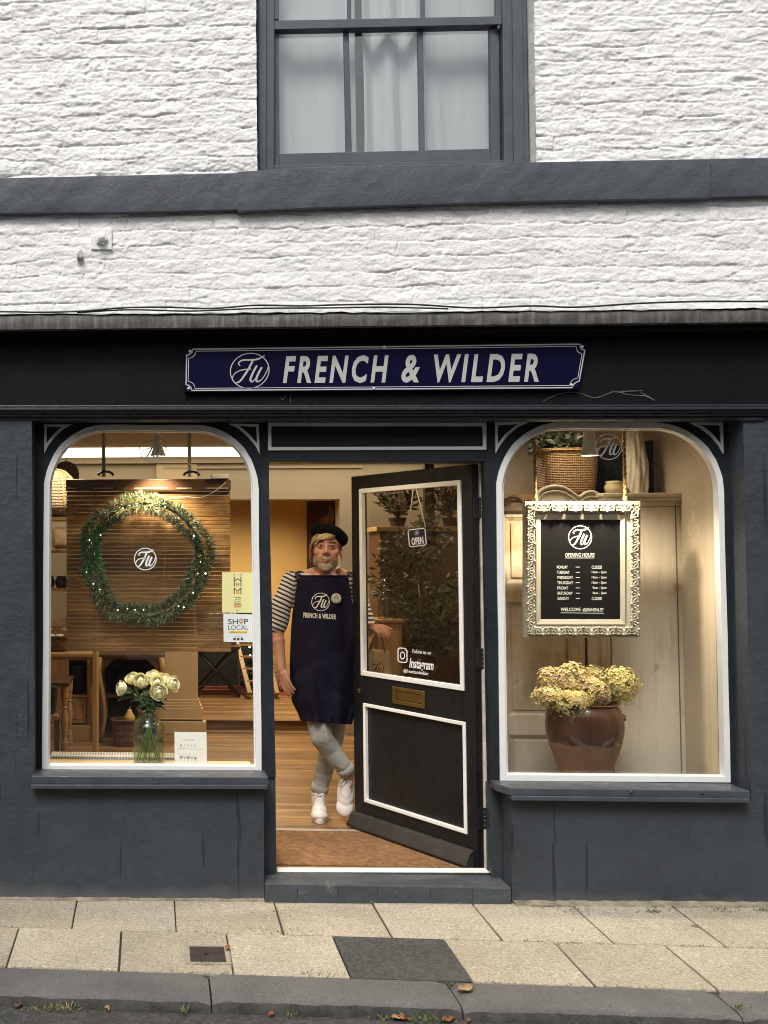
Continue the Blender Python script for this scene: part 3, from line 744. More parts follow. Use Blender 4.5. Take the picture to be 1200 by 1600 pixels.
# ================================================================ lamps
def add_light(name, typ, loc, energy, col, parent=None, size=.1, rot=(0,0,0), spot=None, blend=.5):
    l = bpy.data.lights.new(name, typ); l.energy = energy; l.color = col
    if typ in ('POINT', 'SPOT'): l.shadow_soft_size = size
    if typ == 'AREA': l.size = size
    if spot: l.spot_size = R(spot); l.spot_blend = blend
    o = bpy.data.objects.new(name, l); COL.objects.link(o)
    o.location = Vector(loc)-(wpos(parent) if parent else Vector((0,0,0))); o.rotation_euler = rot
    if parent: o.parent = parent
    return o
M_SHADE = mat('white_lamp_enamel', (.84,.82,.78), .35, .04, 10)
M_BULB = emit('lit_bulb', (1.0,.80,.50), 14)
def spotlight(px, ytop, ybot, wt, wb, Y, energy, label, group, tilt=(0,0), spot=95, cone=True):
    q0 = P(px, ytop, Y); q1 = P(px, ybot, Y); k = (P(px+1, ybot, Y)-P(px, ybot, Y)).length
    t = thing('ceiling_spotlight', (q0.x, Y, CEIL+.02), label, 'spotlight', group)
    m = MB(); m.tube([(q0.x, Y, CEIL+.021), (q0.x, Y, q0.z-.01)], .007, 8); m.lathe([(.03,-.02),(.035,0)], (q0.x, Y, CEIL+.02), 16); build('rod', m, M_SHADE, t, smooth=True, autosmooth=40)
    h = q0.z-q1.z; m = MB(); a, c = wt*k/2, wb*k/2
    m.lathe([(a*.3,h),(a,h-.006),(a,h*.55),(c*.82,h*.25),(c,0),(c*.93,0),(c*.78,h*.25),(a*.8,h*.55),(a*.4,h*.6)], q1, 24)
    build('lamp_shade', m, M_SHADE, t, smooth=True, autosmooth=50)
    m = MB(); m.ell(q1+Vector((0,0,h*.16)), (c*.62,c*.62,h*.12), 12, 6); build('bulb', m, M_BULB, t, smooth=True)
    add_light('lamp', 'SPOT', q1+Vector((0,0,-.005)), energy, (1,.83,.60), t, .03, (tilt[0], tilt[1], 0), spot, .7)
    return t
spotlight(247, 682, 713, 11, 24, .56, 44, 'small white ceiling spotlight shining down on the wreath and wooden blind', 'ceiling spotlights', (R(8), 0), 110)
spotlight(921, 664, 712, 17, 27, .36, 74, 'white ceiling spotlight above the ornate cream opening hours frame', 'ceiling spotlights', (R(6), 0), 140)
def room_lamp(x, y, e, label, zt=CEIL-.02, r=.06):
    t = thing('ceiling_downlight', (x, y, CEIL), label, 'ceiling light', 'ceiling downlights inside the shop')
    m = MB(); m.lathe([(r,0.02),(r,0),(r*.8,-.004),(r*.75,.01)], (x,y,CEIL), 20); build('rim', m, M_SHADE, t, smooth=True)
    m = MB(); m.lathe([(r*.72,.012),(r*.72,.004)], (x,y,CEIL), 20); build('bulb', m, M_BULB, t)
    add_light('lamp', 'SPOT', (x,y,CEIL-.03), e, (1,.81,.56), t, .08, (0,0,0), 150, .8)
room_lamp(.80, .44, 33, 'unseen fill light added in the shop ceiling just inside the open door')  # unseen fill, added to brighten the man in the doorway
room_lamp(-.55, 1.35, 55, 'lit downlight in the shop ceiling over the left hand shelves')
room_lamp(1.0, 2.9, 95, 'lit downlight in the shop ceiling over the plank floor behind the man')
room_lamp(2.35, .78, 17, 'unseen fill light added in the shop ceiling above the cream cupboard')  # unseen fill, added to brighten what stands on the cupboard
room_lamp(2.0, 1.6, 24, 'lit downlight in the shop ceiling before the leafy tree')
room_lamp(.9, 5.9, 210, 'lit downlight in the back room before the gold wall')

# ================================================================ left window display
M_BAMBOO = wood('bamboo_slats', (.085,.036,.012), (.20,.095,.035), 'X', 5, .42, .0008, planks=.0295, across='Z', gap=.05)
M_BAMBOO2 = wood('bamboo_headrail', (.07,.03,.012), (.14,.065,.025), 'X', 5, .4, .0006)
YBL = .74
def shade(px, py): return P(px, py, YBL)
t = thing('bamboo_blind', shade(232, 1018), 'brown bamboo slat blind hanging on two straps behind the wreath', 'blind')
m = MB(); zt, zb = shade(232,768).z, shade(232,1018).z; xa, xb = shade(104,880).x, shade(360,880).x; n = int((zt-zb)/.0235)
for i in range(n):
    z1 = zt-i*(zt-zb)/n; z0 = zt-(i+1)*(zt-zb)/n; o = .0016*n1(i*.9, 4)
    m.prism([(xa, YBL+o, z0+.0010), (xa, YBL+o-.0008, z0+.003), (xa, YBL+o-.0008, z1-.003), (xa, YBL+o, z1-.0010), (xa, YBL+o+.004, (z0+z1)/2)], (xb-xa, .004*n1(i*1.3, 7), 0))
build('slats', m, wood('bamboo_slats', (.13,.062,.017), (.34,.185,.066), 'X', 7, .42, .0008, planks=.11, across='Z', gap=.0001), t)
m = MB(); z2 = shade(232,749).z; m.box(xa-.003, xb+.004, YBL-.022, YBL+.03, zt+.002, z2); build('headrail', m, M_BAMBOO2, t, bevel=.006)
M_CORD = mat('pale_cord', (.55,.48,.38), .8, .1)
for (a, c) in ((106,120),(146,178),(210,262),(276,300),(322,356)): m = MB(); q, p = shade(a,763), shade(c,763); m.box(q.x, p.x, YBL-.026, YBL-.0225, q.z-.003, q.z+.0015); build('cord_stitching', m, M_CORD, t)
M_STRAP = mat('grey_strap', (.36,.31,.24), .7, .2, 20)
for px in (162, 296):
    m = MB(); q = P(px, 745, YBL-.01); m.box(q.x-.010, q.x+.010, YBL-.012, YBL-.006, q.z, CEIL+.02)
    build('strap', m, M_STRAP, t)
    m = MB(); m.tube([q+Vector((.045*math.cos(a)+.012, 0, .028*math.sin(a)+.002)) for a in [R(10+16*k) for k in range(11)]], .007, 8); build('hook', m, M_IRON, t, smooth=True)
# battery box and its lead
t = tb = thing('battery_box', P(344,754,YBL-.04), 'small white battery box sitting on the right end of the blind headrail', 'battery box')
m = MB(); q = P(330,755,YBL-.045); p = P(357,742,YBL-.045); m.box(q.x, p.x, YBL-.045, YBL-.005, z2+.0005, p.z+.004); build('case', m, mat('white_plastic', (.62,.58,.52), .5, .12, 14), t, bevel=.003)
m = MB(); m.tube([P(x,y,Y) for x,y,Y in catmull([(352,754,.69),(345,760,.68),(330,771,.67),(310,778,.66),(288,776,.65),(262,780,.64),(250,783,.63)], 5)], .0022, 6); build('wire', m, mat('clear_wire', (.5,.45,.38), .4, 0), t, smooth=True)

# wreath of tinsel pine
YW_ = .645
wc = P(226.5, 873.5, YW_); kx = (P(227.5,873.5,YW_)-wc).length
t = thing('wreath', wc-Vector((0,0,106*kx)), 'round green tinsel pine wreath with small warm lights in the left window', 'wreath')
M_PINE = []
for nm, c in (('dark_pine', (.020,.045,.022)), ('mid_pine', (.050,.095,.045)), ('light_pine', (.30,.34,.17)), ('green_reflection_pine', (.030,.17,.060))):
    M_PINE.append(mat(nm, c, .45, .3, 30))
m = MB(); rw = random.Random(3)
for i in range(11000):
    th = rw.random()*2*math.pi
    Rm = 88+3*math.sin(3*th+1)+2.5*math.sin(5*th+.4)+1.5*math.sin(8*th)
    ph = rw.random()*2*math.pi; rr = 4+8*rw.random()
    cth = Vector((math.cos(th), 0, math.sin(th))); tang = Vector((-math.sin(th), 0, math.cos(th)))
    rad = cth*math.cos(ph)+Vector((0,1,0))*math.sin(ph)*.75
    p = wc+cth*Rm*kx+rad*rr*kx
    d = rad+tang*rw.uniform(-.8,.8)+Vector((rw.uniform(-.35,.35), rw.uniform(-.35,.35), rw.uniform(-.35,.35)))
    L = rw.uniform(6, 14)*kx; g = math.degrees(th) % 360
    top = 72 < g < 122  # more pale needles up here: spotlight glare put into the colour
    mi = 3 if (140 < g < 200 and rw.random() < .75) else (2 if rw.random() < (.62 if top else .14) else (1 if rw.random() < .5 else 0))  # left arc greener: a green reflection painted into the needles
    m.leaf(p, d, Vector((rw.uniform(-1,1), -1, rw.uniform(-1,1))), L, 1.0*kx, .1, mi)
m.tube([wc+Vector((math.cos(a), 0, math.sin(a)))*88*kx for a in [2*math.pi*k/60 for k in range(60)]], 3*kx, 8, closed=True, mi=0)
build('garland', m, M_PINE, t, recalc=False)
m_fl = emit('fairy_light_glow', (1.0,.86,.58), 5)
for (px, py) in ((192,794),(203,790),(228,796),(243,798),(218,777),(140,844),(135,894),(146,912),(156,921),(184,953),(224,953),(211,953),(279,947),(287,949),(313,878),(309,896),(302,926),(303,837),(157,836),(258,792),(321,896),(199,951)):
    f = MB(); f.ell(P(px, py, YW_-.062), rnd.uniform(.6,1.25)*kx, 8, 6); build('fairy_light', f, m_fl, t, smooth=True)

# ---- glass jar of white roses
YV = .50; vc = P(232.5, 1200, YV); vb = Vector((vc.x, YV, LD)); kv = (P(233.5,1150,YV)-P(232.5,1150,YV)).length
M_JAR = glass('jar_glass', (.93,.96,.92), .06, 0)
M_WATER = glass('jar_water', (.82,.88,.74), .03, 0)
t = thing('glass_vase', vb, 'clear glass bottle jar half full of water holding white roses', 'vase')
m = MB(); r = 25*kv; H = P(232,1107,YV).z-LD
m.lathe([(.001,.004),(r*.9,.003),(r,.014),(r*1.0,H*.62),(r*.98,H*.70),(r*.86,H*.77),(r*.68,H*.80),(r*.66,H*.93),(r*.78,H*.985),(r*.80,H),(r*.74,H),(r*.60,H*.93),(r*.62,H*.81),(r*.80,H*.765),(r*.94,H*.69),(r*.95,.02),(.001,.016)], vb, 32)
build('jar', m, M_JAR, t, smooth=True, autosmooth=50)
m = MB(); m.lathe([(.001,.018),(r*.935,.022),(r*.935,H*.50),(.001,H*.50)], vb, 28); build('water', m, M_WATER, t, smooth=True, autosmooth=50)
M_PETAL = mat('ivory_petal', (.90,.86,.60), .6, .08, 30, Subsurface_Weight=.0)
M_STEM = mat('rose_stem_green', (.12,.20,.045), .5, .2, 20)
M_RLEAF = mat('rose_leaf', (.025,.060,.020), .45, .3, 15)
def petal_sheet(m, c, axis, ang, rad, el0, el1, wid, flare, rot):
    A = axis; X = A.orthogonal().normalized(); Yq = A.cross(X)
    def f(u, v):
        a = ang+(u-.5)*wid*(1-.35*(2*v-1)**2*(1 if v > .5 else .3)); e = el0+(el1-el0)*v-.12*(2*abs(u-.5))**2*v
        rr = rad*(1+flare*v*v*v)
        return c+(X*math.cos(a)+Yq*math.sin(a))*(rr*math.sin(e))-A*(rr*math.cos(e))
    m.sheet(f, 5, 5)
def rose(px, py, Y, rpx, axis, label, stem_to):
    c = P(px, py, Y); k = (P(px+1,py,Y)-c).length; r = rpx*k; A = Vector(axis).normalized()
    t = thing('rose', c-A*r, label, 'rose', 'white roses in the glass jar'); rr = random.Random(int(px*7))
    m = MB()
    for (cnt, rad, e0, e1, wid, fl) in ((5,1.0,.25,1.75,1.6,.16),(5,.90,.3,2.0,1.6,.05),(5,.76,.4,2.2,1.7,-.02),(4,.60,.5,2.3,1.9,-.05),(4,.44,.5,2.4,2.1,-.08),(3,.28,.6,2.5,2.3,-.1)):
        o = rr.random()*6
        for i in range(cnt): petal_sheet(m, c-A*r*(.10*(1-rad)), A, o+i*2*math.pi/cnt+rr.uniform(-.15,.15), r*rad*rr.uniform(.94,1.06), e0, e1+rr.uniform(-.1,.1), wid, fl, 0)
    m.ell(c+A*r*.05, r*.36, 12, 8)
    build('bloom', m, M_PETAL, t, smooth=True, recalc=False)
    m = MB(); e = stem_to; mid = c-A*r*2.2+Vector((0,0,-.02)); nk = Vector((vb.x+(e.x-vb.x)*-.3, YV, LD+H*.95))
    pts = catmull([tuple(c-A*r*.8), tuple(mid), tuple(nk), tuple(nk.lerp(e,.5)), tuple(e)], 5); m.tube(pts, .0038, 6)
    for s_ in (-1,1): 
        for j in range(2): m.leaf(c-A*r*.8, -A*.5+Vector((s_*.7,rr.uniform(-.8,.3),.1*j)), (0,0,1), r*.9, r*.25)
    build('stem', m, M_STEM, t, smooth=True)
    m = MB()
    for j in range(5):
        q = mid.lerp(nk, rr.uniform(-.1,.8)); d = Vector((rr.uniform(-1,1), rr.uniform(-.9,.3), rr.uniform(-.5,.35)))
        m.leaf(q, d, Vector((rr.uniform(-.4,.4),-.5,1)), rr.uniform(.07,.11), rr.uniform(.035,.05), .25)
    build('leaf', m, M_RLEAF, t, recalc=False)
rs = [(188,1075,.47,11.5,(-.95,-.45,.10),'white rose drooping at the far left of the bouquet'),
      (206,1059,.54,11.5,(-.35,-.45,.8),'white rose at upper left of the bouquet, behind the rounder bloom'),
      (220,1063,.46,13,(-.12,-.8,.55),'round white rose at front, between upper left bloom and bouquet centre'),
      (240,1054,.58,11.5,(0,-.3,.95),'topmost white rose at the back of the bouquet'),
      (246,1066,.48,12.5,(.1,-.7,.7),'white rose in the middle directly above the lowest bloom'),
      (258,1060,.55,11.5,(.35,-.4,.8),'white rose half hidden at upper right of the bouquet'),
      (271,1068,.48,12.5,(.8,-.6,.25),'white rose facing right at the right end of the bouquet'),
      (248,1081,.44,14,(.05,-.97,.2),'lowest and largest white rose facing the street')]
for i, (px, py, Y, rp, a, lab) in enumerate(rs):
    an = i*2.4; rose(px, py, Y, rp*.90, a, lab, vb+Vector((r*.75*math.cos(an), r*.6*math.sin(an), .03)))

# ---- card and radiator
t = thing('menu_card', (P(298,1199,.36).x, .36, LD), 'white easel card printed with a row of wine glasses beside the rose jar', 'card')
k = (P(299,1170,.36)-P(298,1170,.36)).length; q = P(273,1200,.36); q.z = LD+.001; U = Vector((50.5*k,0,0)); V = Vector((0,.045,P(273,1146,.36).z-LD)); nn = U.cross(V).normalized(); nn = nn if nn.y < 0 else -nn
m = MB(); m.prism([q, q+U, q+U+V, q+V], -nn*.004); build('card', m, mat('white_card', (.82,.80,.76), .6, .02), t)
fm = planemap(q, U, V, nn)
m = MB(); text(m, fm, 'Winter Fizz', .28, .60, .78, .82, bold=.0)
for i, x in enumerate((.20,.31,.42,.53,.64)): text(m, fm, '%d' % (i+1), x-.018, x+.018, .62, .69)
stroke(m, fm, [(.08,.585),(.85,.56)], .006, n=1)
ink = mat('grey_ink', (.28,.27,.25), .7, .1)
for i, x in enumerate((.20,.31,.42,.53,.64)):
    y = .40-.005*i
    stroke(m, fm, [(x-.040,y+.08,.2),(x-.042,y,.25),(x-.02,y-.07,.3),(x,y-.09,.3),(x,y-.20,.3),(x-.03,y-.215,.3),(x+.03,y-.215,.3)], .02, n=3)
    stroke(m, fm, [(x,y-.09,.3),(x+.02,y-.07,.3),(x+.042,y,.25),(x+.040,y+.08,.2)], .02, n=3, layer=1)
build('print', m, ink, t, recalc=False)
m = MB()
for i, x in enumerate((.20,.31,.42,.53,.64)):
    y = .40-.005*i; w_ = .034 if i % 2 == 0 else .030
    stroke(m, fm, [(x-w_,y-.02,1),(x,y-.045,1.2),(x+w_,y-.02,1)] , .05 if i % 2 == 0 else .02, layer=2, n=3)
build('drink_print', m, mat('olive_ink', (.30,.28,.20), .7, .2), t, recalc=False)
m = MB(); m.prism([q+U*.85+V*.0+Vector((0,.004,0)), q+U*.85+V*.6+Vector((0,.004,0)), q+U*1.10+Vector((0,.09,0))], (.003,0,0)); build('easel_leg', m, mat('white_card', (.80,.78,.74), .6, .02), t)
t = thing('radiator', (P(190,1190,.80).x, .80, FZ), 'white convector radiator behind the window board of the left window', 'radiator')
m = MB(); xa_, xb_ = P(78,1185,.74).x, P(312,1185,.74).x; zt_ = P(190,1181,.74).z; m.box(xa_, xb_, .74, .86, FZ+.1, zt_); build('panel', m, mat('white_radiator', (.74,.71,.65), .45, .03), t, bevel=.008)
m = MB()
for i in range(52):
    x = xa_+.02+(xb_-xa_-.04)*i/51; m.box(x-.004, x+.004, .7385, .742, zt_-.018, zt_-.007)
    m.box(x-.004, x+.004, .755, .845, zt_-.001, zt_+.0012)
build('grille', m, mat('grille_shadow', (.40,.37,.31), .8, 0), t)
for xx in (xa_+.1, xb_-.1):
    m = MB(); m.box(xx-.02, xx+.02, .77, .83, FZ, FZ+.1); build('foot', m, M_SHADE, t)

# ---- paper stickers on the glass
YG = YF+.051
t = thing('yellow_sticker', P(371,957,YG-.001), 'pale yellow paper sticker with black house letters on the left window', 'sticker')
m = MB(); m.pxp([(347,894),(396,894.5),(395.5,957.5),(347,957)], YG-.0016, .0012); build('paper', m, mat('pale_yellow_paper', (.80,.76,.36), .6, .03), t)
fy = lambda u, v, l=0: P(u, v, YG-.0019-.0001*l)
m = MB()
for (a, c) in (((366.0,901),(366.0,916)),((376.5,901),(376.5,916)),((366.0,918),(366.0,928.5)),((376.5,918),(376.5,928.5))): stroke(m, fy, [a, c], 1.5, n=1)
stroke(m, fy, [(366,908),(371.2,904),(376.5,908)], 1.4, 1, n=1); stroke(m, fy, [(366,919),(371.2,923.5),(376.5,919)], 1.4, 1, n=1)
for (x, y) in ((366,898),(376.5,898),(371.3,953.5)): ringstroke(m, lambda u, v, l=0: fy(x+u, y+v, l), 0, 0, .5, .9, 0, 8)
for i, s_ in enumerate(('The Most', 'Highest', 'Street', 'Museum')): text(m, lambda u, v, l=0: fy(u, -v, l), s_, 366+i % 2, 377-i % 2, -(934.3+i*3), -(932.2+i*3), bold=.01)
build('print', m, mat('black_ink', (.03,.03,.03), .6, 0), t, recalc=False)
m = MB(); stroke(m, fy, [(368.5,913.5),(374,913.5)], 4, 2, n=1); stroke(m, fy, [(369,926),(374,926)], 4, 2, n=1); stroke(m, fy, [(365.5,946),(377,946)], 3.2, 2, n=1); 
build('orange_print', m, mat('orange_ink', (.75,.42,.12), .6, 0), t, recalc=False)
m = MB(); stroke(m, fy, [(365.5,944),(377,944)], .8, 3, n=1); stroke(m, fy, [(365.5,948.3),(377,948.3)], .8, 3, n=1); stroke(m, fy, [(369.5,910.5),(369.5,915.5)], .7, 3, n=1); stroke(m, fy, [(373,910.5),(373,915.5)], .7, 3, n=1); build('brown_print', m, mat('brown_ink', (.35,.16,.06), .6, 0), t, recalc=False)
t = thing('shop_local_sticker', P(372,1003,YG-.001), 'white square sticker reading SHOP LOCAL below the yellow one', 'sticker')
m = MB(); m.pxp([(349,959),(394.5,960),(394.5,1003.5),(349.5,1003)], YG-.0016, .0012); build('paper', m, mat('white_paper', (.74,.78,.76), .6, .02), t)
ff = lambda u, v, l=0: fy(u, -v, l)
m = MB(); text(m, ff, 'SH', 356.3, 372, -975.5, -967, bold=.01); text(m, ff, 'P', 381.5, 388, -975.5, -967, bold=.01); text(m, ff, 'LOCAL', 356.3, 388, -984, -977, bold=.0)
for x in (366.5, 372.3, 378): stroke(m, fy, [(x-2,998.5),(x+2,998.5)], 3.8, 0, n=1)
build('print', m, mat('charcoal_ink', (.06,.06,.07), .6, 0), t, recalc=False)
m = MB(); ringstroke(m, ff, 376.8, -970.3, 2.5, 2.2, 0, 20); stroke(m, fy, [(375.3,971.5),(376.8,976),(378.3,971.5)], 1.5, 1, n=1); build('pin_print', m, mat('tan_ink', (.45,.27,.09), .6, 0), t, recalc=False)
m = MB(); stroke(m, fy, [(357,988,.8),(365,987.4,1.1),(376,987.8,1),(387,987,.8)], 3.6, 0); build('yellow_stroke', m, mat('yellow_ink', (.80,.62,.05), .6, 0), t, recalc=False)
m = MB(); text(m, ff, 'millwood street', 358, 386, -989.3, -986, bold=.0, shear=.3, layer=4); text(m, ff, 'facebook', 366, 379, -994.5, -993.4, layer=4); build('script_print', m, mat('brown_script_ink', (.25,.17,.03), .6, 0), t, recalc=False)

# ================================================================ behind the left window
M_PINEW = wood('waxed_pine', (.30,.17,.065), (.46,.29,.13), 'X', 4, .5, .0005)
M_PINEZ = wood('waxed_pine_upright', (.27,.155,.06), (.42,.265,.12), 'Z', 4, .5, .0005)
M_DARKW = wood('dark_walnut', (.045,.022,.010), (.10,.05,.022), 'Z', 4, .45, .0005)
M_BLACKISH = mat('black_cloth', (.012,.011,.010), .8, .3, 12, .002, 60)
def wicker(name, c1, c2):
    n = N(name); v = n.coord('Object'); w = n.n('ShaderNodeTexWave'); w.bands_direction = 'Z'; w.inputs['Scale'].default_value = 32; w.inputs['Distortion'].default_value = 2.2; w.inputs['Detail'].default_value = 2; n.l(v, w.inputs['Vector'])
    x = n.n('ShaderNodeTexWave'); x.bands_direction = 'X'; x.inputs['Scale'].default_value = 26; x.inputs['Distortion'].default_value = 1; n.l(v, x.inputs['Vector'])
    f = n.math('MULTIPLY', w.outputs['Fac'], n.math('ADD', n.math('MULTIPLY', x.outputs['Fac'], .6), .4))
    n.bsdf(n.ramp(f, [(.1, c1), (.7, c2)]), .6, normal=n.bump(f, .006)); return n.m
M_WICK = wicker('brown_wicker', (.05,.020,.007), (.22,.10,.035)); M_WICK2 = wicker('honey_wicker', (.10,.055,.022), (.42,.25,.10)); M_WICK3 = wicker('grey_willow', (.14,.10,.06), (.48,.36,.22))
# wicker pendant and dark disc behind it
YP = 1.7; q = P(84, 806, YP); k = (P(85,800,YP)-P(84,800,YP)).length
t = thing('wicker_pendant', Vector((q.x, YP, q.z)), 'large domed willow lampshade at the left edge of the left window', 'lampshade')
m = MB(); rr_ = 38*k; hh = 72*k
m.lathe([(rr_*1.0,0),(rr_*1.0,hh*.3),(rr_*.95,hh*.55),(rr_*.78,hh*.8),(rr_*.45,hh*.96),(rr_*.12,hh),(rr_*.1,hh*.97),(rr_*.43,hh*.93),(rr_*.75,hh*.77),(rr_*.92,hh*.53),(rr_*.97,hh*.3),(rr_*.97,0)], q, 40)
build('lamp_shade', m, M_WICK3, t, smooth=True)
for j in range(10):
    a = 2*math.pi*j/10+.2; m = MB(); m.tube([q+Vector((rr_*1.012*x_*math.cos(a), rr_*1.012*x_*math.sin(a), hh*z_*1.01)) for x_, z_ in ((1,0),(1,.3),(.95,.55),(.78,.8),(.45,.96),(.12,1))], .006, 6); build('rib', m, M_PINEW, t, smooth=True)
m = MB(); m.tube([q+Vector((0,0,hh)), Vector((q.x,YP,CEIL+.02))], .006, 6); build('flex', m, M_IRON, t, smooth=True)
q = P(103, 742, 2.3); k = (P(104,742,2.3)-q).length
t = thing('round_tray', q-Vector((0,0,22*k)), 'dark round tray hung behind the willow lampshade', 'tray')
m = MB(); m.lathe([(21*k,0),(21*k,.02),(18*k,.02),(17*k,.008),(.001,.008)], q, 40, axis=(0,-1,0)); build('dish', m, M_DARKW, t, smooth=True, autosmooth=40)
m = MB(); m.tube([q+Vector((0,.01,20*k)), Vector((q.x, 2.31, CEIL+.02))], .003, 6); build('cord', m, M_IRON, t)
# open shelves
YSH = 2.35
def shx(px, py): return P(px, py, YSH)
t = thing('open_shelf', (-.95, YSH, FZ), 'open pine shelving holding cushions and pots at the left of the shop', 'shelf')
zs = [shx(90,y).z for y in (808, 859, 919, 986)]
for z in zs:
    m = MB(); m.box(XL+.001, -.44, YSH, YSH+.32, z-.022, z); build('shelf_board', m, M_PINEW, t, bevel=.002)
for x in (-.438, -1.30):
    m = MB(); m.box(x, x+.03, YSH+.002, YSH+.32, FZ, 2.25); build('upright', m, M_PINEZ, t, bevel=.002)
M_LINEN = mat('ochre_linen', (.62,.40,.16), .85, .12, 12, .002, 80); M_LINEN2 = mat('cream_linen', (.66,.54,.36), .85, .12, 12, .002, 80)
def cushion(name, c, hx, hy, hz, m_, label, cat, group=None, rot=0):
    m = MB()
    def f(u, v):
        a = 2*math.pi*u; b_ = math.pi*(v-.5); p = .5
        sx = math.copysign(abs(math.cos(a)*math.cos(b_))**p, math.cos(a)); sz = math.copysign(abs(math.sin(a)*math.cos(b_))**p, math.sin(a)); sy = math.copysign(abs(math.sin(b_))**.8, math.sin(b_))
        w = 1-.5*max(abs(sx), abs(sz))**4
        x, y, z = sx*hx*(1-.1*(1-abs(sz))), sy*hy*w, sz*hz*(1-.1*(1-abs(sx)))
        y += .006*n1(x*30+z*20, 3)
        return Vector(c)+Vector((x*math.cos(rot)-z*math.sin(rot)*.0, y, z+x*math.sin(rot)*.3))
    m.sheet(f, 28, 14); return tag(build(name, m, m_, smooth=True, recalc=True), label, cat, group)
q = shx(92, 841); cushion('cushion', (q.x+.02, YSH+.12, zs[1]+.085), .085, .09, .084, M_LINEN2, 'plump cream linen cushion on the shelf below the folded ochre throws', 'cushion')
for i, (dz, lab, mm) in enumerate(((0, 'lower ochre throw folded on the upper pine shelf', M_LINEN), (.042, 'upper ochre throw folded on another throw under the lampshade', M_LINEN))):
    m = MB(); z = zs[0]+dz+.001
    for j in range(2): m.box(-.83, -.47, YSH+.01+.01*j, YSH+.30, z+j*.019, z+.018+j*.019)
    tag(build('folded_throw', m, mm, bevel=.007, seg=3), lab, 'throw', 'folded throws on the shelf')
for i, (x, s_, lab) in enumerate(((-.76,.05,'small black pot on the pine shelf, left one of three'),(-.67,.055,'small black pot on the pine shelf, middle one of three'),(-.575,.048,'small black pot on the pine shelf, right one of three'))):
    m = MB(); m.lathe([(s_*.6,0),(s_*.8,.02),(s_*.85,.05),(s_*.6,.075),(s_*.7,.085),(s_*.55,.085),(s_*.5,.07)], (x, YSH+.1, zs[2]), 18); tag(build('black_pot', m, M_IRON, smooth=True), lab, 'pot', 'black pots on the shelf')
# bird ornament and basket with shiny baubles
q = Vector((-.70, YSH+.1, zs[3]))
m = MB(); m.ell(q+Vector((0,0,.045)), (.065,.035,.038), 16, 10); m.ell(q+Vector((.075,0,.085)), (.022,.02,.022), 12, 8); m.tube([q+Vector((.03,0,.06)), q+Vector((.072,0,.085))], [.026,.016], 10); m.tube([q+Vector((.094,0,.085)), q+Vector((.116,0,.08))], [.007,.001], 8); m.tube([q+Vector((-.05,0,.05)), q+Vector((-.11,0,.075))], [.022,.006], 8); m.box(q.x-.03,q.x+.03,q.y-.03,q.y+.03,q.z,q.z+.012)
tag(build('bird_ornament', m, mat('cream_ceramic', (.62,.52,.38), .3, .1), smooth=True), 'cream bird ornament on the lowest pine shelf', 'ornament')
def basket(name, c, rx, ry, h, mt, label, handle=False, taper=.85):
    t = thing(name, c, label, 'basket'); m = MB(); c = Vector(c); n = 36
    prof = [(.0,.004),(taper*.96,.004),(taper,.02),(.5+.5*taper+.02,h*.5),(1,h*.96),(1.03,h),(.97,h),(.93,h*.9),(taper*.93,.03),(.0,.02)]
    vs = []
    for (q, z) in prof:
        for k in range(n):
            a = 2*math.pi*k/n; s_ = 1/max(abs(math.cos(a))**.35, .001) if False else 1
            cx_, sx_ = math.copysign(abs(math.cos(a))**.6, math.cos(a)), math.copysign(abs(math.sin(a))**.6, math.sin(a))
            vs.append(c+Vector((rx*q*cx_, ry*q*sx_, z)))
    fs = [(i*n+k, i*n+(k+1) % n, (i+1)*n+(k+1) % n, (i+1)*n+k) for i in range(len(prof)-1) for k in range(n)]
    m.add(vs, fs); build('weave', m, mt, t, smooth=True)
    m = MB(); m.tube([c+Vector((rx*1.02*math.copysign(abs(math.cos(a))**.6, math.cos(a)), ry*1.02*math.copysign(abs(math.sin(a))**.6, math.sin(a)), h)) for a in [2*math.pi*k/40 for k in range(40)]], .011, 8, closed=True); build('rim', m, mt, t, smooth=True)
    return t
YSB = 4.05
def sbx(px, py): return P(px, py, YSB)
sb0, sb1, sbt = sbx(40,1080).x, sbx(149,1080).x, sbx(110,1021).z
basket('wicker_basket', (sbx(84,1015).x, YSB+.22, sbt+.001), .11, .10, .13, M_WICK, 'small brown wicker basket of baubles on top of the sideboard')
for i, (dx, dz, lab) in enumerate(((-.04,.12,'pearl bauble at the left of the basket on the sideboard'),(.035,.125,'pearl bauble at the right of the basket on the sideboard'))):
    m = MB(); m.ell((sbx(84,1015).x+dx, YSB+.18, sbt+dz), .042, 16, 10); m.lathe([(.01,.0),(.01,.014)], (sbx(84,1015).x+dx, YSB+.18, sbt+dz+.04), 10); tag(build('bauble', m, mat('pearl_bauble', (.70,.60,.48), .18, .05), smooth=True), lab, 'bauble', 'baubles in the basket')
# sideboard
t = thing('sideboard', ((sb0+sb1)/2, YSB, FZ), 'pale pine sideboard with an open cubby and panelled door, back left', 'sideboard')
m = MB(); m.box(sb0, sb1, YSB-.02, YSB+.40, sbt-.03, sbt); build('top', m, M_PINEW, t, bevel=.004)
m = MB()
cx0, cx1 = sbx(107,1050).x, sbx(136,1050).x; cz1, cz0 = sbx(120,1031).z, sbx(120,1086).z; pl = sbx(120,1133).z
m.box(sb0, cx0, YSB, YSB+.38, pl, sbt-.0305); m.box(cx1, sb1-.01, YSB, YSB+.38, pl, sbt-.0305); m.box(cx0, cx1, YSB, YSB+.38, cz1, sbt-.0305); m.box(cx0, cx1, YSB, YSB+.38, cz0-.02, cz0); m.box(cx0, cx1, YSB+.33, YSB+.38, pl, cz1); m.box(cx0, cx1, YSB+.03, YSB+.06, pl, cz0-.0205)
build('carcass', m, M_PINEZ, t, bevel=.003)
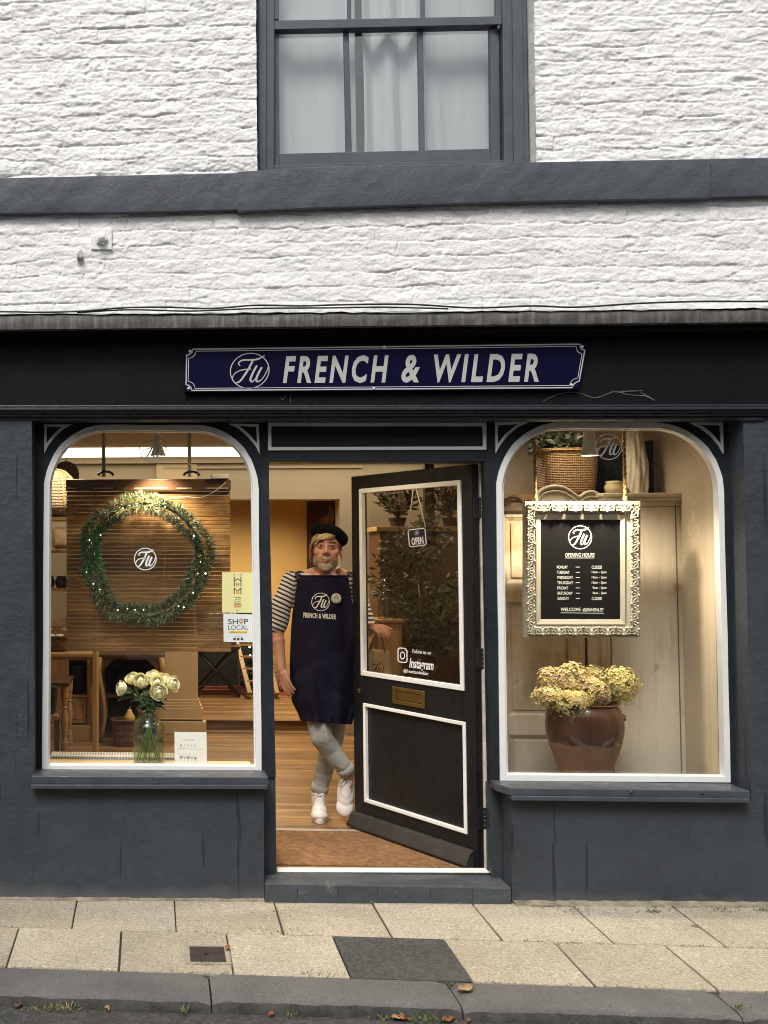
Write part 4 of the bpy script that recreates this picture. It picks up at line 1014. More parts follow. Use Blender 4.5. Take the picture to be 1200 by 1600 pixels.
m = MB(); m.box(cx0+.01, cx1-.01, YSB-.004, YSB+.0295, pl+.02, cz0-.03); m.box(cx0+.035, cx1-.035, YSB-.010, YSB-.0045, pl+.05, cz0-.06); build('door', m, M_PINEZ, t, bevel=.004)
m = MB(); m.box(sb0, sb1+.005, YSB-.03, YSB+.40, FZ, pl); build('plinth', m, M_PINEW, t, bevel=.005)
basket('dark_basket', ((cx0+cx1)/2-.01, YSB+.15, cz0+.001), .062, .10, .24, M_BLACKISH, 'tall dark basket inside the sideboard cubby', taper=.7)
# table with turned leg and the bag on it
YT = 3.3; lx = P(101,1100,YT).x; tz = P(101,1066,YT).z
t = thing('turned_leg_table', (lx-.3, YT+.2, FZ), 'table with a turned wooden leg at the lower left of the left window', 'table')
m = MB(); m.box(XL+.01, lx+.035, YT-.04, YT+.5, tz-.03, tz); build('tabletop', m, M_DARKW, t, bevel=.004)
hh = tz-.031-FZ
for (xx, yy) in ((lx, YT), (lx, YT+.45), (lx-.52, YT), (lx-.52, YT+.45)):
    m = MB(); m.lathe([(.020,0),(.022,hh*.03),(.030,hh*.035),(.030,hh*.19),(.022,hh*.2),(.024,hh*.23),(.018,hh*.25),(.026,hh*.35),(.032,hh*.5),(.030,hh*.58),(.018,hh*.65),(.016,hh*.67),(.026,hh*.69),(.018,hh*.71),(.028,hh*.78),(.022,hh*.82),(.032,hh*.83),(.032,hh)], (xx,yy,FZ), 16); build('leg', m, M_PINEZ, t, smooth=True, autosmooth=35)
t = thing('shopping_bag', (lx-.14, YT+.05, FZ+.2), 'dark bag with pale tissue standing on a stool beside the turned leg table', 'bag')
m = MB(); bx = lx-.17; m.prism([(bx-.10,YT-.12,FZ+.34),(bx+.10,YT-.12,FZ+.34),(bx+.115,YT-.12,FZ+.56),(bx-.115,YT-.12,FZ+.56)], (0,.13,0)); build('body', m, M_BLACKISH, t, bevel=.02, seg=3)
m = MB(); m.tube([(bx-.06,YT-.10,FZ+.56),(bx-.05,YT-.10,FZ+.63),(bx,YT-.10,FZ+.66),(bx+.05,YT-.10,FZ+.63),(bx+.06,YT-.10,FZ+.56)], .007, 6); build('handle', m, M_BLACKISH, t, smooth=True)
m = MB(); m.ell((bx-.02,YT-.06,FZ+.58), (.075,.05,.05), 12, 8); build('tissue', m, mat('pink_tissue', (.55,.40,.33), .8, .2, 20, .004, 40), t, smooth=True)
t = thing('low_stool', (bx, YT-.05, FZ), 'low stool under the dark bag beside the turned leg table', 'stool')
m = MB(); m.box(bx-.15, bx+.13, YT-.16, YT+.06, FZ+.305, FZ+.339); build('seat', m, M_PINEW, t, bevel=.003)
for xx in (bx-.13, bx+.10):
    for yy in (YT-.14, YT+.02): m = MB(); m.box(xx, xx+.025, yy, yy+.025, FZ, FZ+.3045); build('leg', m, M_DARKW, t)
# console table with cabriole legs
YC = 3.95
def cq(px, py): return P(px, py, YC)
t = thing('console_table', ((cq(155,1100).x+cq(252,1100).x)/2, YC, FZ), 'carved console table with curved legs and wavy apron, behind the roses', 'console table')
zt_ = cq(200,1022).z; m = MB(); m.box(cq(150,1050).x, cq(258,1050).x, YC-.02, YC+.38, zt_-.025, zt_); build('tabletop', m, M_DARKW, t, bevel=.005)
sc_leg = [(156,1033,9),(153,1050,11),(155,1066,10),(160,1084,8),(163,1104,7),(163,1122,6.5),(159,1140,6),(157,1151,7)]
k = (cq(201,1100)-cq(200,1100)).length
for mir, dy in ((0,0),(1,0),(0,.34),(1,.34)):
    pts = [cq(x if not mir else 408-x, y)+Vector((0,dy,0)) for x, y, w_ in sc_leg]; z0 = pts[-1].z
    pts = [Vector((p.x, p.y, FZ+(p.z-z0)*(zt_-.0255-FZ)/(pts[0].z-z0))) for p in pts]
    m = MB(); m.tube(pts, [w_*k*.5 for _,_,w_ in sc_leg], 10); build('leg', m, M_PINEZ, t, smooth=True)
m = MB(); xs = [cq(158+ (250-158)*i/24, 1040).x for i in range(25)]
for i in range(24):
    def ed(j): u = j/24; return zt_-.0255-.012-.10*(abs(2*u-1)**2.0)*1.0-.018*math.cos(4*math.pi*u)
    m.prism([(xs[i],YC,zt_-.0255),(xs[i+1],YC,zt_-.0255),(xs[i+1],YC,ed(i+1)),(xs[i],YC,ed(i))], (0,.025,0))
build('apron', m, M_DARKW, t)
m = MB(); zsf = cq(200,1088).z; m.box(cq(163,1088).x, cq(246,1088).x, YC+.03, YC+.36, zsf-.016, zsf); build('lower_shelf', m, M_DARKW, t)
m = MB(); m.box(cq(160,1100).x, cq(248,1100).x, YC+.365, YC+.375, FZ+.02, zt_-.03); build('back_panel', m, M_BLACKISH, t)
basket('log_basket', (cq(195,1140).x, YC-.16, FZ), .105, .10, .215, M_WICK, 'reddish square wicker basket on the floor left of the rose jar', taper=.92)
m = MB(); q = Vector((cq(203,1112).x, YC-.16, FZ+.18)); m.lathe([(.001,0),(.035,.008),(.05,.035),(.042,.07),(.022,.10),(.016,.12),(.001,.125)], q, 18); m.tube([q+Vector((0,0,.12)), q+Vector((.006,0,.145))], .003, 6)
tag(build('gourd', m, mat('yellow_gourd', (.60,.40,.10), .4, .1), smooth=True), 'yellow pear shaped gourd in the reddish basket', 'gourd')
for i, (px, lab) in enumerate(((196,'dark lidded pot on the console shelf, left one'),(226,'dark lidded pot on the console shelf, right one behind the roses'))):
    m = MB(); m.lathe([(.06,0),(.09,.03),(.095,.09),(.07,.14),(.08,.15),(.03,.17),(.02,.19),(.001,.195)], Vector((cq(px,1085).x, YC+.17, zsf)), 18); tag(build('lidded_pot', m, M_IRON, smooth=True), lab, 'pot', 'dark pots on the console table')
# back room furniture
t = thing('rug', (1.1, 6.2, F2), 'dark red rug on the raised floor of the back room', 'rug')
m = MB(); ry0 = PZ(350,1088,F2).y; m.box(P(312,1088,ry0).x, P(468,1088,ry0).x, ry0, 7.0, F2+.0005, F2+.012); build('pile', m, mat('red_rug', (.16,.035,.015), .95, .35, 9, .003, 120), t)
m = MB(); m.box(P(312,1088,ry0).x, P(468,1088,ry0).x, ry0-.05, ry0-.0005, F2+.0005, F2+.010); build('fringe', m, mat('tan_fringe', (.42,.27,.12), .95, .2, 40), t)
def bq(px, py, Y=6.3): return P(px, py, Y)
t = thing('dark_backdrop', (bq(340,1060,6.95).x, 6.95, F2), 'low black screen invented for the dark end of the back room, behind the folding chair', 'backdrop')  # invented black backdrop in place of a dark furniture mass
for i in range(3):
    xa_ = bq(306+i*34,1000,6.95).x; xb_ = bq(306+(i+1)*34-1,1000,6.95).x; m = MB(); m.obox(((xa_+xb_)/2, 6.95+.02*(i % 2), F2+.45), ((xb_-xa_)/2, .03*(1 if i % 2 else -1), 0), (0,.012,0), (0,0,.44)); build('panel', m, M_BLACKISH, t)
t = thing('folding_chair', bq(345,1085,6.0), 'dark folding chair with a striped cushion in the back room', 'chair')
xc = bq(338,1080,6.0).x
for dy in (0, .38):
    for s_ in (-1, 1): m = MB(); m.tube([(xc-s_*.24, 6.0+dy, F2+.012), (xc+s_*.22, 6.0+dy, F2+.50)], .017, 8); build('leg', m, M_IRON, t, smooth=True)
m = MB(); m.box(xc-.25, xc+.25, 5.98, 6.42, F2+.50, F2+.53); build('seat', m, M_DARKW, t, bevel=.004)
m = MB(); m.box(xc-.25, xc-.22, 6.40, 6.43, F2+.53, F2+1.0); m.box(xc+.22, xc+.25, 6.40, 6.43, F2+.53, F2+1.0); m.box(xc-.22, xc+.22, 6.405, 6.425, F2+.8, F2+.98); build('backrest', m, M_DARKW, t)
n = N('blue_striped_cushion'); v = n.coord('Object'); wv = n.n('ShaderNodeTexWave'); wv.bands_direction = 'DIAGONAL'; wv.inputs['Scale'].default_value = 9; n.l(v, wv.inputs['Vector']); n.bsdf(n.ramp(wv.outputs['Fac'], [(.3,(.10,.12,.16)),(.5,(.40,.36,.30))]), .9)
cushion('striped_cushion', (xc+.06, 6.25, F2+.72), .19, .07, .19, n.m, 'grey and cream striped cushion propped on the folding chair', 'cushion')
t = thing('wooden_ladder', bq(385,1085,5.9), 'brown timber stepladder leaning in the back room by the pine tree lights', 'ladder')
for dx in (0, .28):
    m = MB(); m.tube([bq(390,1084,5.9)+Vector((dx,0,0)), bq(366,1004,6.4)+Vector((dx,0,.1))], .032, 4); build('rail', m, M_PINEZ, t)
for f in (.2,.4,.6,.8): m = MB(); q = bq(390,1084,5.9).lerp(bq(366,1004,6.4)+Vector((0,0,.1)), f); m.box(q.x, q.x+.28, q.y-.03, q.y+.03, q.z-.01, q.z+.01); build('rung', m, M_PINEW, t)
t = thing('christmas_tree', bq(405,1060,6.6), 'small dark fir tree dotted with white lights in the back room', 'christmas tree')
m = MB(); rw = random.Random(9); base = Vector((bq(404,1060,6.6).x, 6.6, F2))
m.tube([base, base+Vector((0,0,1.0))], [.03,.006], 8)
for i in range(1500):
    h = rw.random()**1.3; z = .15+.9*h; rad = .30*(1-h)*math.sqrt(rw.random())+.01; a = rw.random()*6.283
    m.leaf(base+Vector((rad*math.cos(a), rad*math.sin(a), z)), (math.cos(a), math.sin(a), -.3), (0,0,1), .09, .012)
build('branches', m, M_PINE[0], t, recalc=False)
for (px, py) in ((390,1011),(397,1016),(391,1024),(386,1000),(396,1003),(399,1030)): m = MB(); m.ell(P(px,py,6.28), .010, 8, 6); build('fairy_light', m, m_fl, t, smooth=True)
# portrait on the gold wall
YPt = YB-.04; t = thing('portrait_painting', P(502,905,YPt), 'dark red portrait painting on the gold wall behind the man', 'painting')
m = MB(); m.pxp([(480,783),(524,783),(524,905),(480,905)], YPt, .035); build('canvas', m, mat('maroon_canvas', (.055,.012,.008), .6, .5, 5), t)
fp = lambda px, py, l=0: P(px, py, YPt-.002-.001*l)
m = MB(); 
def oval(cx, cy, rx, ry, l, mi): m.add([fp(cx+rx*math.cos(2*math.pi*k/24), cy+ry*math.sin(2*math.pi*k/24), l) for k in range(24)], [tuple(range(24))], mi)
oval(511,806,11,17,0,0); oval(502,795,13,14,1,1); oval(506,830,18,10,2,1); oval(507,804,1.8,.9,3,1); oval(515,804,1.8,.9,3,1)
build('brushwork', m, [mat('painted_skin', (.24,.10,.05), .6, .4, 12), mat('painted_hair', (.035,.012,.008), .6, .3)], t, recalc=False)

# ================================================================ seen through the door glass
YD = 2.75
t = thing('tall_dresser', (P(665,1000,YD).x, YD, FZ), 'tall dark wooden dresser behind the leafy tree', 'dresser')
dx0, dx1 = P(594,900,YD).x, P(745,900,YD).x; dzt = P(650,826,YD).z
m = MB(); m.box(dx0, dx1, YD, YD+.4, FZ, dzt-.02); build('carcass', m, M_DARKW, t, bevel=.004)
m = MB(); m.box(dx0-.03, dx1, YD-.04, YD+.4, dzt-.0195, dzt+.015); build('cornice', m, M_PINEW, t, bevel=.005)
for i in range(2):
    a = dx0+.03+i*(dx1-dx0-.06)/2; m = MB(); m.box(a+.01, a+(dx1-dx0-.06)/2-.01, YD-.012, YD-.0005, FZ+.1, dzt-.1); d_ = build('door', m, M_DARKW, t, bevel=.004)
    m = MB(); m.ell((a+.05+.3*(1-i), YD-.02, 1.1), .014, 10, 6); build('knob', m, M_BRASS, d_, smooth=True)
m = MB(); q = P(672, 800, YD+.1); tag(build('wooden_post', m.box(q.x-.035, q.x+.035, YD+.1, YD+.17, dzt+.016, CEIL+.015), M_DARKW, bevel=.003), 'dark wooden post rising from the dresser top to the ceiling', 'post')
YPl = 2.2
pc = P(662, 1100, YPl); t = thing('potted_tree', (pc.x, YPl, FZ), 'bushy dark leafed tree in a wooden planter behind the door glass', 'tree')
m = MB(); m.prism([(pc.x-.20,YPl-.18,FZ),(pc.x+.20,YPl-.18,FZ),(pc.x+.25,YPl-.22,FZ+.62),(pc.x-.25,YPl-.22,FZ+.62)], (0,.42,0)); build('planter', m, wood('crate_wood', (.16,.085,.035), (.30,.18,.08), 'X', 4, .6, .001, planks=.11, across='Z', gap=.03), t, bevel=.004)
m = MB(); rw = random.Random(21); tips = []
m.tube([(pc.x,YPl,FZ+.55),(pc.x+.01,YPl,FZ+1.0),(pc.x-.015,YPl+.02,FZ+1.5)], [.022,.018,.012], 8)
for i in range(26):
    z0 = FZ+.75+.85*rw.random(); a = rw.random()*6.283; L = rw.uniform(.18,.40)
    p0 = Vector((pc.x,YPl,z0)); p2 = p0+Vector((L*math.cos(a)*.85, L*math.sin(a)*.6, rw.uniform(.05,.45))); p1 = p0.lerp(p2,.5)+Vector((0,0,-.03))
    m.tube([p0,p1,p2], [.008,.006,.003], 5); tips.append((p0,p1,p2))
build('trunk', m, M_DARKW, t, smooth=True)
m = MB()
for (p0,p1,p2) in tips:
    for j in range(62):
        s_ = rw.uniform(.25,1.08); q = (p0.lerp(p1,s_*2) if s_ < .5 else p1.lerp(p2,s_*2-1))+Vector((rw.gauss(0,.035),rw.gauss(0,.035),rw.gauss(0,.04)))
        m.leaf(q, Vector((rw.uniform(-1,1),rw.uniform(-1,1),rw.uniform(-.5,.8))), Vector((rw.uniform(-1,1),-1,rw.uniform(-.5,1))), rw.uniform(.055,.095), rw.uniform(.018,.028), .2, rw.choice((0,0,1,2)))
build('crown', m, [mat('dark_olive_leaf', (.020,.028,.010), .5, .4, 15), mat('olive_leaf', (.045,.055,.020), .5, .4, 15), mat('bronze_leaf', (.075,.055,.022), .5, .3, 15)], t, recalc=False)
# fine-leaved plant on the dresser top and bushy one hanging left of it
def bush(name, c, rx, ry, rz_, n_, label, mats_, L=.06, W=.02, seed=5, pot=True):
    t = thing(name, c, label, 'plant'); rw = random.Random(seed); m = MB(); c = Vector(c)
    base = c
    if pot:
        m.lathe([(.05,0),(.065,.06),(.07,.07),(.06,.07),(.05,.03)], c, 18); build('pot', m, mat('dark_pot', (.03,.02,.014), .7, .2), t, smooth=True, autosmooth=40); base = c+Vector((0,0,.06))
    st = MB(); lf = MB()
    for i in range(n_):
        a = rw.random()*6.283; e = Vector((rx*math.cos(a)*math.sqrt(rw.random()), ry*math.sin(a)*math.sqrt(rw.random()), rz_*rw.uniform(.35,1)))
        p1 = base+e*.5+Vector((0,0,.25*rz_*rw.random())); p2 = base+e
        st.tube([base,p1,p2], [.004,.003,.0015], 5)
        for j in range(16):
            s_ = rw.uniform(.2,1); q = base.lerp(p1,s_*2) if s_ < .5 else p1.lerp(p2,s_*2-1)
            lf.leaf(q, (p2-base).normalized()*.5+Vector((rw.uniform(-1,1),rw.uniform(-1,1),rw.uniform(-.6,.6))), Vector((rw.uniform(-1,1),-1,rw.uniform(-1,1))), L*rw.uniform(.7,1.2), W, .2, rw.randrange(len(mats_)))
    build('stem', st, M_DARKW, t); build('leaves', lf, mats_, t, recalc=False); return t
M_DL = [mat('deep_green_leaf', (.022,.035,.014), .5, .4, 15), mat('sage_leaf', (.05,.065,.03), .5, .3, 15)]
bush('leafy_plant', (P(622,826,YD+.1).x, YD+.12, dzt+.0155), .20, .12, .28, 46, 'bushy plant on the left end of the dresser top', M_DL, seed=5)
bush('leafy_plant', (P(706,826,YD+.1).x, YD+.12, dzt+.0155), .16, .10, .26, 22, 'sparse thin leafed plant on the right end of the dresser top', M_DL, .07, .012, seed=8)
t = thing('side_cabinet', (P(604,970,2.0).x, 2.0, FZ), 'narrow tan side cabinet under the glass bottle', 'cabinet')
m = MB(); a0_, a1_ = P(584,980,2.0).x, P(628,980,2.0).x; az = P(604,968,2.0).z; m.box(a0_, a1_, 2.0, 2.28, FZ, az-.021); build('carcass', m, wood('tan_cabinet_wood', (.20,.11,.045), (.36,.22,.10), 'Z', 4, .5, .0005), t, bevel=.003)
m = MB(); m.box(a0_-.015, a1_+.015, 1.985, 2.29, az-.02, az); build('top', m, M_PINEW, t, bevel=.003)
m = MB(); m.box(a0_+.02, a1_-.02, 1.992, 1.9995, FZ+.1, az-.08); build('door', m, M_PINEZ, t, bevel=.003)
m = MB(); q = Vector((P(600,968,2.08).x, 2.08, az)); hb = P(600,905,2.08).z-az
m.lathe([(.001,.003),(.040,0),(.044,.01),(.044,hb*.48),(.036,hb*.56),(.014,hb*.64),(.013,hb*.80),(.020,hb*.82),(.020,hb*.85),(.012,hb*.86),(.024,hb*.93),(.018,hb),(.001,hb*1.02)], q, 20)
tag(build('glass_bottle', m, glass('bottle_glass', (.72,.66,.52), .22), smooth=True), 'clear stoppered bottle on the tan side cabinet behind the door glass', 'bottle')
# tote bag hanging from the man's hand behind the glass
YTB = 1.08
t = thing('tote_bag', (P(592,1075,YTB).x, YTB, P(592,1078,YTB).z), 'tan canvas tote bag with a ringed monogram held behind the door glass', 'bag')
def tq(px, py, Y=YTB): return P(px, py, Y)
m = MB(); m.prism([tq(570,1013), tq(610,1017), tq(616,1088), tq(567,1088)], (0,.06,0)); build('body', m, mat('tan_canvas', (.42,.29,.15), .9, .12, 12, .002, 90), t, bevel=.02, seg=3)
for dy in (.006, .052):
    m = MB(); m.tube([tq(579,1018)+Vector((0,dy,0)), tq(586,996)+Vector((0,dy*.5,0)), tq(594,990)+Vector((0,dy*.3,0)), tq(598,996)+Vector((0,dy*.5,0)), tq(603,1020)+Vector((0,dy,0))], .006, 6); build('handle', m, mat('tan_canvas', (.38,.26,.13), .9, .1), t, smooth=True)
m = MB(); o = tq(588,1046); k = (tq(589,1046)-o).length*12; monogram(m, planemap(o+Vector((0,-.0008,0)), (k,0,0), (0,0,k), (0,-1,0)), .9); build('monogram', m, mat('brown_print_ink', (.06,.03,.015), .8, 0), t, recalc=False)

# ---- hanging OPEN sign
OL = .012
def oq(px, py, l=0): return DQ(px, py, 0)+dn*(OL+.0002*l)
t = thing('open_sign', oq(655,856), 'small navy OPEN sign hanging on string inside the white beaded door pane', 'sign')
m = MB(); m.prism([oq(638.5,827), oq(668,823.5), oq(670.5,852.5), oq(641.5,856.5)], -dn*.006); build('plaque', m, mat('navy_plaque', (.012,.014,.035), .35, .1), t, bevel=.002)
def bil(A, B, C, E):                                   # quad map, A=left-bottom B=right-bottom C=right-top E=left-top
    return lambda u, v, l=0: oq(*[(A[i]*(1-u)+B[i]*u)*(1-v)+(E[i]*(1-u)+C[i]*u)*v for i in (0,1)], l+2)
fo = bil((641.5,856.5),(670.5,852.5),(668,823.5),(638.5,827))
m = MB(); text(m, fo, 'OPEN', .18, .82, .12, .52, bold=.035); build('lettering', m, mat('pale_sign_paint', (.62,.63,.64), .5, 0), t, recalc=False)
m = MB(); stroke(m, fo, [(.12,.05),(.88,.05),(.95,.15),(.95,.85),(.88,.95),(.12,.95),(.05,.85),(.05,.15)], .05, 0, n=1, closed=True); build('border', m, mat('pale_sign_paint', (.62,.63,.64), .5, 0), t, recalc=False)
m = MB(); monogram(m, lambda u, v, l=0: fo(.5+u*.11, .74+v*.12, l), 1.1); build('monogram', m, mat('pale_sign_paint', (.50,.51,.53), .5, 0), t, recalc=False)
m = MB(); apex = oq(650,762); m.tube([oq(640,828)-dn*.003, oq(648.5,764), oq(650,762), oq(653,764), oq(660,790), oq(667,825)-dn*.003], .0032, 6); m.ell(oq(660,790), .005, 8, 6); build('string', m, mat('cotton_string', (.75,.71,.63), .9, .1), t, smooth=True)

# ================================================================ right window display
YH = .50
def hq(px, py, Y=YH): return P(px, py, Y)
t = thing('opening_hours_board', hq(911,996), 'ornate cream frame with a black opening hours board hung on two ropes', 'board')
M_CREAM = mat('aged_cream_gilt', (.42,.375,.29), .5, .16, 22, .0012, 60)
M_CREAM2 = mat('flat_cream_paint', (.42,.385,.31), .5, .08, 16, .0006, 40)
def rect(x0, y0, x1, y1, Y): return [hq(x0,y1,Y), hq(x1,y1,Y), hq(x1,y0,Y), hq(x0,y0,Y)]
m = MB(); m.ring(rect(820,783,1001,996,YH), rect(826,789,995,990,YH), (0,.04,0)); m.ring(rect(825,788,996,991,YH-.014), rect(833,797,988,982,YH-.004), (0,.03,0)); m.ring(rect(832,796,989,983,YH+.004), rect(839,805,976,975,YH+.012), (0,.03,0))
o1, i1 = rect(838,804,977,976,YH+.002), rect(845,812,970,968,YH+.010); m.ring(o1, i1, (0,.028,0))
build('frame', m, M_CREAM2, t, bevel=.002)
m = MB(); rw = random.Random(17); k = (hq(901,900)-hq(900,900)).length
def scroll(px, py, dx, dy, s_, flip):
    """one acanthus palmette: a fan of carved leaves across the edge, with a bud"""
    c = hq(px, py, YH-.011); T = Vector((dx,0,-dy)); Wd = Vector((dy,0,dx))*flip
    for a in (-78,-48,-18,18,48,78):
        d = (Wd*math.cos(R(a))+T*math.sin(R(a))); n_ = Vector((0,-1,0)); e = d.cross(n_)
        Rm = Matrix((d, e, n_)).transposed(); Lf = s_*k*(5.2-1.3*abs(a)/78)
        m.ell(c-Wd*s_*k*4.5+d*Lf*.95, (Lf*.85, s_*k*1.25, .0065), 10, 6, rot=Rm)
        m.ell(c-Wd*s_*k*4.5+d*Lf*1.72+Vector((0,-.002,0)), (s_*k*1.3, s_*k*1.3, .006), 8, 5, rot=Rm)
    m.ell(c-Wd*s_*k*4.2+Vector((0,-.004,0)), (1.9*s_*k,.008,1.9*s_*k), 10, 6)
nx_, nz_ = 13, 15
for i in range(nx_):
    x = 829+(993-829)*(i+.5)/nx_; f = 1 if i % 2 else -1
    scroll(x, 793, 1, 0, 1.3, f); scroll(x, 986, 1, 0, 1.3, f)
for i in range(nz_):
    y = 790+(990-790)*(i+.5)/nz_; f = 1 if i % 2 else -1
    scroll(829.5, y, 0, 1, 1.3, f); scroll(992, y, 0, 1, 1.3, f)
build('carving', m, M_CREAM, t, smooth=True)
m = MB(); m.pxp([(843,810),(972,810),(972,970),(843,970)], YH+.020, .008); build('panel', m, mat('black_chalkboard', (.006,.006,.007), .8, .1, spec=.15), t)
bf = lambda u, v, l=0: P(u, -v, YH+.0196-.0002*l); M_CHALK = mat('white_paint_pen', (.75,.75,.73), .6, .05)
m = MB(); monogram(m, lambda u, v, l=0: bf(906.5+u*18, -839.5+v*18, l), 1.1); build('monogram', m, M_CHALK, t, recalc=False)
m = MB(); text(m, bf, 'OPENING HOURS', 883, 929, -870, -864, bold=.01, shear=.15); stroke(m, bf, [(883,-871.8),(929,-871.8)], .8, n=1)
for i, (d_, h_) in enumerate((('MONDAY','CLOSED'),('TUESDAY','10am - 5pm'),('WEDNESDAY','10am - 5pm'),('THURSDAY','10am - 5pm'),('FRIDAY','9am - 5pm'),('SATURDAY','9am - 5pm'),('SUNDAY','CLOSED'))):
    y = 886+i*8.15; wd = {'MONDAY':17,'TUESDAY':20,'WEDNESDAY':25,'THURSDAY':25,'FRIDAY':17,'SATURDAY':24,'SUNDAY':18}[d_]
    text(m, bf, d_, 870+i*.2, 870+wd+i*.2, -y-2.4, -y+2.2, bold=.01); stroke(m, bf, [(899.5,-y),(906,-y)], .9, n=1)
    text(m, bf, h_, 924.5+(1.5 if 4 <= i <= 5 else 0), 924.5+(16 if h_ == 'CLOSED' else 23), -y-2.6, -y+2.2, bold=.01, shear=.1)
text(m, bf, 'WELCOME - ', 876, 911, -955, -949.5, bold=.01); text(m, bf, 'BIENVENUE!', 911, 943, -955.5, -950, bold=.01, shear=.3); stroke(m, bf, [(876,-957.5),(944,-958.2)], .8, n=1)
build('lettering', m, M_CHALK, t, recalc=False)
M_ROPE = mat('jute_rope', (.34,.21,.09), .9, .3, 60, .002, 200, stretch=(1,1,.4))
for px in (837, 977):
    q = hq(px, 784, YH+.02); m = MB()
    for s_ in (0, math.pi): m.tube([Vector((q.x+.0045*math.cos(j*.9+s_), q.y+.0045*math.sin(j*.9+s_), q.z+(CEIL+.02-q.z)*j/70)) for j in range(71)], .0058, 6)
    m.ell(q+Vector((0,0,.014)), (.014,.012,.02), 10, 6); build('rope', m, M_ROPE, t, smooth=True)
# terracotta jar
YJ = .47; jb = Vector((P(914.5,1210,YJ).x, YJ, RD+.001)); k = (P(913,1150,YJ)-P(912,1150,YJ)).length; JH = P(912,1098,YJ).z-RD
n = N('glazed_terracotta'); v = n.coord('Object'); sp = n.n('ShaderNodeSeparateXYZ'); n.l(v, sp.inputs[0]); nz = n.noise(n.coord('Object', (1,1,.3)), 14, 3)
edge = n.math('ADD', sp.outputs['Z'], n.math('MULTIPLY', n.math('SUBTRACT', nz, .5), .035)); gm_ = n.ramp(n.math('GREATER_THAN', edge, JH*.485), [(0,0),(1,1)])
ng = n.noise(n.coord('Object', (1,1,.25)), 9, 4); gl_c = n.ramp(ng, [(.3, (.045,.017,.008)), (.7, (.110,.045,.018))]); rim_ = n.ramp(edge, [(JH*.47, 0.0), (JH*.49, .0), (JH*.5, .65), (JH*.58, 0)])
gl_c = n.mix(rim_, gl_c, (.035,.010,.005)); raw = n.ramp(n.noise(v, 6, 6, .65), [(.3, (.13,.058,.028)), (.7, (.215,.112,.060))])
raw = n.mix(n.ramp(n.noise(v, 26, 5, .7), [(.60,0),(.72,.35)]), raw, (.33,.24,.17))
cc = n.mix(gm_, raw, gl_c); n.bsdf(cc, n.ramp(n.math('GREATER_THAN', edge, JH*.485), [(0,.75),(1,.13)]), normal=n.bump(n.noise(v, 30, 4), .0015)); M_JARG = n.m
t = thing('terracotta_jar', jb, 'large brown half glazed terracotta jar of dried hydrangeas in the right window', 'jar')
m = MB(); prof = [(35,0),(36,.012),(38.5,.09),(44,.22),(50,.36),(55,.49),(58.3,.62),(59,.70),(57.5,.83),(54.5,.91),(51.5,.955),(50,.968),(51,.985),(53,1.0),(51.5,1.012),(47,1.0),(45,.95),(50,.85),(53,.7),(35,.05)]
m.lathe([(.001,0)]+[(a*k, z*JH) for a, z in prof]+[(.001,.03)], jb, 48); build('pot', m, M_JARG, t, smooth=True, autosmooth=60)
for sg in (-1, 1):
    m = MB(); m.tube([jb+Vector((sg*57*k*math.cos(.35*a_), -57*k*math.sin(.35*a_)-.006, JH*.80+.018*math.sin(a_*3.0))) for a_ in (0,.15,.3,.45,.6,.75,.9,1.05)], .009, 8); build('lug', m, M_JARG, t, smooth=True)
M_HY = [mat('straw_floret', (.68,.50,.18), .8, .2, 20), mat('cream_floret', (.76,.63,.32), .8, .2, 20), mat('dusty_pink_floret', (.55,.38,.23), .8, .2, 20), mat('lime_floret', (.58,.54,.20), .8, .2, 20), mat('sage_floret', (.48,.44,.20), .8, .2, 20)]
def hydrangea(px, py, Y, rx, rz_, wts, label, tilt=0):
    c = P(px, py, Y); k = (P(px+1,py,Y)-c).length; t = thing('dried_hydrangea', c-Vector((0,0,rz_*k)), label, 'hydrangea', 'dried hydrangea heads in the jar'); rw = random.Random(int(px*13+py)); m = MB()
    lump = [(Vector((rw.gauss(0,1),rw.gauss(0,1),rw.gauss(0,1))).normalized(), rw.uniform(.05,.42)) for _ in range(10)]
    for i in range(620):
        d = Vector((rw.gauss(0,1),rw.gauss(0,1)-.3,rw.gauss(0,1))).normalized(); q = .74
        for (l_, a_) in lump: q += a_*max(0, d.dot(l_))**4
        q *= rw.uniform(.74,1.08); p = c+Vector((d.x*rx*k*q, d.y*rx*k*.85*q, d.z*rz_*k*q))+Vector((rw.gauss(0,1.3),rw.gauss(0,1.3),rw.gauss(0,1.5)))*k; p.x += d.z*tilt*k
        mi = rw.choices(range(5), wts)[0]; X = d.orthogonal().normalized(); Yq = d.cross(X); a0 = rw.random()*6.28; L = rw.uniform(2.6,4.6)*k
        for j in range(4):
            a = a0+j*math.pi/2; e = X*math.cos(a)+Yq*math.sin(a); m.leaf(p, e+d*.45, d, L, L*.85, .3, mi)
    m.ell(c, (rx*k*.58, rx*k*.5, rz_*k*.58), 12, 8, mi=4)
    build('florets', m, M_HY, t, recalc=False)
    m = MB(); m.tube([c-Vector((0,0,rz_*k*.6)), Vector((jb.x+(c.x-jb.x)*.45, YJ, jb.z+JH*.93)), Vector((jb.x+(c.x-jb.x)*.2, YJ, jb.z+JH*.6))], .005, 6); build('stem', m, M_PINEZ, t, smooth=True)
hydrangea(858, 1064, .50, 20, 22, (3,2,4,0,1), 'pinkish brown hydrangea head at the far left of the jar', -6)
hydrangea(864, 1089, .40, 23, 16, (5,4,1,2,1), 'greenish hydrangea head hanging over the left of the jar rim')
hydrangea(890, 1066, .44, 23, 25, (3,7,1,0,0), 'tallest cream hydrangea head left of the jar centre')
hydrangea(898, 1092, .36, 27, 15, (4,5,0,2,1), 'low cream hydrangea head drooping over the front of the jar')
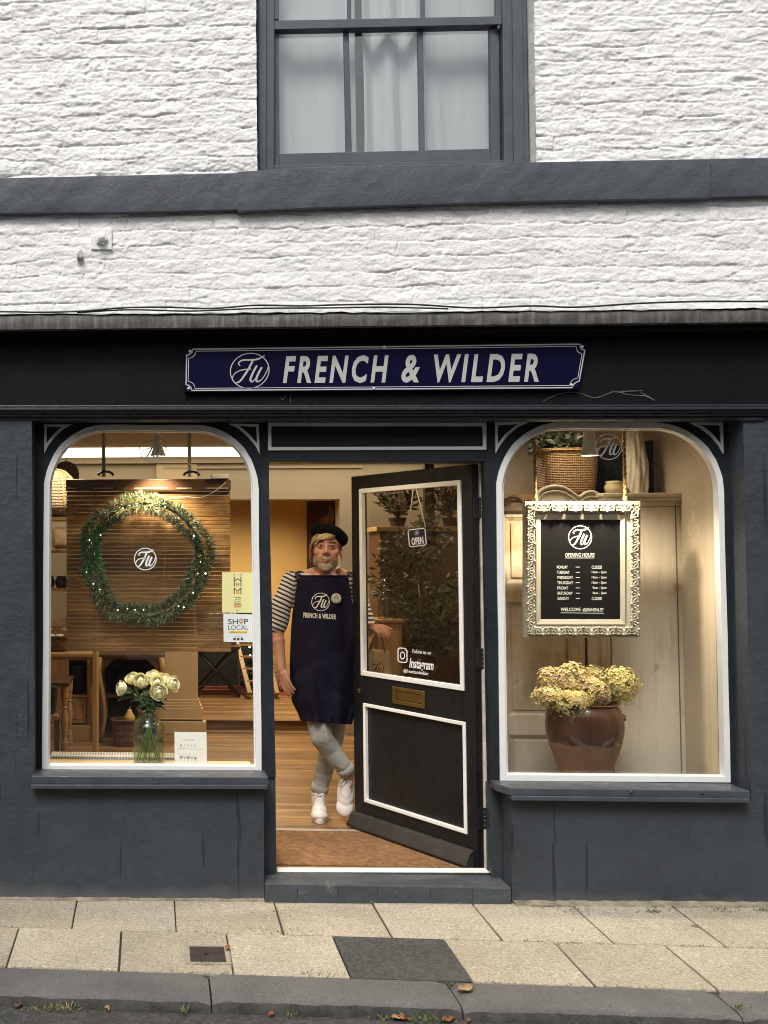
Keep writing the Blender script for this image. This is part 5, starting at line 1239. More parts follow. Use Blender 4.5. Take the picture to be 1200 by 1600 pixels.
hydrangea(925, 1056, .56, 18, 17, (1,3,1,2,4), 'small sage green hydrangea head at the back of the jar')
hydrangea(929, 1078, .42, 25, 24, (3,5,3,0,0), 'dusty pink hydrangea head at the middle right of the jar')
hydrangea(970, 1067, .48, 25, 28, (4,4,0,6,0), 'large yellow lime hydrangea head at the right of the jar', 4)
# old cream cupboard and stripped pine door behind
YCU = .86
def uq(px, py, Y=YCU): return P(px, py, Y)
n = N('rubbed_cream_paint'); v = n.coord('Object'); s_ = n.coord('Object', (1,1,.25)); a = n.noise(s_, 3, 6, .65); f = n.noise(v, 40, 5, .7)
c = n.ramp(a, [(.3, (.54,.48,.385)), (.7, (.69,.63,.53))]); c = n.mix(n.ramp(n.noise(v, 9, 6, .75), [(.60, 0), (.66, .7)]), c, (.30,.19,.09)); c = n.mix(n.ramp(n.noise(n.coord('Object', (1,1,.15)), 16, 5, .7), [(.52, 0), (.66, .5)]), c, (.38,.30,.20)); c = n.mix(n.ramp(f, [(.62,0),(.7,.25)]), c, (.62,.56,.45)); n.bsdf(c, .55, normal=n.bump(f, .0008)); M_CUP = n.m
t = thing('cream_cupboard', (uq(1016,1200).x, YCU, FZ), 'tall rubbed cream painted cupboard at the right of the right window', 'cupboard')
m = MB(); c0, c1, ct = uq(956,1000).x, uq(1072,1000).x, uq(1010,783).z; m.box(c0, c1, YCU, YCU+.42, FZ+.02, ct); build('carcass', m, M_CUP, t, bevel=.004)
m = MB(); m.box(uq(940,775).x, c1+.012, YCU-.02, YCU+.43, ct+.0005, ct+.022); m.box(uq(940,775).x-.006, c1+.02, YCU-.03, YCU+.44, ct+.0225, uq(1010,770,YCU-.03).z); build('cornice', m, M_CUP, t, bevel=.005)
m = MB(); m.box(c1-.045, c1-.0385, YCU-.0015, YCU+.01, FZ+.05, ct-.02); m.box(c0+.005,c1-.005,YCU-.0015,YCU+.01, ct-.035, ct-.03); build('panel_groove', m, mat('groove_shadow', (.16,.12,.075), .8, .1), t)
m = MB(); m.box(c0, c1, YCU+.03, YCU+.4, FZ, FZ+.0195); build('plinth', m, M_DARKW, t)
n = N('stripped_pine'); v = n.coord('Object', (1,1,.10)); a = n.noise(v, 26, 6, .65, .8); v2 = n.coord('Object'); f = n.noise(v2, 5, 5, .65)
c = n.ramp(a, [(.32, (.30,.19,.09)), (.62, (.60,.44,.26))]); c = n.mix(n.ramp(f, [(.42, 0), (.60, .75)]), c, (.64,.57,.45)); c = n.mix(n.ramp(n.noise(v2, 30, 5, .75), [(.60, 0), (.66, .5)]), c, (.20,.11,.05))
sp = n.n('ShaderNodeSeparateXYZ'); n.l(v2, sp.inputs[0]); lowm = n.ramp(n.math('ADD', sp.outputs['Z'], n.math('MULTIPLY', n.math('SUBTRACT', f, .5), .5)), [(.37, .75), (1.15, .1)])
c = n.mix(lowm, c, (.58,.54,.47)); n.bsdf(c, .6, normal=n.bump(a, .001)); M_STRIP = n.m
t = thing('stripped_pine_door', (uq(860,1200).x, YCU, FZ), 'old stripped pine panelled door leaning behind the terracotta jar', 'door')
def panel_leaf(px0, px1, ytop, rails, Y, part):
    m = MB(); x0, x1 = uq(px0,1000,Y).x, uq(px1,1000,Y).x; zt = uq(px0,ytop,Y).z; st = .075 if (x1-x0) > .3 else .05
    m.box(x0, x0+st, Y, Y+.04, FZ, zt); m.box(x1-st, x1, Y, Y+.04, FZ, zt)
    zz = [zt]+[uq(px0,y,Y).z for y in rails]+[FZ]
    edges = [(zt, zt-.045)]
    for y in rails: z = uq(px0,y,Y).z; edges.append((z+.055, z-.055))
    edges.append((FZ+.12, FZ))
    for (a_, b_) in edges: m.box(x0+st, x1-st, Y+.001, Y+.039, b_, a_)
    f_ = build(part, m, M_STRIP, t, bevel=.003)
    for i in range(len(edges)-1):
        za, zb = edges[i][1], edges[i+1][0]; m = MB(); m.box(x0+st+.0005, x1-st-.0005, Y+.016, Y+.03, zb+.0005, za-.0005); m.box(x0+st+.03, x1-st-.03, Y+.008, Y+.0155, zb+.03, za-.03)
        build('panel', m, M_STRIP, f_, bevel=.005)
        m = MB(); m.ring([(x0+st+.0008,Y+.003,zb+.0008),(x1-st-.0008,Y+.003,zb+.0008),(x1-st-.0008,Y+.003,za-.0008),(x0+st+.0008,Y+.003,za-.0008)], [(x0+st+.014,Y+.010,zb+.014),(x1-st-.014,Y+.010,zb+.014),(x1-st-.014,Y+.010,za-.014),(x0+st+.014,Y+.010,za-.014)], (0,.005,0)); build('bead', m, M_STRIP, f_)
panel_leaf(772, 914, 796, (926, 1133), YCU, 'leaf')
panel_leaf(918, 954, 790, (1133,), YCU+.004, 'leaf')
m = MB(); m.box(uq(914,1000).x+.001, uq(918,1000).x-.001, YCU+.02, YCU+.035, FZ, uq(914,796).z); build('gap_shade_strip', m, M_DARKW, t)  # dark strip painted in for the shade of the gap
t = thing('carved_headboard', (uq(880,795,.93).x, .93, ct), 'curved pale carved crest showing above the ornate frame', 'headboard')
m = MB(); top = catmull([(828,790),(836,778),(846,764),(862,757.5),(880,759),(895,768),(905,774),(915,768),(926,766),(938,772),(946,778)], 4)
for i in range(len(top)-1):
    (xa_, ya_), (xb_, yb_) = top[i], top[i+1]; m.prism([uq(xa_,ya_,.935), uq(xb_,yb_,.935), uq(xb_,812,.935), uq(xa_,812,.935)], (0,.03,0))
build('board', m, M_CREAM2, t)
m = MB(); m.tube([uq(x,y+2.5,.932) for x, y in top], .010, 8); build('moulding', m, M_CREAM2, t, smooth=True)
m = MB(); m.tube([uq(x,y+10,.932) for x, y in top[4:-6]], .006, 8); build('inner_bead', m, M_CREAM2, t, smooth=True)
m = MB(); m.box(uq(832,800,.94).x, uq(944,800,.94).x, .94, .965, FZ, uq(880,812,.935).z-.0005); build('back_board', m, M_PINEZ, t)
m = MB(); m.tube([uq(x,y,.84) for x, y in catmull([(782,797),(786,785),(795,778),(806,777),(815,782),(821,790)], 4)], .012, 8); m.box(uq(781,800,.84).x, uq(825,800,.84).x, .825, .855, uq(800,797,.84).z-.004, uq(800,792,.84).z)
tag(build('iron_handle', m, M_DARKW, smooth=True, autosmooth=40), 'dark curved wooden handle on top of the stripped pine door', 'handle')
# on top of the cupboard
YTP = 1.02; TZ = uq(1010,770,YCU-.03).z
t = thing('high_shelf', (uq(880,790,1.1).x, 1.1, TZ), 'plain board behind the crest carrying the willow basket', 'shelf')
m = MB(); m.box(uq(770,780,1.0).x, uq(938,780,1.0).x, .98, 1.32, TZ-.03, TZ); build('board', m, M_PINEW, t); 
for x in (uq(790,780,1.0).x, uq(925,780,1.0).x): m = MB(); m.box(x, x+.03, 1.0, 1.3, FZ, TZ-.0305); build('upright', m, M_PINEZ, t)
basket('willow_basket', (P(887,775,YTP+.1).x, YTP+.11, TZ+.001), .165, .13, P(887,703,YTP).z-TZ, M_WICK2, 'big honey willow basket of greenery above the ornate frame', taper=.88)
bush('basket_greenery', (P(874,712,YTP+.1).x, YTP+.11, P(887,712,YTP).z-.02), .18, .12, .17, 60, 'dark green and grey foliage filling the willow basket', M_DL+[mat('silver_leaf', (.20,.22,.19), .6, .3)], .06, .032, seed=12, pot=False)
t = thing('black_sign_board', (P(1000,770,1.24).x, 1.24, TZ), 'black painted board with dim grey lettering on top of the cupboard', 'sign')
m = MB(); m.prism([Vector((P(931,768,1.22).x,1.22,TZ+.0005)), Vector((P(1046,768,1.22).x,1.16,TZ+.0005)), P(1046,683,1.16), P(931,702,1.22)], (0,.02,0)); build('board', m, mat('matt_black_board', (.007,.007,.008), .7, .2), t)
fs_ = lambda u, v, l=0: P(u, -v, 1.213-.055*(u-931)/115-.0002*l)
m = MB(); text(m, fs_, 'RATE', 945, 986, -746, -727); text(m, fs_, 'ITS', 1003, 1026, -740, -724); build('lettering', m, mat('dim_grey_paint', (.045,.045,.045), .8, .4, 40), t, recalc=False)  # dark grey letters, only a little lighter than the board
# draped plaster figure
q = Vector((P(994,770,1.02).x, 1.02, TZ)); k = (P(995,720,1.02)-P(994,720,1.02)).length; H_ = P(994,640,1.02).z-TZ
t = thing('plaster_statue', q, 'white draped plaster figure standing on the cupboard', 'statue')
def fold(u, v):
    a = 2*math.pi*u; z = H_*v; rr = (16-3*v+4*math.sin(v*5+.6)*.4)*k*(1+.11*math.sin(a*7+v*6)+.06*math.sin(a*13-v*9)); 
    return q+Vector((rr*math.cos(a)+.012*math.sin(v*4)-.02*v, rr*math.sin(a)*.8, z))
m = MB(); m.sheet(fold, 72, 26); m.add([fold(i/72, 1) for i in range(72)], [tuple(range(72))]); build('drapery', m, mat('white_plaster', (.60,.55,.46), .8, .12, 14, .002, 40), t, smooth=True)
m = MB(); hc = q+Vector((-.02,0,H_+.085)); m.ell(hc, (.052,.06,.068), 14, 10); m.tube([q+Vector((-.02,0,H_-.01)), hc], .03, 10); m.ell(hc+Vector((0,.012,.02)), (.058,.06,.055), 12, 8); m.ell(hc+Vector((0,-.06,-.005)), (.009,.014,.016), 8, 6); build('head', m, mat('white_plaster', (.60,.55,.46), .8, .12, 14), t, smooth=True)
m = MB(); q = Vector((P(960,768,.99).x, .99, TZ)); m.lathe([(.035,0),(.05,.02),(.055,.045),(.042,.065),(.05,.075),(.03,.078)], q, 20, wob=.03); tag(build('cream_bowl', m, mat('cream_glaze', (.50,.42,.26), .4, .2, 20), smooth=True), 'little cream bowl on the cupboard cornice by the rope', 'bowl')

# ================================================================ the painted shop sign on the fascia
YSG = -.030
t = thing('shop_sign', P(600,612,YSG), 'long navy enamel sign reading FRENCH and WILDER on the black fascia', 'sign')
TLs, TRs, BRs, BLs = (289,543), (919,534.5), (905.5,608.5), (287.5,613)
def sgm(u, v, l=0):                                       # u along, v up, 0..1
    x = (BLs[0]*(1-u)+BRs[0]*u)*(1-v)+(TLs[0]*(1-u)+TRs[0]*u)*v; y = (BLs[1]*(1-u)+BRs[1]*u)*(1-v)+(TLs[1]*(1-u)+TRs[1]*u)*v
    return P(x, y, YSG-.0006-.0002*l)
m = MB(); m.prism([P(*BLs,YSG), P(*BRs,YSG), P(*TRs,YSG), P(*TLs,YSG)], (0,.012,0)); build('plate', m, mat('navy_enamel', (.0022,.0024,.025), .42, .05, 3, spec=.12), t, bevel=.002)
Wm = 630.0; Hm = 72.0
def notched(i, rr_, n=6):
    """outline inset i px with concave corners of radius rr_ px"""
    pts = []
    for (cx, cy, a0) in ((0,0,90),(1,0,180),(1,1,270),(0,1,360)):
        sx, sy = (1 if cx == 0 else -1), (1 if cy == 0 else -1)
        for j in range(n+1):
            a = R(a0-90*j/n)
            pts.append(((cx*Wm+sx*i+rr_*math.cos(a) if True else 0, cy*Hm+sy*i+rr_*math.sin(a))))
    return pts
def signpath(i, rr_):
    P4 = []
    for (cx, cy, s, e) in ((i,i,90,0),(Wm-i,i,180,90),(Wm-i,Hm-i,270,180),(i,Hm-i,360,270)):
        for j in range(7): a = R(s+(e-s)*j/6); P4.append((cx+rr_*math.cos(a), cy+rr_*math.sin(a)))
    return P4
M_SIGNP = mat('pale_grey_sign_paint', (.46,.455,.43), .5, .05, 10)
sf = lambda u, v, l=0: sgm(u/Wm, v/Hm, l)
def spath(i, rr_):
    out = []
    for (cx, cy, s, e) in ((i,i,90,0),(Wm-i,i,180,90),(Wm-i,Hm-i,270,180),(i,Hm-i,360,270)):
        seq = [(cx+rr_*math.cos(R(s+(e-s)*j/6)), cy+rr_*math.sin(R(s+(e-s)*j/6))) for j in range(7)]
        out += seq
    return out
# traverse: bottom-left notch from its top to its right, along the bottom, and so on round
m = MB(); stroke(m, sf, spath(3.0, 9), 2.0, 0, n=1, closed=True); build('border', m, M_SIGNP, t, recalc=False)
m = MB(); stroke(m, sf, spath(6.2, 11), 1.1, 0, n=1, closed=True); build('inner_border', m, M_SIGNP, t, recalc=False)
for (u, v) in ((7,6),(8,Hm-6),(Wm-14,7),(Wm-8,Hm-7),(302,4),(312,Hm-3.5)):
    m = MB(); m.ell(sf(u, v), (.0075,.005,.0075), 10, 6); build('screw', m, mat('bright_screw', (.72,.71,.68), .35, 0), t, smooth=True)
m = MB(); monogram(m, lambda u, v, l=0: sf(103+u*30.5, 33.5+v*28, l), .72); build('monogram', m, M_SIGNP, t, recalc=False)
m = MB(); q0 = (442, 598.5); q1 = (842, 597)
def sgt(u, v, l=0): return P(442+u*400, 599-2.2*u-v*43-1.4*u*v, YSG-.0009)

text(m, sgt, 'FRENCH', 0, .413, 0, 1, bold=.030, shear=.20, space=1.30); text(m, sgt, 'WILDER', .59, 1, 0, 1, bold=.030, shear=.20, space=1.30)
AMP = [(.88,.02,1),(.70,.22,1.1),(.45,.52,1.1),(.30,.72,1),(.34,.90,.95),(.52,.96,.95),(.66,.86,.9),(.62,.70,.9),(.40,.55,1),(.20,.40,1.1),(.13,.22,1.1),(.25,.07,1),(.45,.05,1),(.65,.16,.9),(.82,.42,.8)]
text(m, sgt, '&', .463, .535, 0, 1, bold=.030, shear=.20); build('lettering', m, M_SIGNP, t, recalc=False)

# ================================================================ small things on the wall
t = thing('tie_plate', P(158,388,-.012), 'small square white painted plate with a round bolt on the brick wall', 'wall plate')
m = MB(); m.pxp([(142,357),(175,357.5),(175,390),(142,389.5)], -.016, .03); build('plate', m, M_BRICK, t, bevel=.004)
m = MB(); q = P(158.5,373,-.018); m.lathe([(.032,-.006),(.034,.008),(.028,.016)], q, 6, axis=(0,-1,0)); m.lathe([(.019,.016),(.017,.036),(.008,.042)], q, 16, axis=(0,-1,0)); build('nut', m, M_BRICK, t, smooth=True, autosmooth=30)
m = MB(); q = P(126,398,-.02); m.obox(q, (.010,0,.004), (0,.022,0), (-.004,0,.018)); m.obox(q+Vector((-.014,.0,-.008)), (.006,0,0), (0,.02,0), (0,0,.010))
tag(build('wall_bracket', m, mat('rusty_white_bracket', (.45,.42,.36), .7, .45, 60), bevel=.002), 'tiny broken bracket stub left of the white bolt plate', 'bracket')
m = MB()
def cab(pts, rr_, Y0=-.05): m.tube([P(x,y,Y0) for x, y in catmull(pts, 6)], rr_, 6)
cab([(-200,489),(0,487),(60,488),(130,486),(190,481),(260,480),(330,482),(400,477),(470,478),(540,476),(640,475.5),(740,481),(830,478),(900,480),(1000,474),(1100,471),(1200,471),(1400,468)], .0045)
cab([(120,489),(200,484),(300,486),(400,482),(520,481),(600,480),(700,482.5)], .004, -.045)
tag(build('wall_cable', m, mat('black_cable', (.015,.015,.016), .5, .1), smooth=True), 'thin black cables running along the top of the lead ledge', 'cable')
# curtains upstairs
M_NET = mat('grey_net_curtain', (.54,.545,.555), .9, .06, 4, .001, 90, stretch=(1,1,.3))
def curtain(px0, px1, Y, seed, label, amp=.014):
    m = MB(); x0, x1 = P(px0,100,Y).x, P(px1,100,Y).x
    def f(u, v):
        x = x0+(x1-x0)*u; return Vector((x+.01*n1(v*2, seed), Y+amp*math.sin(u*14+seed+.6*n1(v*1.2,seed))+.010*n1(u*6+v*.5, seed+2)+.003*n1(u*17+v*5, seed+4), 3.60+1.6*v))
    m.sheet(f, 70, 40); o = tag(build('curtain', m, M_NET, smooth=True, recalc=False), label, 'curtain', 'curtains in the upstairs window'); sd_ = o.modifiers.new('cloth', 'SOLIDIFY'); sd_.thickness = .003; return o
curtain(405, 556, .24, 1, 'grey net curtain behind the left column of upstairs panes', .004)
curtain(566, 664, .20, 5, 'brighter gathered curtain behind the middle column of upstairs panes', .022)
curtain(655, 830, .25, 9, 'smooth grey net curtain behind the right column of upstairs panes', .004)
# coir mat
t = thing('door_mat', (P(590,1330,.6).x, .65, FZ), 'brown coir entrance mat inside the doorway', 'mat')
m = MB(); my = PZ(500,1300,FZ).y; m.box(P(432,1355,.25).x, P(757,1355,.25).x, .246, my, FZ+.0005, FZ+.007); build('coir', m, mat('coir_brown', (.25,.13,.055), .98, .38, 26, .012, 140), t)
m = MB(); m.box(P(432,1355,.25).x, P(757,1355,.25).x, my+.001, my+.05, FZ+.0005, FZ+.006); build('edge_strip', m, mat('brushed_strip', (.36,.30,.24), .45, .1), t)
# ================================================================ the man in the doorway
def W(px, py, Y): return P(px, py, Y)
man = thing('person', (W(505,1200,1.22).x, 1.22, FZ), 'smiling bearded man in black beret, striped top and navy apron leaning in the doorway', 'person')
class Blob:
    """a list of tapered limbs and lumps, grown together into one continuous skin"""
    def __init__(s): s.mb = MB()
    def limb(s, pts, rad, flat=None):
        for i in range(len(pts)-1):
            a, b = Vector(pts[i]), Vector(pts[i+1]); ra, rb = rad[i], rad[i+1]; n = max(2, int((b-a).length/(min(ra, rb)*.5)))
            s.mb.tube([a.lerp(b, k/n) for k in range(n+1)], [ra+(rb-ra)*k/n for k in range(n+1)], 16)
        for p, r in zip(pts, rad): s.mb.ell(p, r, 16, 10)
    def ell(s, c, r, rot=None): s.mb.ell(c, r, 20, 14, rot=rot)
    def grow(s, name, voxel, mat_, smooth=6, parent=None):
        org = wpos(parent); me = bpy.data.meshes.new(name); me.from_pydata([v-org for v in s.mb.v], [], s.mb.f)
        bm = bmesh.new(); bm.from_mesh(me); bmesh.ops.recalc_face_normals(bm, faces=bm.faces); bm.to_mesh(me); bm.free()
        o = bpy.data.objects.new(name, me); COL.objects.link(o)
        m = o.modifiers.new('r', 'REMESH'); m.mode = 'VOXEL'; m.voxel_size = voxel
        if smooth: k = o.modifiers.new('s', 'SMOOTH'); k.iterations = smooth; k.factor = .5
        dg = bpy.context.evaluated_depsgraph_get(); me2 = bpy.data.meshes.new_from_object(o.evaluated_get(dg)); o.modifiers.clear(); o.data = me2
        bpy.data.meshes.remove(me); me2.name = name
        for p in me2.polygons: p.use_smooth = True
        for mm in (mat_ if isinstance(mat_, (list, tuple)) else [mat_]): me2.materials.append(mm)
        o.parent = parent; return o
def skin_mat():
    n = N('fair_skin'); v = n.coord('Object'); a = n.noise(v, 18, 4, .6); c = n.ramp(a, [(.3, (.46,.235,.155)), (.7, (.58,.32,.22))])
    b = n.noise(v, 9, 2); c = n.mix(n.ramp(b, [(.5, 0), (.68, .35)]), c, (.52,.20,.14))
    n.bsdf(c, .48, spec=.35, normal=n.bump(n.noise(v, 150, 3), .0006), Subsurface_Weight=.08, Subsurface_Scale=.01); return n.m
M_SKIN = skin_mat()
YM = 1.26
# --- joints (photo position at their own distance)
hC = W(509.5, 859.5, YM-.02); hu_ = Vector((.05, 0, 1)).normalized(); hf = Vector((-.14, -1, -.03)).normalized(); ha = hf.cross(hu_).normalized()*-1
if ha.x < 0: ha = -ha
hu_ = ha.cross(hf); hu_ = hu_ if hu_.z > 0 else -hu_
HS = 1.11
def HL(a, f, u): return hC+(ha*a+hf*f+hu_*u)*HS
Hrot = Matrix((ha, -hf, hu_)).transposed()
shR, shL = W(453, 908, YM+.02), W(551, 907, YM+.05)
elR, wrR = W(433, 985, YM+.03), W(440, 1046, YM-.05)
elL, wrL = W(574, 985, YM+.07), W(580, 980, YM-.13)
hipR, hipL = W(487, 1052, YM+.02), W(526, 1052, YM+.05)
def shoe_frame(toe, hd, upv, s=1.16):
    hd = Vector(hd).normalized(); u_ = Vector(upv); u_ = (u_-hd*u_.dot(hd)).normalized(); L = .285*s; heel = toe-hd*L
    return hd, u_, hd.cross(u_), L, heel, heel+hd*(.235*L)+u_*.120*s
SHR = (PZ(538,1283,FZ)+Vector((0,0,.012)), (-.14,-.42,-.9), (-.15,-1,.4)); SHL = (PZ(499.5,1288.5,FZ)+Vector((0,0,.007)), (-.14,-1,0), (0,0,1))
knR, anR = W(502, 1152, YM-.10), shoe_frame(*SHR)[5]
knL, anL = W(521, 1150, YM+.07), shoe_frame(*SHL)[5]
def hand_parts(bl, wr, d, back, thumb_side, curl, s=1.0, spread=.10):
    """wrist, direction of the fingers, direction of the back of the hand, side of the thumb, curl per joint"""
    d, back = Vector(d).normalized(), Vector(back).normalized(); side = d.cross(back).normalized()*thumb_side; back = side.cross(d)*thumb_side
    wr = Vector(wr)
    R3 = Matrix((side, back, d)).transposed()
    bl.ell(wr+d*.042*s, (.040*s,.016*s,.050*s), R3); bl.limb([wr, wr+d*.03*s], [.024*s,.023*s])
    for k, (off, L) in enumerate(((.030,.080),(.010,.088),(-.010,.082),(-.029,.066))):
        p = wr+d*.082*s+side*off*s; dd = (d+side*off*spread*30*.1).normalized(); pts = [p-d*.02*s, p]; rr = [.0105*s, .0100*s]; an = 0
        for j, fr in enumerate((.45,.32,.23)):
            an += curl*(.8+.15*k)*(1 if j else .8); v = dd*math.cos(an)-back*math.sin(an); p = p+v*L*fr*s; pts.append(p); rr.append((.0092,.0084,.0070)[j]*s)
        bl.limb(pts, rr)
    p = wr+d*.022*s+side*.028*s; v = (d*.6+side*.75-back*.25).normalized(); q = p+v*.042*s; v2 = (d*.92+side*.25-back*.35).normalized(); r_ = q+v2*.032*s; bl.limb([p, q, r_, r_+v2*.020*s], [.0165*s,.0125*s,.0105*s,.0085*s])
b = Blob()
# head
b.ell(HL(0,-.012,.028), (.078*HS,.096*HS,.092*HS), Hrot); b.ell(HL(0,.022,-.036), (.067*HS,.070*HS,.076*HS), Hrot); b.ell(HL(0,.050,-.085), (.043*HS,.038*HS,.034*HS), Hrot); b.ell(HL(0,.068,-.100), (.022*HS,.020*HS,.018*HS), Hrot)
for sg in (-1, 1):
    b.ell(HL(sg*.040,.052,-.010), (.028*HS,.026*HS,.028*HS), Hrot); b.ell(HL(sg*.050,.008,-.062), (.020,.040,.034), Hrot); b.ell(HL(sg*.080,-.012,-.005), (.010,.022,.034), Hrot); b.ell(HL(sg*.082,-.012,-.032), (.008,.012,.012), Hrot)
    b.ell(HL(sg*.0140,.094,-.013), (.0092,.0125,.0092), Hrot)
b.limb([HL(-.046,.063,.047), HL(0,.081,.048), HL(.046,.063,.047)], [.008,.009,.008]); b.limb([HL(0,.082,.036), HL(0,.095,.012), HL(0,.104,-.007)], [.0075,.0095,.0115])
b.limb([HL(-.026,.074,-.047), HL(0,.085,-.045), HL(.026,.074,-.047)], [.011,.013,.011]); b.limb([HL(-.018,.074,-.061), HL(0,.083,-.062), HL(.018,.074,-.061)], [.009,.011,.009])
# neck, shoulders, trunk
nk = W(508, 905, YM+.01); ch = W(505, 950, YM); be = W(503, 1010, YM)
b.limb([HL(0,-.02,-.06), nk], [.058,.064]); b.limb([W(478,903,YM+.03), nk+Vector((0,.02,-.012)), W(536,903,YM+.04)], [.048,.060,.048])
b.ell(ch, (.165,.10,.17)); b.ell(be, (.155,.105,.16)); b.ell(W(506,1052,YM+.03), (.150,.105,.11)); b.ell(W(508,905,YM-.025), (.085,.055,.05))
b.limb([shR+Vector((.01,0,-.01)), elR, wrR], [.043,.041,.027]); b.limb([elR.lerp(wrR,.28)], [.041]); b.limb([shL+Vector((-.01,0,-.01)), elL, wrL], [.043,.040,.026])
b.limb([hipR, knR, anR], [.080,.040,.030]); b.limb([hipL, knL, anL], [.080,.040,.030])
for f_ in (SHR, SHL): q_ = shoe_frame(*f_); b.limb([q_[5], q_[5]-q_[1]*.05], [.031,.027])
for (a_, c_) in (((490,894),(471,901)),((530,894),(548,902))): b.limb([W(*a_, YM+.02), W(*c_, YM+.03)], [.030,.028])
hand_parts(b, wrR, W(452,1084,YM-.10)-wrR, Vector((-.75,-.65,0)), 1, .22, 1.0)
hand_parts(b, wrL, W(596,983,YM-.23)-wrL, Vector((-.05,-.55,.85)), -1, .62, 1.0, .05)
body = b.grow('body', .0036, M_SKIN, 9, man)
# --- facial hair and brows: a thin layer of the same surface
def head_local(p): q = (p-hC)/HS; return q.dot(ha), q.dot(hf), q.dot(hu_)
def layer(name, test, off, mat_, seed):
    me = body.data; org = wpos(man); sel = {}; vs = []; fs = []
    for p in me.polygons:
        c = sum((me.vertices[i].co for i in p.vertices), Vector())/len(p.vertices)+org
        if (c-hC).length > .2: continue
        if not test(*head_local(c)): continue
        f = []
        for i in p.vertices:
            if i not in sel:
                sel[i] = len(vs); v = me.vertices[i]; vs.append(v.co+org+v.normal*(off+off*.8*rnd.uniform(-1,1)))
            f.append(sel[i])
        fs.append(f)
    m = MB(); m.add(vs, fs); return build(name, m, mat_, man, smooth=True, recalc=False)
n = N('grey_stubble'); v = n.coord('Object'); a = n.noise(v, 160, 3, .7); n.bsdf(n.ramp(a, [(.35, (.32,.22,.165)), (.62, (.52,.42,.33))]), .7, normal=n.bump(a, .003)); M_BEARD = n.m
def beard(a, f, u):
    if abs(a) > .072 or u < -.112+.25*max(0, .04-f): return False
    if u < -.040 and f > -.02 and u > -.125: 
        if abs(a) < .030 and -.066 < u < -.042 and f > .06: return False
        return u < -.070 or (abs(a) > .046-.25*(u+.064) and u < -.035)
    return abs(a) < .034 and -.0425+.004*(abs(a) > .02) < u < -.0345-.12*max(0, abs(a)-.012) and f > .07
layer('beard', beard, .0009, M_BEARD, 1)
M_BROW = mat('brown_brow', (.10,.06,.035), .8, .3, 40)
layer('eyebrow', lambda a, f, u: -.046 < a < -.014 and .041 < u < .051 and f > .03, .0012, M_BROW, 2); layer('eyebrow', lambda a, f, u: .014 < a < .046 and .041 < u < .051 and f > .03, .0012, M_BROW, 3)
M_EYE = mat('eye_white', (.66,.63,.60), .25, 0); M_IRIS = mat('dark_iris', (.02,.018,.016), .2, 0); M_LID = mat('eyelid_skin', (.42,.20,.135), .5, .1, 20)
for sg in (-1, 1):
    e = HL(sg*.031,.0785,.026); m = MB(); m.ell(e, (.0135*HS,.008*HS,.0054*HS), 14, 8, rot=Hrot); ey = build('eye', m, M_EYE, man, smooth=True)
    m = MB(); m.ell(e+hf*.0055, (.0066*HS,.0040*HS,.0054*HS), 12, 8, rot=Hrot); build('iris', m, M_IRIS, ey, smooth=True)
    m = MB(); m.tube([HL(sg*.031-.017,.0775,.025), HL(sg*.031-.008,.0845,.0322), HL(sg*.031+.008,.0845,.0322), HL(sg*.031+.017,.0775,.025)], [.003,.0042,.0042,.003], 8); m.tube([HL(sg*.031-.014,.078,.022), HL(sg*.031,.0850,.0182), HL(sg*.031+.014,.078,.022)], [.002,.0028,.002], 8); build('eyelid', m, M_LID, man, smooth=True)
M_LIP = mat('lip_skin', (.52,.29,.215), .4, .1, 30)
m = MB(); m.tube([HL(x*.001, .0965-abs(x)*.00036, -.0480+.000016*x*x) for x in range(-26, 27, 4)], [.0014+.0012*(1-abs(x)/27) for x in range(-26, 27, 4)], 8); m.tube([HL(x*.001, .0965-abs(x)*.00040, -.0560+.000020*x*x) for x in range(-20, 21, 4)], [.0012+.0018*(1-abs(x)/21) for x in range(-20, 21, 4)], 8); build('lips', m, M_LIP, man, smooth=True)
m = MB(); m.tube([HL(x*.001, .0988-abs(x)*.00038, -.0520+.000018*x*x) for x in range(-20, 21, 4)], .0012, 6); build('mouth_line', m, mat('mouth_shadow', (.27,.12,.09), .6, 0), man, smooth=True)
# hair: a blond fringe swept to his right
n = N('ash_blond_hair'); v = n.coord('Object'); a = n.noise(n.coord('Object', (1,1,.3)), 90, 3, .6); n.bsdf(n.ramp(a, [(.3, (.23,.15,.065)), (.7, (.50,.37,.19))]), .42, spec=.5); M_HAIR = n.m
def skull(a, u, out=.006): return -.012+(.096+out)*math.sqrt(max(.03, 1-(a/(.079+out))**2-((u-.028)/(.093+out))**2))
m = MB(); rw = random.Random(4)
for i in range(150):
    t_ = i/149; jz = rw.uniform(-.004,.004); lay = rw.choice((.004,.008,.012))
    a0 = .062-.118*t_; pts = []
    if t_ < .72:
        ctl = [(a0+.012, .092), (a0-.004, .084-.002*t_), (a0-.026, .074-.004*t_+jz), (a0-.046-.010*t_, .062-.010*t_+jz)]
        if t_ > .42: ctl.append((max(-.084, a0-.070-.01*t_), .036-.020*t_+jz))
        if t_ > .52: ctl.append((-.087, -.010-.050*t_+jz*2))
    else:
        ctl = [(a0+.004, .085), (a0-.018, .062), (-.081, .035), (-.087, -.005), (-.084+.004*rw.random(), -.045-.03*rw.random())]
    L = len(ctl)
    cc_ = catmull([tuple(HL(a, skull(max(-.080,min(.080,a)), u, lay)-(.010 if a < -.079 else 0), u)) for a, u in ctl], 4)
    m.tube(cc_, [.0040*(1-.7*(q/(len(cc_)-1))**2) for q in range(len(cc_))], 5, mi=rw.randrange(3))
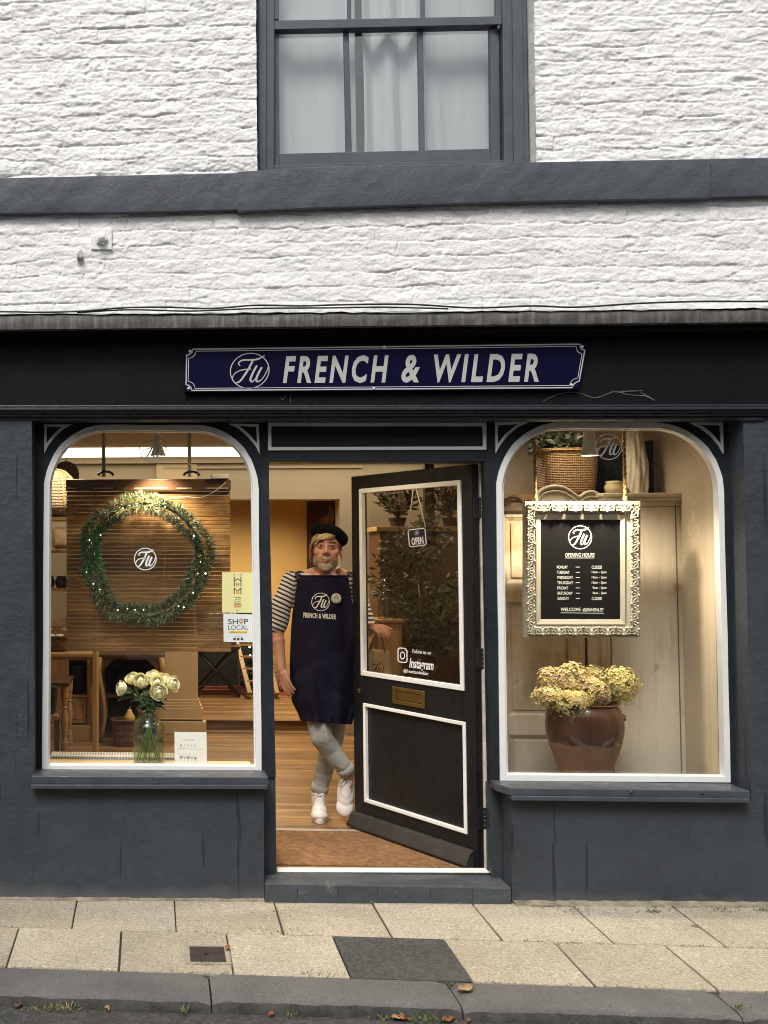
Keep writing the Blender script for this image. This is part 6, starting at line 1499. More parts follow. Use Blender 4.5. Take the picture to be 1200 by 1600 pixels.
for i in range(40):
    t_ = i/39; a0 = .058+.020*t_; lay = rw.choice((.003,.007)); ctl = [(a0-.012, .086), (a0, .068), (a0+.006, .045-.01*t_), (.081, .015-.03*t_)]
    if t_ > .5: ctl.append((.084, -.03-.03*rw.random()))
    cc_ = catmull([tuple(HL(a, skull(min(.077,a), u, lay)-(.012+.02*t_), u)) for a, u in ctl], 4)
    m.tube(cc_, [.0036*(1-.7*(q/(len(cc_)-1))**2) for q in range(len(cc_))], 5, mi=rw.randrange(3))
M_HAIRS = [M_HAIR, mat('pale_blond_hair', (.52,.40,.22), .45, .15, 60), mat('dark_blond_hair', (.27,.18,.085), .45, .15, 60)]
build('hair', m, M_HAIRS, man, smooth=True)
bb = Blob(); rb = Hrot @ Matrix.Rotation(R(16), 3, 'Y') @ Matrix.Rotation(R(-10), 3, 'X')
bb.ell(HL(.012,-.015,.098), (.108,.112,.050), rb); bb.ell(HL(.062,-.022,.066), (.062,.088,.052), rb); bb.ell(HL(-.030,-.02,.092), (.072,.090,.040), rb); bb.ell(HL(.0,-.02,.078), (.086,.098,.030), Hrot); bb.limb([HL(.005,-.02,.150), HL(.010,-.022,.162)], [.006,.004])
bo = bb.grow('beret', .005, mat('black_felt', (.006,.006,.007), .95, .2, 30, .0015, 160, spec=.1), 10, man)
# --- striped top
n = N('breton_stripes'); at = n.n('ShaderNodeAttribute'); at.attribute_name = 'stripe'; fr = n.math('FRACT', n.math('DIVIDE', at.outputs['Fac'], .0265)); v = n.coord('Object')
n.bsdf(n.ramp(fr, [(0, (.66,.63,.60)), (.54, (.66,.63,.60)), (.58, (.022,.016,.026)), (.95, (.022,.016,.026)), (.99, (.66,.63,.60))]), .9, normal=n.bump(n.noise(v, 220, 2), .0006)); M_STRIPE = n.m
b = Blob()
b.ell(W(505,950,YM), (.178,.118,.165)); b.ell(W(503,1008,YM), (.168,.120,.17)); b.ell(W(505,1050,YM+.02), (.165,.118,.12)); b.limb([W(470,908,YM+.03), W(540,908,YM+.045)], [.062,.062]); b.ell(W(505,920,YM+.01), (.150,.092,.075))
b.limb([shR+Vector((.01,0,.0)), shR.lerp(elR,.5)+Vector((-.012,0,0)), shR.lerp(elR,.90)+Vector((-.004,0,0))], [.062,.064,.060]); b.limb([shL, shL.lerp(elL,.55), shL.lerp(elL,.9)], [.062,.060,.056])
shirt = b.grow('striped_top', .006, M_STRIPE, 6, man)
org = wpos(man); arr = shirt.data.attributes.new('stripe', 'FLOAT', 'POINT')
for v in shirt.data.vertices:
    p = v.co+org; s = p.z
    axis = (elR-shR); L = axis.length; axn = axis/L; tt = (p-shR).dot(axn)
    lat = (shR.x+.030)-p.x+max(0, -tt)*.2
    if lat > 0 and tt > -.05:
        w = min(1, lat/.02); s = s*(1-w)+(shR.z-tt*.98-.18*lat)*w
    axis = (elL-shL); axl = axis.normalized(); t2 = (p-shL).dot(axl)
    v.co += Vector((.004*n1(p.z*14+p.x*5, 3), .006*n1(p.x*12+p.z*9, 5), .002*n1(p.z*30, 7)))
    arr.data[v.index].value = s+10+.003*n1(p.x*9+p.y*7, 8)
# --- trousers
n = N('light_grey_denim'); v = n.coord('Object'); a = n.noise(v, 5, 4, .6); f = n.noise(v, 240, 2); n.bsdf(n.mix(n.ramp(f, [(.35,.35),(.6,0)]), n.ramp(a, [(.3, (.30,.305,.275)), (.7, (.46,.46,.42))]), (.12,.12,.11)), .9, normal=n.bump(n.noise(v, 22, 3), .006)); M_DENIM = n.m
b = Blob()
def leg(hp, kn, an, rk, ra):
    m1 = hp.lerp(kn,.5); m2 = kn.lerp(an,.35); m2 = m2+Vector((0,.018,0)); b.limb([hp, m1, kn, m2, kn.lerp(an,.80), kn.lerp(an,.96)], [.095,.080,rk,.062,ra+.004,ra])
leg(hipR, knR, anR, .066, .048); leg(hipL, knL, anL, .064, .048)
tr = b.grow('trousers', .0055, M_DENIM, 5, man)
for v in tr.data.vertices:
    p = v.co+org; q = 1 if p.z < knR.z-.12 else .45
    v.co += v.normal*(.0030*q*n1(p.z*34+p.x*8, 3)+.0022*n1(p.x*25+p.z*12, 6))
for kn, an in ((knR, anR), (knL, anL)):
    ax_ = (an-kn).normalized(); m = MB(); c = kn.lerp(an,.94); m.lathe([(.046,-.022),(.053,-.020),(.055,0),(.054,.022),(.049,.025),(.044,.02)], c, 28, axis=ax_, wob=.02); build('cuff', m, M_DENIM, man, smooth=True)
# --- shoes
M_SHOE = mat('white_leather', (.74,.68,.66), .45, .05, 14, .0006, 60); M_SOLE = mat('white_rubber', (.78,.75,.72), .5, .04, 20); M_LACE = mat('white_lace', (.80,.77,.75), .8, .04)
def shoe(toe, hd, upv, s=1.0):
    """ankle, toe tip, direction of the instep"""
    hd = Vector(hd).normalized(); u_ = Vector(upv); u_ = (u_-hd*u_.dot(hd)).normalized(); sd_ = hd.cross(u_)
    Rm = Matrix((sd_, hd, u_)).transposed(); L = .285*s; heel = toe-hd*L
    def q(a, f, u): return heel+hd*(f*L)+sd_*a*s+u_*u*s
    g = thing_part('shoe'); b = Blob()
    b.ell(q(0,.14,.050), (.036*s,.048*s,.050*s), Rm); b.ell(q(0,.34,.050), (.036*s,.07*s,.050*s), Rm); b.ell(q(0,.58,.036), (.042*s,.075*s,.038*s), Rm); b.ell(q(.002,.80,.028), (.044*s,.055*s,.028*s), Rm); b.limb([q(0,.24,.06), q(0,.22,.105)], [.040*s,.041*s]); b.limb([q(0,.42,.07), q(0,.62,.05)], [.030*s,.030*s])
    up_ = b.grow('shoe', .004, M_SHOE, 6, man)
    m = MB(); prof = []
    for k in range(40):
        a = 2*math.pi*k/40; f = .5+.5*math.cos(a); wv = .036+.011*math.sin(math.pi*min(1, f*1.05))*(.6+.9*f*f*.6); prof.append((math.copysign(abs(math.sin(a))**.75, math.sin(a))*wv, .0+f*1.0))
    m.prism([q(a, f, -.006) for a, f in prof], u_*.026*s); build('sole', m, M_SOLE, up_, bevel=.006, seg=2)
    m = MB()
    for k in range(5):
        f = .40+.062*k; z = .098-.0105*k; w_ = .024; sg = 1 if k % 2 else -1
        m.tube([q(-w_,f,z-.010), q(-w_*.4,f+.012*sg,z+.006), q(w_*.4,f-.012*sg,z+.006), q(w_,f,z-.010)], .0038*s, 6)
    for sg in (-1, 1): m.tube([q(0,.38,.108), q(sg*.022,.40,.116), q(sg*.034,.44,.104), q(sg*.012,.40,.110)], .0032*s, 6); m.tube([q(0,.38,.110), q(sg*.016,.46,.106), q(sg*.026,.50,.090)], .003*s, 6)
    build('lace', m, M_LACE, up_, smooth=True)
    m = MB(); m.tube([q(-.035,.66,.030), q(-.018,.655,.056), q(0,.65,.062), q(.018,.655,.056), q(.037,.66,.030)], .0016*s, 6); build('toe_seam', m, mat('shoe_seam', (.55,.50,.48), .7, 0), up_, smooth=True)
def thing_part(n_): return None
shoe(*SHL, 1.16)
shoe(*SHR, 1.16)
# --- navy apron
AP = [  # photo row, left, right, distance at the middle, wrap depth at the sides
    (899, 467, 544, 1.150, .035), (915, 464, 546, 1.138, .040), (935, 461, 549, 1.126, .055), (958, 457, 553, 1.115, .085), (985, 455, 558, 1.105, .12), (1010, 454, 559, 1.098, .13), (1040, 453, 560, 1.092, .13), (1070, 454, 559, 1.090, .13), (1095, 456, 559, 1.092, .12), (1115, 466, 554, 1.100, .11), (1126, 470, 549, 1.105, .10)]
def ap_row(v):
    t_ = v*(len(AP)-1); i = min(int(t_), len(AP)-2); f = t_-i; return [AP[i][k]*(1-f)+AP[i+1][k]*f for k in range(5)]
def ap_y(u, v):
    r = ap_row(v); low = max(0, v-.55)/.45
    fold_ = (.022*math.sin(u*7+2.5*v)+.014*math.sin(u*15-4*v+1))*low+.006*n1(u*2+v*5, 4)+.008*n1(u*4+v*6, 9)*(.3+low)+.018*math.exp(-((v-.55+.10*u)/.035)**2)*(.5+.5*n1(u*3, 12))+.014*math.exp(-((v-.68-.16*u)/.03)**2)*(.5+.5*n1(u*3, 15))
    th_ = -.035*low*math.exp(-((u+.30)/.30)**2)
    return r[3]+r[4]*abs(u)**2.6+fold_+th_
def ap_f(u, v, lift=0.0):
    r = ap_row(v); x = r[1]+(r[2]-r[1])*(u*.5+.5); y = r[0]+(5 if v > .8 else 0)*(v-.8)*5*(u*.5+.5)*1.2
    return W(x, y, ap_y(u, v)-lift)
n = N('navy_denim'); v = n.coord('Object'); a = n.noise(v, 5, 4, .6); f = n.noise(v, 260, 2); n.bsdf(n.mix(n.ramp(f, [(.4,.4),(.6,0)]), n.ramp(a, [(.3, (.0045,.0042,.014)), (.7, (.0100,.0085,.026))]), (.020,.018,.036)), .85, spec=.15, normal=n.bump(n.noise(v, 30, 4), .003)); M_NAVY = n.m
m = MB(); m.sheet(lambda u, v: ap_f(u*2-1, v), 60, 70); ap = build('apron', m, M_NAVY, man, smooth=True, recalc=False); k = ap.modifiers.new('cloth', 'SOLIDIFY'); k.thickness = .004; k.offset = 0
m = MB()
for pts in ([(-.97,.004),(0,.004),(.97,.004)], [(-.97,.985),(0,.985),(.97,.985)]): m.tube([ap_f(pts[0][0]+(pts[2][0]-pts[0][0])*j/30, pts[0][1], .001) for j in range(31)], .0042, 6)
build('hem', m, M_NAVY, ap, smooth=True)
for (u, x0, x1, y1_) in ((-.95, 464, 468, 889), (.95, 547.5, 545, 890)):
    m = MB(); a_ = ap_f(u, .012, .006); p1 = W(x0, 897, YM-.045); p2 = W(x1, y1_+4, YM+.02); p3 = W(x1+ (3 if u < 0 else -3), 905, YM+.10)
    pts = catmull([tuple(a_), tuple(a_.lerp(p1,.6)+Vector((0,-.004,0))), tuple(p1), tuple(p2), tuple(p3)], 5)
    for off in (-.010,-.005,0,.005,.010): m.tube([Vector(p)+Vector((off,0,0)) for p in pts], .0035, 6)
    st = build('strap', m, M_NAVY, ap, smooth=True)
    m = MB(); c = a_.lerp(p1,.35)+Vector((0,-.010,0)); m.tube([c+Vector((.013*math.cos(2*math.pi*j/16), -.002, .011*math.sin(2*math.pi*j/16))) for j in range(16)], .0022, 6, closed=True); build('strap_ring', m, mat('dull_steel', (.30,.28,.26), .35, .1, 10, metal=.8), ap, smooth=True)
def ap_px(px, py, l=0):                                   # photo position on the cloth
    v = 0
    for i in range(len(AP)-1):
        if AP[i][0] <= py <= AP[i+1][0]: v = (i+(py-AP[i][0])/(AP[i+1][0]-AP[i][0]))/(len(AP)-1)
    r = ap_row(v); u = (px-r[1])/(r[2]-r[1])*2-1; return W(px, py, ap_y(u, v)-.0045-.0002*l)
M_PRINT = mat('white_screen_print', (.68,.67,.66), .7, .04)
m = MB(); monogram(m, lambda u, v, l=0: ap_px(501+u*14, 940.5-v*13.8, l), 1.0); build('monogram', m, M_PRINT, ap, recalc=False)
m = MB(); text(m, lambda u, v, l=0: ap_px(u, -v+.055*(u-474), l), 'FRENCH & WILDER', 474, 525.5, -965, -957, bold=.04, space=1.1); build('lettering', m, M_PRINT, ap, recalc=False)
m = MB(); c = ap_px(525, 935)+Vector((0,-.006,0)); k = .0302; m.lathe([(k*.94,-.004),(k,.0),(k*.93,.004),(.001,.006)], c, 28, axis=(0,-1,0)); bd = build('badge', m, mat('cream_badge', (.60,.56,.47), .35, .03), man, smooth=True, autosmooth=40)
m = MB()
for (dx, dz, rx, rz_, mi, l) in ((0,.004,.012,.015,0,0),(0,.006,.0075,.009,1,1),(0,-.012,.013,.012,1,2),(0,-.012,.006,.010,2,3)):
    m.add([c+Vector((dx+rx*math.cos(2*math.pi*j/18), -.0066-.0003*l, dz+rz_*math.sin(2*math.pi*j/18))) for j in range(18)], [tuple(range(18))], mi)
build('badge_print', m, [mat('sepia_ink', (.12,.09,.07), .6, 0), mat('pale_ink', (.50,.45,.38), .6, 0), mat('white_ink', (.65,.62,.55), .6, 0)], bd, recalc=False)
m = MB(); hp = wrL; d = (W(596,983,YM-.23)-wrL).normalized()
# ring on the left hand
q = wrL+d*.100; m.tube([q+Vector((.0105*math.cos(2*math.pi*j/14)*.4, .0105*math.cos(2*math.pi*j/14)*.9, .0115*math.sin(2*math.pi*j/14)-.006)) for j in range(14)], .0018, 6, closed=True); build('finger_ring', m, mat('gold_ring', (.7,.45,.15), .25, 0, metal=1), man, smooth=True)
# ================================================================ street
# pavement plane through the foot of the wall, falling to the kerb
wl0, wl1 = P(0, 1406, 0), P(1200, 1414, 0)
GX = (wl1.z-wl0.z)/(wl1.x-wl0.x); G0 = wl0.z-GX*wl0.x; GY = .035
def gz(x, y): return G0+GX*x+GY*y
gn = Vector((-GX, -GY, 1)).normalized(); gp = Vector((0, 0, G0))
def G(px, py, lift=0.0): return PP(px, py, gp+Vector((0,0,lift)), gn)
def lineY(pts):                                    # least-squares line y = a + b x on the ground
    q = [G(*p) for p in pts]; n = len(q); mx = sum(p.x for p in q)/n; my = sum(p.y for p in q)/n
    bb = sum((p.x-mx)*(p.y-my) for p in q)/sum((p.x-mx)**2 for p in q); return (my-bb*mx, bb)
L1 = lineY([(0,1450),(440,1457),(742,1468),(1200,1483)]); L2 = lineY([(0,1509.5),(361,1523),(733,1533),(1115,1547)])
L3 = lineY([(0,1548),(320,1560),(600,1570),(1000,1579),(1200,1585)])
print('pavement lines', L1, L2, L3, 'GX', GX)
LY = lambda L, x: L[0]+L[1]*x
def flag_mat(name, c1, c2):
    n = N(name); v = n.coord('Object'); a = n.noise(v, 2.5, 5, .6); s = n.noise(v, 105, 2, .7); s2 = n.noise(v, 60, 3, .7)
    col = n.ramp(a, [(.3, c1), (.7, c2)])
    col = n.mix(n.ramp(s, [(.38, .65), (.5, 0)]), col, sc(c1, .48)); col = n.mix(n.ramp(s2, [(.56, 0), (.68, .6)]), col, sc(c2, 1.5))
    col = n.mix(n.ramp(n.noise(v, 11, 5, .7), [(.62, 0), (.72, .35)]), col, (.16,.14,.11))
    vo = n.n('ShaderNodeTexVoronoi'); vo.inputs['Scale'].default_value = 3.1; n.l(n.coord('Object', (1,1,.01)), vo.inputs['Vector'])
    spx = n.n('ShaderNodeSeparateColor'); n.l(vo.outputs['Color'], spx.inputs[0])
    gum = n.math('MULTIPLY', n.ramp(n.math('ADD', vo.outputs['Distance'], n.math('MULTIPLY', n.noise(v, 40, 2), .05)), [(.085, .8), (.10, 0)]), n.math('GREATER_THAN', spx.outputs[0], .72))
    col = n.mix(gum, col, (.10,.095,.085))
    n.bsdf(col, .85, spec=.3, normal=n.bump(n.noise(v, 14, 4), .004, prev=n.bump(s, .004))); return n.m
M_FLAG = [flag_mat('buff_paving_%s' % k, c1, c2) for k, c1, c2 in (('warm', (.36,.31,.225), (.48,.425,.325)), ('pale', (.37,.325,.245), (.49,.44,.345)), ('grey', (.32,.28,.21), (.43,.38,.29)))]
M_GROUT = mat('dirt_joint', (.045,.042,.032), .95, .4, 30, .003, 80)
def asphalt(name, c, sc_=1.0):
    n = N(name); v = n.coord('Object'); a = n.noise(v, 3, 4); s = n.n('ShaderNodeTexVoronoi'); s.inputs['Scale'].default_value = 110*sc_; n.l(v, s.inputs['Vector'])
    col = n.ramp(a, [(.3, sc(c, .8)), (.7, sc(c, 1.2))]); col = n.mix(n.ramp(s.outputs['Color'], [(.3, 0), (.9, .55)]), col, sc(c, 2.6))
    nm = n.bump(s.outputs['Distance'], .006, 1.0); nm = n.bump(n.noise(v, 60, 4), .004, prev=nm)
    n.bsdf(col, .8, normal=nm); return n.m
# base sheet of the pavement
b = MB(); X0, X1 = -6.0, 9.0
b.prism([(X0, .05, gz(X0,.05)-.012), (X1, .05, gz(X1,.05)-.012), (X1, LY(L2,X1)-.03, gz(X1,LY(L2,X1))-.012), (X0, LY(L2,X0)-.03, gz(X0,LY(L2,X0))-.012)], (0,0,-.1))
tag(build('pavement', b, M_GROUT), None, None, None, 'structure')
def flags(row, La, Lb, joints, skip=None):
    """slabs between two ground lines, joint x positions from the photo then a regular rhythm outwards"""
    xs = []
    for (px, py) in joints: xs.append(G(px, py).x)
    xs.sort(); stp = (xs[-1]-xs[0])/(len(xs)-1)
    while xs[0] > X0: xs.insert(0, xs[0]-stp*(.97+.06*rnd.random()))
    while xs[-1] < X1: xs.append(xs[-1]+stp*(.97+.06*rnd.random()))
    sk = None
    for i in range(len(xs)-1):
        xa, xb = xs[i]+.004, xs[i+1]-.004
        if skip and xa < skip < xb: sk = (xa, xb); continue
        ya = LY(La, (xa+xb)/2) if La else .02; yb = LY(Lb, (xa+xb)/2)
        j = [rnd.uniform(-.0018, .0018) for _ in range(4)]
        def top(x, y, k): return Vector((x+rnd.uniform(-.002,.002), y, gz(x, y)+j[k]))
        pa = [top(xa, ((LY(La,xa)-.004) if La else .02), 0), top(xb, ((LY(La,xb)-.004) if La else .02), 1), top(xb, LY(Lb,xb)+.004, 2), top(xa, LY(Lb,xa)+.004, 3)]
        mbs[rnd.choice((0,0,1,2))].prism(pa, (0,0,-.05))
    return sk
mbs = [MB(), MB(), MB()]
flags(1, None, L1, [(116,1430),(274,1430),(435,1432),(597,1437),(761,1440),(929,1446),(1097,1451)])
pskip = flags(2, L1, L2, [(19,1481),(188,1483),(359,1490),(534,1495),(716,1501),(896,1504),(1082,1513)], skip=G(625,1497).x)
for k in range(3):
    if mbs[k].v: tag(build('pavement', mbs[k], M_FLAG[k], bevel=.004), None, None, None, 'structure')
xa, xb = pskip
b = MB(); b.prism([(xa-.002, LY(L1,xa)-.003, gz(xa,LY(L1,xa))+.001), (xb+.003, LY(L1,xb)-.003, gz(xb,LY(L1,xb))+.001), (xb+.003, LY(L2,xb)+.003, gz(xb,LY(L2,xb))+.001), (xa-.002, LY(L2,xa)+.003, gz(xa,LY(L2,xa))+.001)], (0,0,-.05))
tag(build('pavement', b, asphalt('patch_asphalt', (.048,.047,.045), .75), bevel=.003), None, None, None, 'structure')
# mortar fillet along the wall
b = MB()
def fil(x0, x1, seed, w):
    n = int((x1-x0)/.02); vs = []
    for i in range(n+1):
        x = x0+(x1-x0)*i/n; ww = w*(.6+.9*abs(n1(x*5, seed))+.4*abs(n1(x*30, seed+1)))
        vs += [(x, .01, gz(x,0)+.02), (x, -.006, gz(x,0)+.012+.006*n1(x*20, seed)), (x, -ww*.6, gz(x,-ww*.6)+.006), (x, -ww, gz(x,-ww)+.0008)]
    b.add(vs, [(4*i+k, 4*i+k+1, 4*i+4+k+1, 4*i+4+k) for i in range(n) for k in range(3)])
fil(-6, P(413,1405,0).x, 3, .009); fil(P(802,1408,0).x, 9, 5, .040)
build('mortar_fillet', b, mat('cement_fillet', (.24,.205,.15), .9, .4, 14, .004, 60), shop, smooth=True)
# kerb stones
def kerb_mat():
    n = N('worn_kerb_stone'); v = n.coord('Object'); a = n.noise(v, 3, 6, .65); s = n.noise(v, 120, 3, .7)
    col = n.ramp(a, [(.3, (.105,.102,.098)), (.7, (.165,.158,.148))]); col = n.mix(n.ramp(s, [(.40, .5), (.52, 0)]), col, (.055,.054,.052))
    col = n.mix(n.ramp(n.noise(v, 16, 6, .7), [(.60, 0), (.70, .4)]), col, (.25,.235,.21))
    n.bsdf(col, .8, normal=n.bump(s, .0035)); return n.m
M_KERB = kerb_mat(); kb = MB()
kx = [-6, -3.4, -2.2]+[G(*p).x for p in ((-60,1530),(328,1540),(715,1560),(1140,1568))]+[5.0, 6.4, 7.8, 9]
for i in range(len(kx)-1):
    xa, xb = kx[i]+.0035, kx[i+1]-.0035; n = max(8, int((xb-xa)/.025)); dz = rnd.uniform(-.004, .004); dy = rnd.uniform(-.006, .006); vs = []
    for k in range(n+1):
        x = xa+(xb-xa)*k/n; e = min(k, n-k)/n; rd = .010*max(0, 1-e*n/2.0)
        yb = LY(L2, x)-.003; yf = LY(L3, x)+dy+.008*n1(x*5, i)+.004*n1(x*22, i+4); z0 = gz(x, yb)+dz
        prof = [(yb, -.12), (yb, -.004-rd)]
        for t in (.15, .35, .55, .75, .88): y = yb+(yf-yb)*t; prof.append((y, (gz(x,y)-gz(x,yb))+.003*n1(x*7+t*5, 9)+.0015*n1(x*31+t*9, 13)-rd))
        ch = .010+.009*abs(n1(x*9, 31))+.010*max(0, n1(x*24, 35))
        zt = (gz(x,yf)-gz(x,yb))-rd
        prof += [(yf+ch*.2, zt-.004), (yf-.008, zt-.010-ch*.4), (yf-.016, zt-.026-ch), (yf-.018-.008*n1(x*15, 44), zt-.055), (yf-.016, zt-.16), (yf+.05, zt-.18)]
        vs += [(x, y, z0+z) for y, z in prof]
    m = len(prof); fs = [(k*m+j, k*m+j+1, (k+1)*m+j+1, (k+1)*m+j) for k in range(n) for j in range(m-1)]+[tuple(range(m-1,-1,-1)), tuple(n*m+j for j in range(m))]
    kb.add(vs, fs); nf = n*(m-1)
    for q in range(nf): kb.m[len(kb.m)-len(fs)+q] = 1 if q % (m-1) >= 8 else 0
tag(build('kerb', kb, [M_KERB, mat('shaded_grimy_kerb_face', (.052,.050,.045), .9, .45, 14, .008, 45)], smooth=True, autosmooth=32), None, None, None, 'structure')  # darker front material: kerb shade put into its colour, along with grime
KY = LY(L3, 0.5); RZ = gz(.5, KY)-.054
def rz(x, y): return RZ+GX*(x-.5)*.9+.012*(y-KY)*0+min(.05, max(0, (KY-y))*.02)
b = MB()
def rf(u, v):
    x = -12+u*27; y = -14+(v**.6)*(14+KY+.08); return Vector((x, y, rz(x, y)+(.005*n1(x*1.5+y*2, 61))))
b.sheet(rf, 60, 30); tag(build('road', b, asphalt('road_asphalt', (.040,.039,.038), .5), smooth=True), None, None, None, 'structure')
b = MB()
b.add([(-80,-80,-.6),(80,-80,-.6),(80,80,-.6),(-80,80,-.6)], [(0,1,2,3)]); tag(build('ground', b, mat('earth', (.10,.09,.075), .95)), None, None, None, 'structure')
# ---- across the street (seen as faint reflections in the panes)
t = thing('opposite_shop', (1.5, -11.2, RZ), 'brown brick shop across the road, faintly mirrored in the right window', 'building')
M_OPP = mat('brown_brick_far', (.19,.13,.10), .9, .2, 3, .004, 30); M_OPPG = glass('far_glass', (.3,.32,.34), .10)
b = MB(); b.box(-12, 15, -11.9, -11.4, RZ, 7.2)
build('wall', b, M_OPP, t)
b = MB(); b.box(-12, 15, -11.4, -11.25, RZ, .75); b.box(-12, 15, -11.4, -11.2, 2.75, 3.35); build('shopfront', b, mat('grey_green_far_paint', (.11,.115,.11), .6, .1), t)
for x in (-9,-4.5,0,4.5,9):
    f = MB(); f.ring([(x-.6,-11.39,4.4),(x+.6,-11.39,4.4),(x+.6,-11.39,6.4),(x-.6,-11.39,6.4)], [(x-.5,-11.39,4.5),(x+.5,-11.39,4.5),(x+.5,-11.39,6.3),(x-.5,-11.39,6.3)], (0,.06,0)); w_ = build('window', f, M_WHITE, t)
    f = MB(); f.box(x-.5, x+.5, -11.385, -11.37, 4.5, 6.3); build('pane', f, mat('dark_far_pane', (.03,.035,.04), .1, 0), w_)
VY = 2*(YF+.051)+11.2
def vq(px, py): q = P(px, py, VY); return Vector((q.x, -11.19, q.z))
def vmap(u, v, l=0): q = P(u, -v, VY); return Vector((q.x, -11.185+.001*l, q.z))
b = MB(); a, c = vq(1072, 765), vq(1098, 925); b.box(min(a.x,c.x)-.1, max(a.x,c.x)+.1, -11.25, -11.20, c.z-.1, a.z+.1); build('signboard', b, mat('dark_far_board', (.06,.05,.045), .6, .1), t)
for i, ch in enumerate('VINTAGE'):
    b = MB(); y = 784+i*22.5; w_ = 9 if ch != 'I' else 3; text(b, vmap, ch, 1085+w_, 1085-w_, -(y+9), -(y-9)); build('letter', b, mat('white_far_letter', (.8,.8,.78), .6, 0), t, recalc=False)
b = MB(); a, c = vq(1050, 868), vq(1066, 886); a2 = vq(1096, 868); b.box(a.x, a2.x, -11.17, -11.15, c.z, a.z); build('open_card', b, M_WHITE, t)
b = MB(); text(b, lambda u, v, l=0: (lambda q: Vector((q.x, -11.145, q.z)))(P(u, -v, VY)), 'OPEN', 1093, 1053, -883, -871); build('open_lettering', b, mat('far_dark_letter', (.05,.05,.05), .6, 0), t, recalc=False)

def far_streak(px0, px1, py0, py1, nm):  # invented pale pieces, added for the streaks they mirror into the panes
    a, c = vq(px0, py0), vq(px1, py1); b = MB(); b.box(min(a.x,c.x), max(a.x,c.x), -11.18, -11.10, min(a.z,c.z), max(a.z,c.z)); build(nm, b, M_WHITE, t)
far_streak(299, 304, 806, 992, 'mirrored_streak_bar'); far_streak(255, 257, 850, 925, 'mirrored_streak_bar'); far_streak(362, 400, 1053, 1064, 'mirrored_streak_strip'); far_streak(198, 262, 1020, 1028, 'mirrored_streak_strip'); far_streak(335, 352, 820, 880, 'mirrored_streak_patch')
b = MB(); a, c = vq(778, 726), vq(829, 754); b.box(a.x, c.x, -11.19, -11.12, c.z, a.z); build('signboard', b, mat('grey_far_board', (.30,.31,.32), .6, .1), t)
b = MB(); text(b, lambda u, v, l=0: (lambda q: Vector((q.x, -11.115, q.z)))(P(u, -v, VY)), 'CYCLES', 822, 784, -750, -741); build('letter', b, M_WHITE, t, recalc=False)
far_streak(1108, 1113, 800, 1180, 'mirrored_streak_bar'); far_streak(1000, 1120, 1085, 1089, 'mirrored_streak_strip')

# ---- access cover
cv = [G(288,1478.5), G(357,1477), G(360,1507), G(292,1506.5)]
t = thing('access_cover', sum(cv, Vector())/4, 'small dark metal access cover set in the pavement near the kerb', 'cover')
cx_, cy_ = sum(p.x for p in cv)/4, sum(p.y for p in cv)/4; hw, hd = (cv[1].x-cv[0].x)/2, (cv[1].y-cv[2].y)/2
def cg(x, y, l=0): return Vector((x, y, gz(x, y)+l))
def cring(h, w, l0): return [cg(cx_-h, cy_-w, l0), cg(cx_+h, cy_-w, l0), cg(cx_+h, cy_+w, l0), cg(cx_-h, cy_+w, l0)]
m = MB(); m.ring(cring(hw, hd, .0045), cring(hw-.022, hd-.020, .0045), (0,0,-.02)); build('surround', m, mat('pale_concrete', (.30,.27,.21), .9, .2, 20, .002, 80), t, bevel=.002)
m = MB(); m.prism(cring(hw-.0225, hd-.0205, .0032), (0,0,-.02)); build('plate', m, mat('rusty_iron', (.055,.042,.036), .6, .35, 12, .001, 90, metal=.4), t)
m = MB(); q = cg(cx_-.005, cy_, .0034); m.lathe([(.012,0),(.012,.001),(.006,.0012)], q, 14); m.lathe([(.004,0),(.004,.001)], q+Vector((-.05,.035,0)), 8); m.lathe([(.004,0),(.004,.001)], q+Vector((.06,.03,0)), 8); build('keyhole', m, mat('hole_black', (.006,.006,.006), .9, 0), t)

# ---- weeds, moss and fallen leaves
M_GR = [mat('fresh_grass', (.10,.15,.035), .6, .3, 20), mat('dry_grass', (.26,.21,.085), .7, .3, 20), mat('dull_moss', (.055,.075,.02), .9, .3, 30)]
m = MB(); rw = random.Random(31)
def tuft(px, py, n_, L, spread, onroad=False, dry=.3, lift=0):
    c = G(px, py)
    for i in range(n_):
        p = c+Vector((rw.gauss(0, spread), rw.gauss(0, spread*.3), 0)); p.z = (rz(p.x, p.y) if onroad else gz(p.x, p.y))+.001+lift
        m.leaf(p, Vector((rw.uniform(-.9,.9), rw.uniform(-.9,.6), rw.uniform(.3,1))), Vector((rw.uniform(-1,1), -1, .3)), L*rw.uniform(.5,1.2), .005, .3, 1 if rw.random() < dry else 0)
KYe = lambda px: None
def kerbfoot(px): 
    for y in range(1540, 1610):
        q = G(px, y)
        if q.y < LY(L3, q.x)-.03: return y
    return 1590
for (px, n_, L, s_, dry) in ((45,12,.025,.03,.6),(100,46,.040,.035,.75),(150,6,.03,.02,.5),(288,8,.05,.008,.2),(455,10,.03,.01,.3),(595,14,.03,.02,.3),(655,40,.045,.03,.3),(700,14,.035,.02,.4),(905,8,.03,.02,.2),(1010,8,.03,.02,.2)):
    tuft(px, kerbfoot(px), n_, L, s_, True, dry)
for (px, py, n_, L, s_) in ((704,1541,26,.022,.010),(325,1507,30,.014,.03),(880,1476,10,.012,.04),(910,1424,26,.018,.06),(1020,1426,30,.022,.035),(1130,1424,20,.018,.03),(1195,1424,26,.022,.025),(1152,1575,26,.022,.02),(440,1455,50,.010,.09),(490,1523,24,.012,.06),(432,1425,14,.010,.008)):
    tuft(px, py, n_, L, s_)
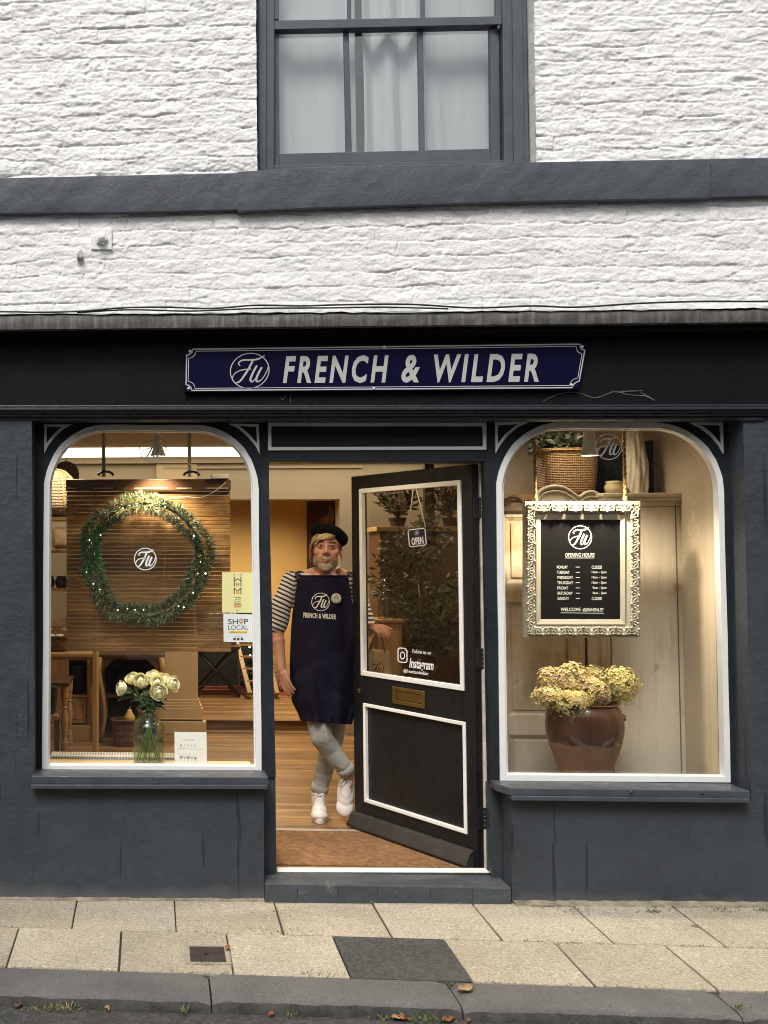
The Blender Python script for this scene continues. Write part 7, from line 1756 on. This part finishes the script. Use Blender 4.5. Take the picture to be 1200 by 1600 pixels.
for k in range(900):                                       # moss creeping along the joints
    if k % 3 == 0: x = rw.uniform(-.7, 3.2); p = cg(x, LY(L1, x)+rw.gauss(0,.004), .0)
    elif k % 3 == 1: x = rw.uniform(-.7, 3.2); p = cg(x, LY(L2, x)+rw.gauss(0,.006), .0)
    else: x = rw.uniform(1.8, 3.2); p = cg(x, rw.uniform(-.055,-.035), .002)
    if n1(p.x*3, 5) < .1: continue
    m.leaf(p, (rw.uniform(-1,1), rw.uniform(-1,1), .25), (0,0,1), rw.uniform(.004,.011), .005, .2, 2)
o = build('gutter_weeds', m, M_GR, None, recalc=False); tag(o, 'grass tufts and moss growing along the kerb and paving joints', 'weeds', None, 'stuff')
M_LF = [mat('russet_leaf', (.26,.085,.03), .7, .3, 20), mat('tan_leaf', (.36,.23,.10), .7, .3, 20), mat('brown_leaf', (.15,.075,.035), .7, .3, 20)]
def fallen(px, py, L, mi, road, label, ang):
    q = G(px, py); q.z = (rz(q.x,q.y) if road else gz(q.x,q.y))+.004; t_ = MB(); d = Vector((math.cos(ang), math.sin(ang), .06)); w_ = Vector((-math.sin(ang), math.cos(ang), 0)); n_ = 7
    vs = []; 
    for i in range(n_+1):
        f = i/n_; hw_ = L*.32*math.sin(math.pi*min(1, f*1.02))**.8; c = q+d*L*f+Vector((0,0,.010*math.sin(f*3)+.002)); vs += [c+w_*hw_+Vector((0,0,.007*math.sin(f*9)+.004)), c, c-w_*hw_+Vector((0,0,.006*math.cos(f*7)+.004))]
    t_.add(vs, [(3*i+k, 3*i+k+1, 3*i+k+4, 3*i+k+3) for i in range(n_) for k in (0,1)]); o = build('fallen_leaf', t_, M_LF[mi], None, smooth=True, recalc=False); so_ = o.modifiers.new('t', 'SOLIDIFY'); so_.thickness = .0008
    tag(o, label, 'leaf', 'fallen leaves in the street')
for (px, dy, L, mi, label, an) in ((22,0,.032,2,'brown leaf in the gutter at the far left end of the kerb',.3),(170,2,.03,1,'tan leaf in the gutter right of the largest dry grass tuft',2.0),(420,2,.028,0,'russet leaf in the gutter left of the kerb stone middle',.8),(612,0,.055,1,'large tan curled leaf in the gutter left of the green grass tuft',.2),(640,3,.045,0,'russet leaf at the left foot of the green grass tuft',2.6),(690,2,.05,0,'biggest russet leaf in the gutter right of the green grass tuft',.1),(730,4,.03,2,'brown leaf in the gutter just past the mossy kerb joint',1.0)):
    fallen(px, kerbfoot(px)+dy, L, mi, True, label, an)
fallen(354, 1488, .035, 0, False, 'small orange leaf lying on the edge of the metal access cover', 1.2)
fallen(716, 1552, .075, 1, False, 'tan leaf lying across the mossy joint on top of the kerb', .4)
m = MB()
for (px, py, s_) in ((262,1599,.016),(168,1592,.006),(220,1597,.005),(745,1599,.011)):
    m = MB(); q = G(px, min(py, 1598)); q.z = rz(q.x, q.y)+.004; m.ell(q, (s_, s_*.7, s_*.5), 10, 6)
    tag(build('pebble', m, mat('white_pebble', (.62,.60,.55), .8, .1), smooth=True), {262:'largest pale pebble on the road left of the kerb joint',168:'tiny pale pebble on the road below the dry grass tuft',220:'tiny pale pebble on the road between two larger specks',745:'pale pebble on the road right of the mossy kerb joint'}[px], 'pebble', 'pale pebbles on the road')
# ================================================================ light
w = bpy.data.worlds.new('World'); scene.world = w; w.use_nodes = True
t = w.node_tree; bg = [n for n in t.nodes if n.type == 'BACKGROUND'][0]
sky = t.nodes.new('ShaderNodeTexSky'); sky.sky_type = 'NISHITA'; sky.sun_disc = False
SUN_EL, SUN_AZ = R(52), R(200)            # azimuth clockwise from +Y
sky.sun_elevation = SUN_EL; sky.sun_rotation = SUN_AZ; sky.air_density = 1.2; sky.dust_density = 4.0
hs = t.nodes.new('ShaderNodeHueSaturation'); hs.inputs['Saturation'].default_value = .25
t.links.new(sky.outputs[0], hs.inputs['Color']); t.links.new(hs.outputs[0], bg.inputs['Color']); bg.inputs['Strength'].default_value = .10
sl = bpy.data.lights.new('sun', 'SUN'); sl.energy = 1.5; sl.angle = R(18); sl.color = (1, .97, .93)
so = bpy.data.objects.new('sun', sl); COL.objects.link(so)
sd = Vector((math.sin(SUN_AZ)*math.cos(SUN_EL), math.cos(SUN_AZ)*math.cos(SUN_EL), math.sin(SUN_EL)))
so.rotation_euler = (-sd).to_track_quat('-Z', 'Y').to_euler()
scene.view_settings.view_transform = 'Standard'; scene.view_settings.look = 'None'
scene.view_settings.exposure = .60; scene.view_settings.gamma = 1
cy = scene.cycles
cy.max_bounces = 10; cy.diffuse_bounces = 5; cy.glossy_bounces = 4; cy.transmission_bounces = 8; cy.transparent_max_bounces = 16
cy.filter_width = 1.0; cy.caustics_reflective = False; cy.caustics_refractive = False; cy.sample_clamp_indirect = 6
try: cy.use_denoising = True
except Exception: pass
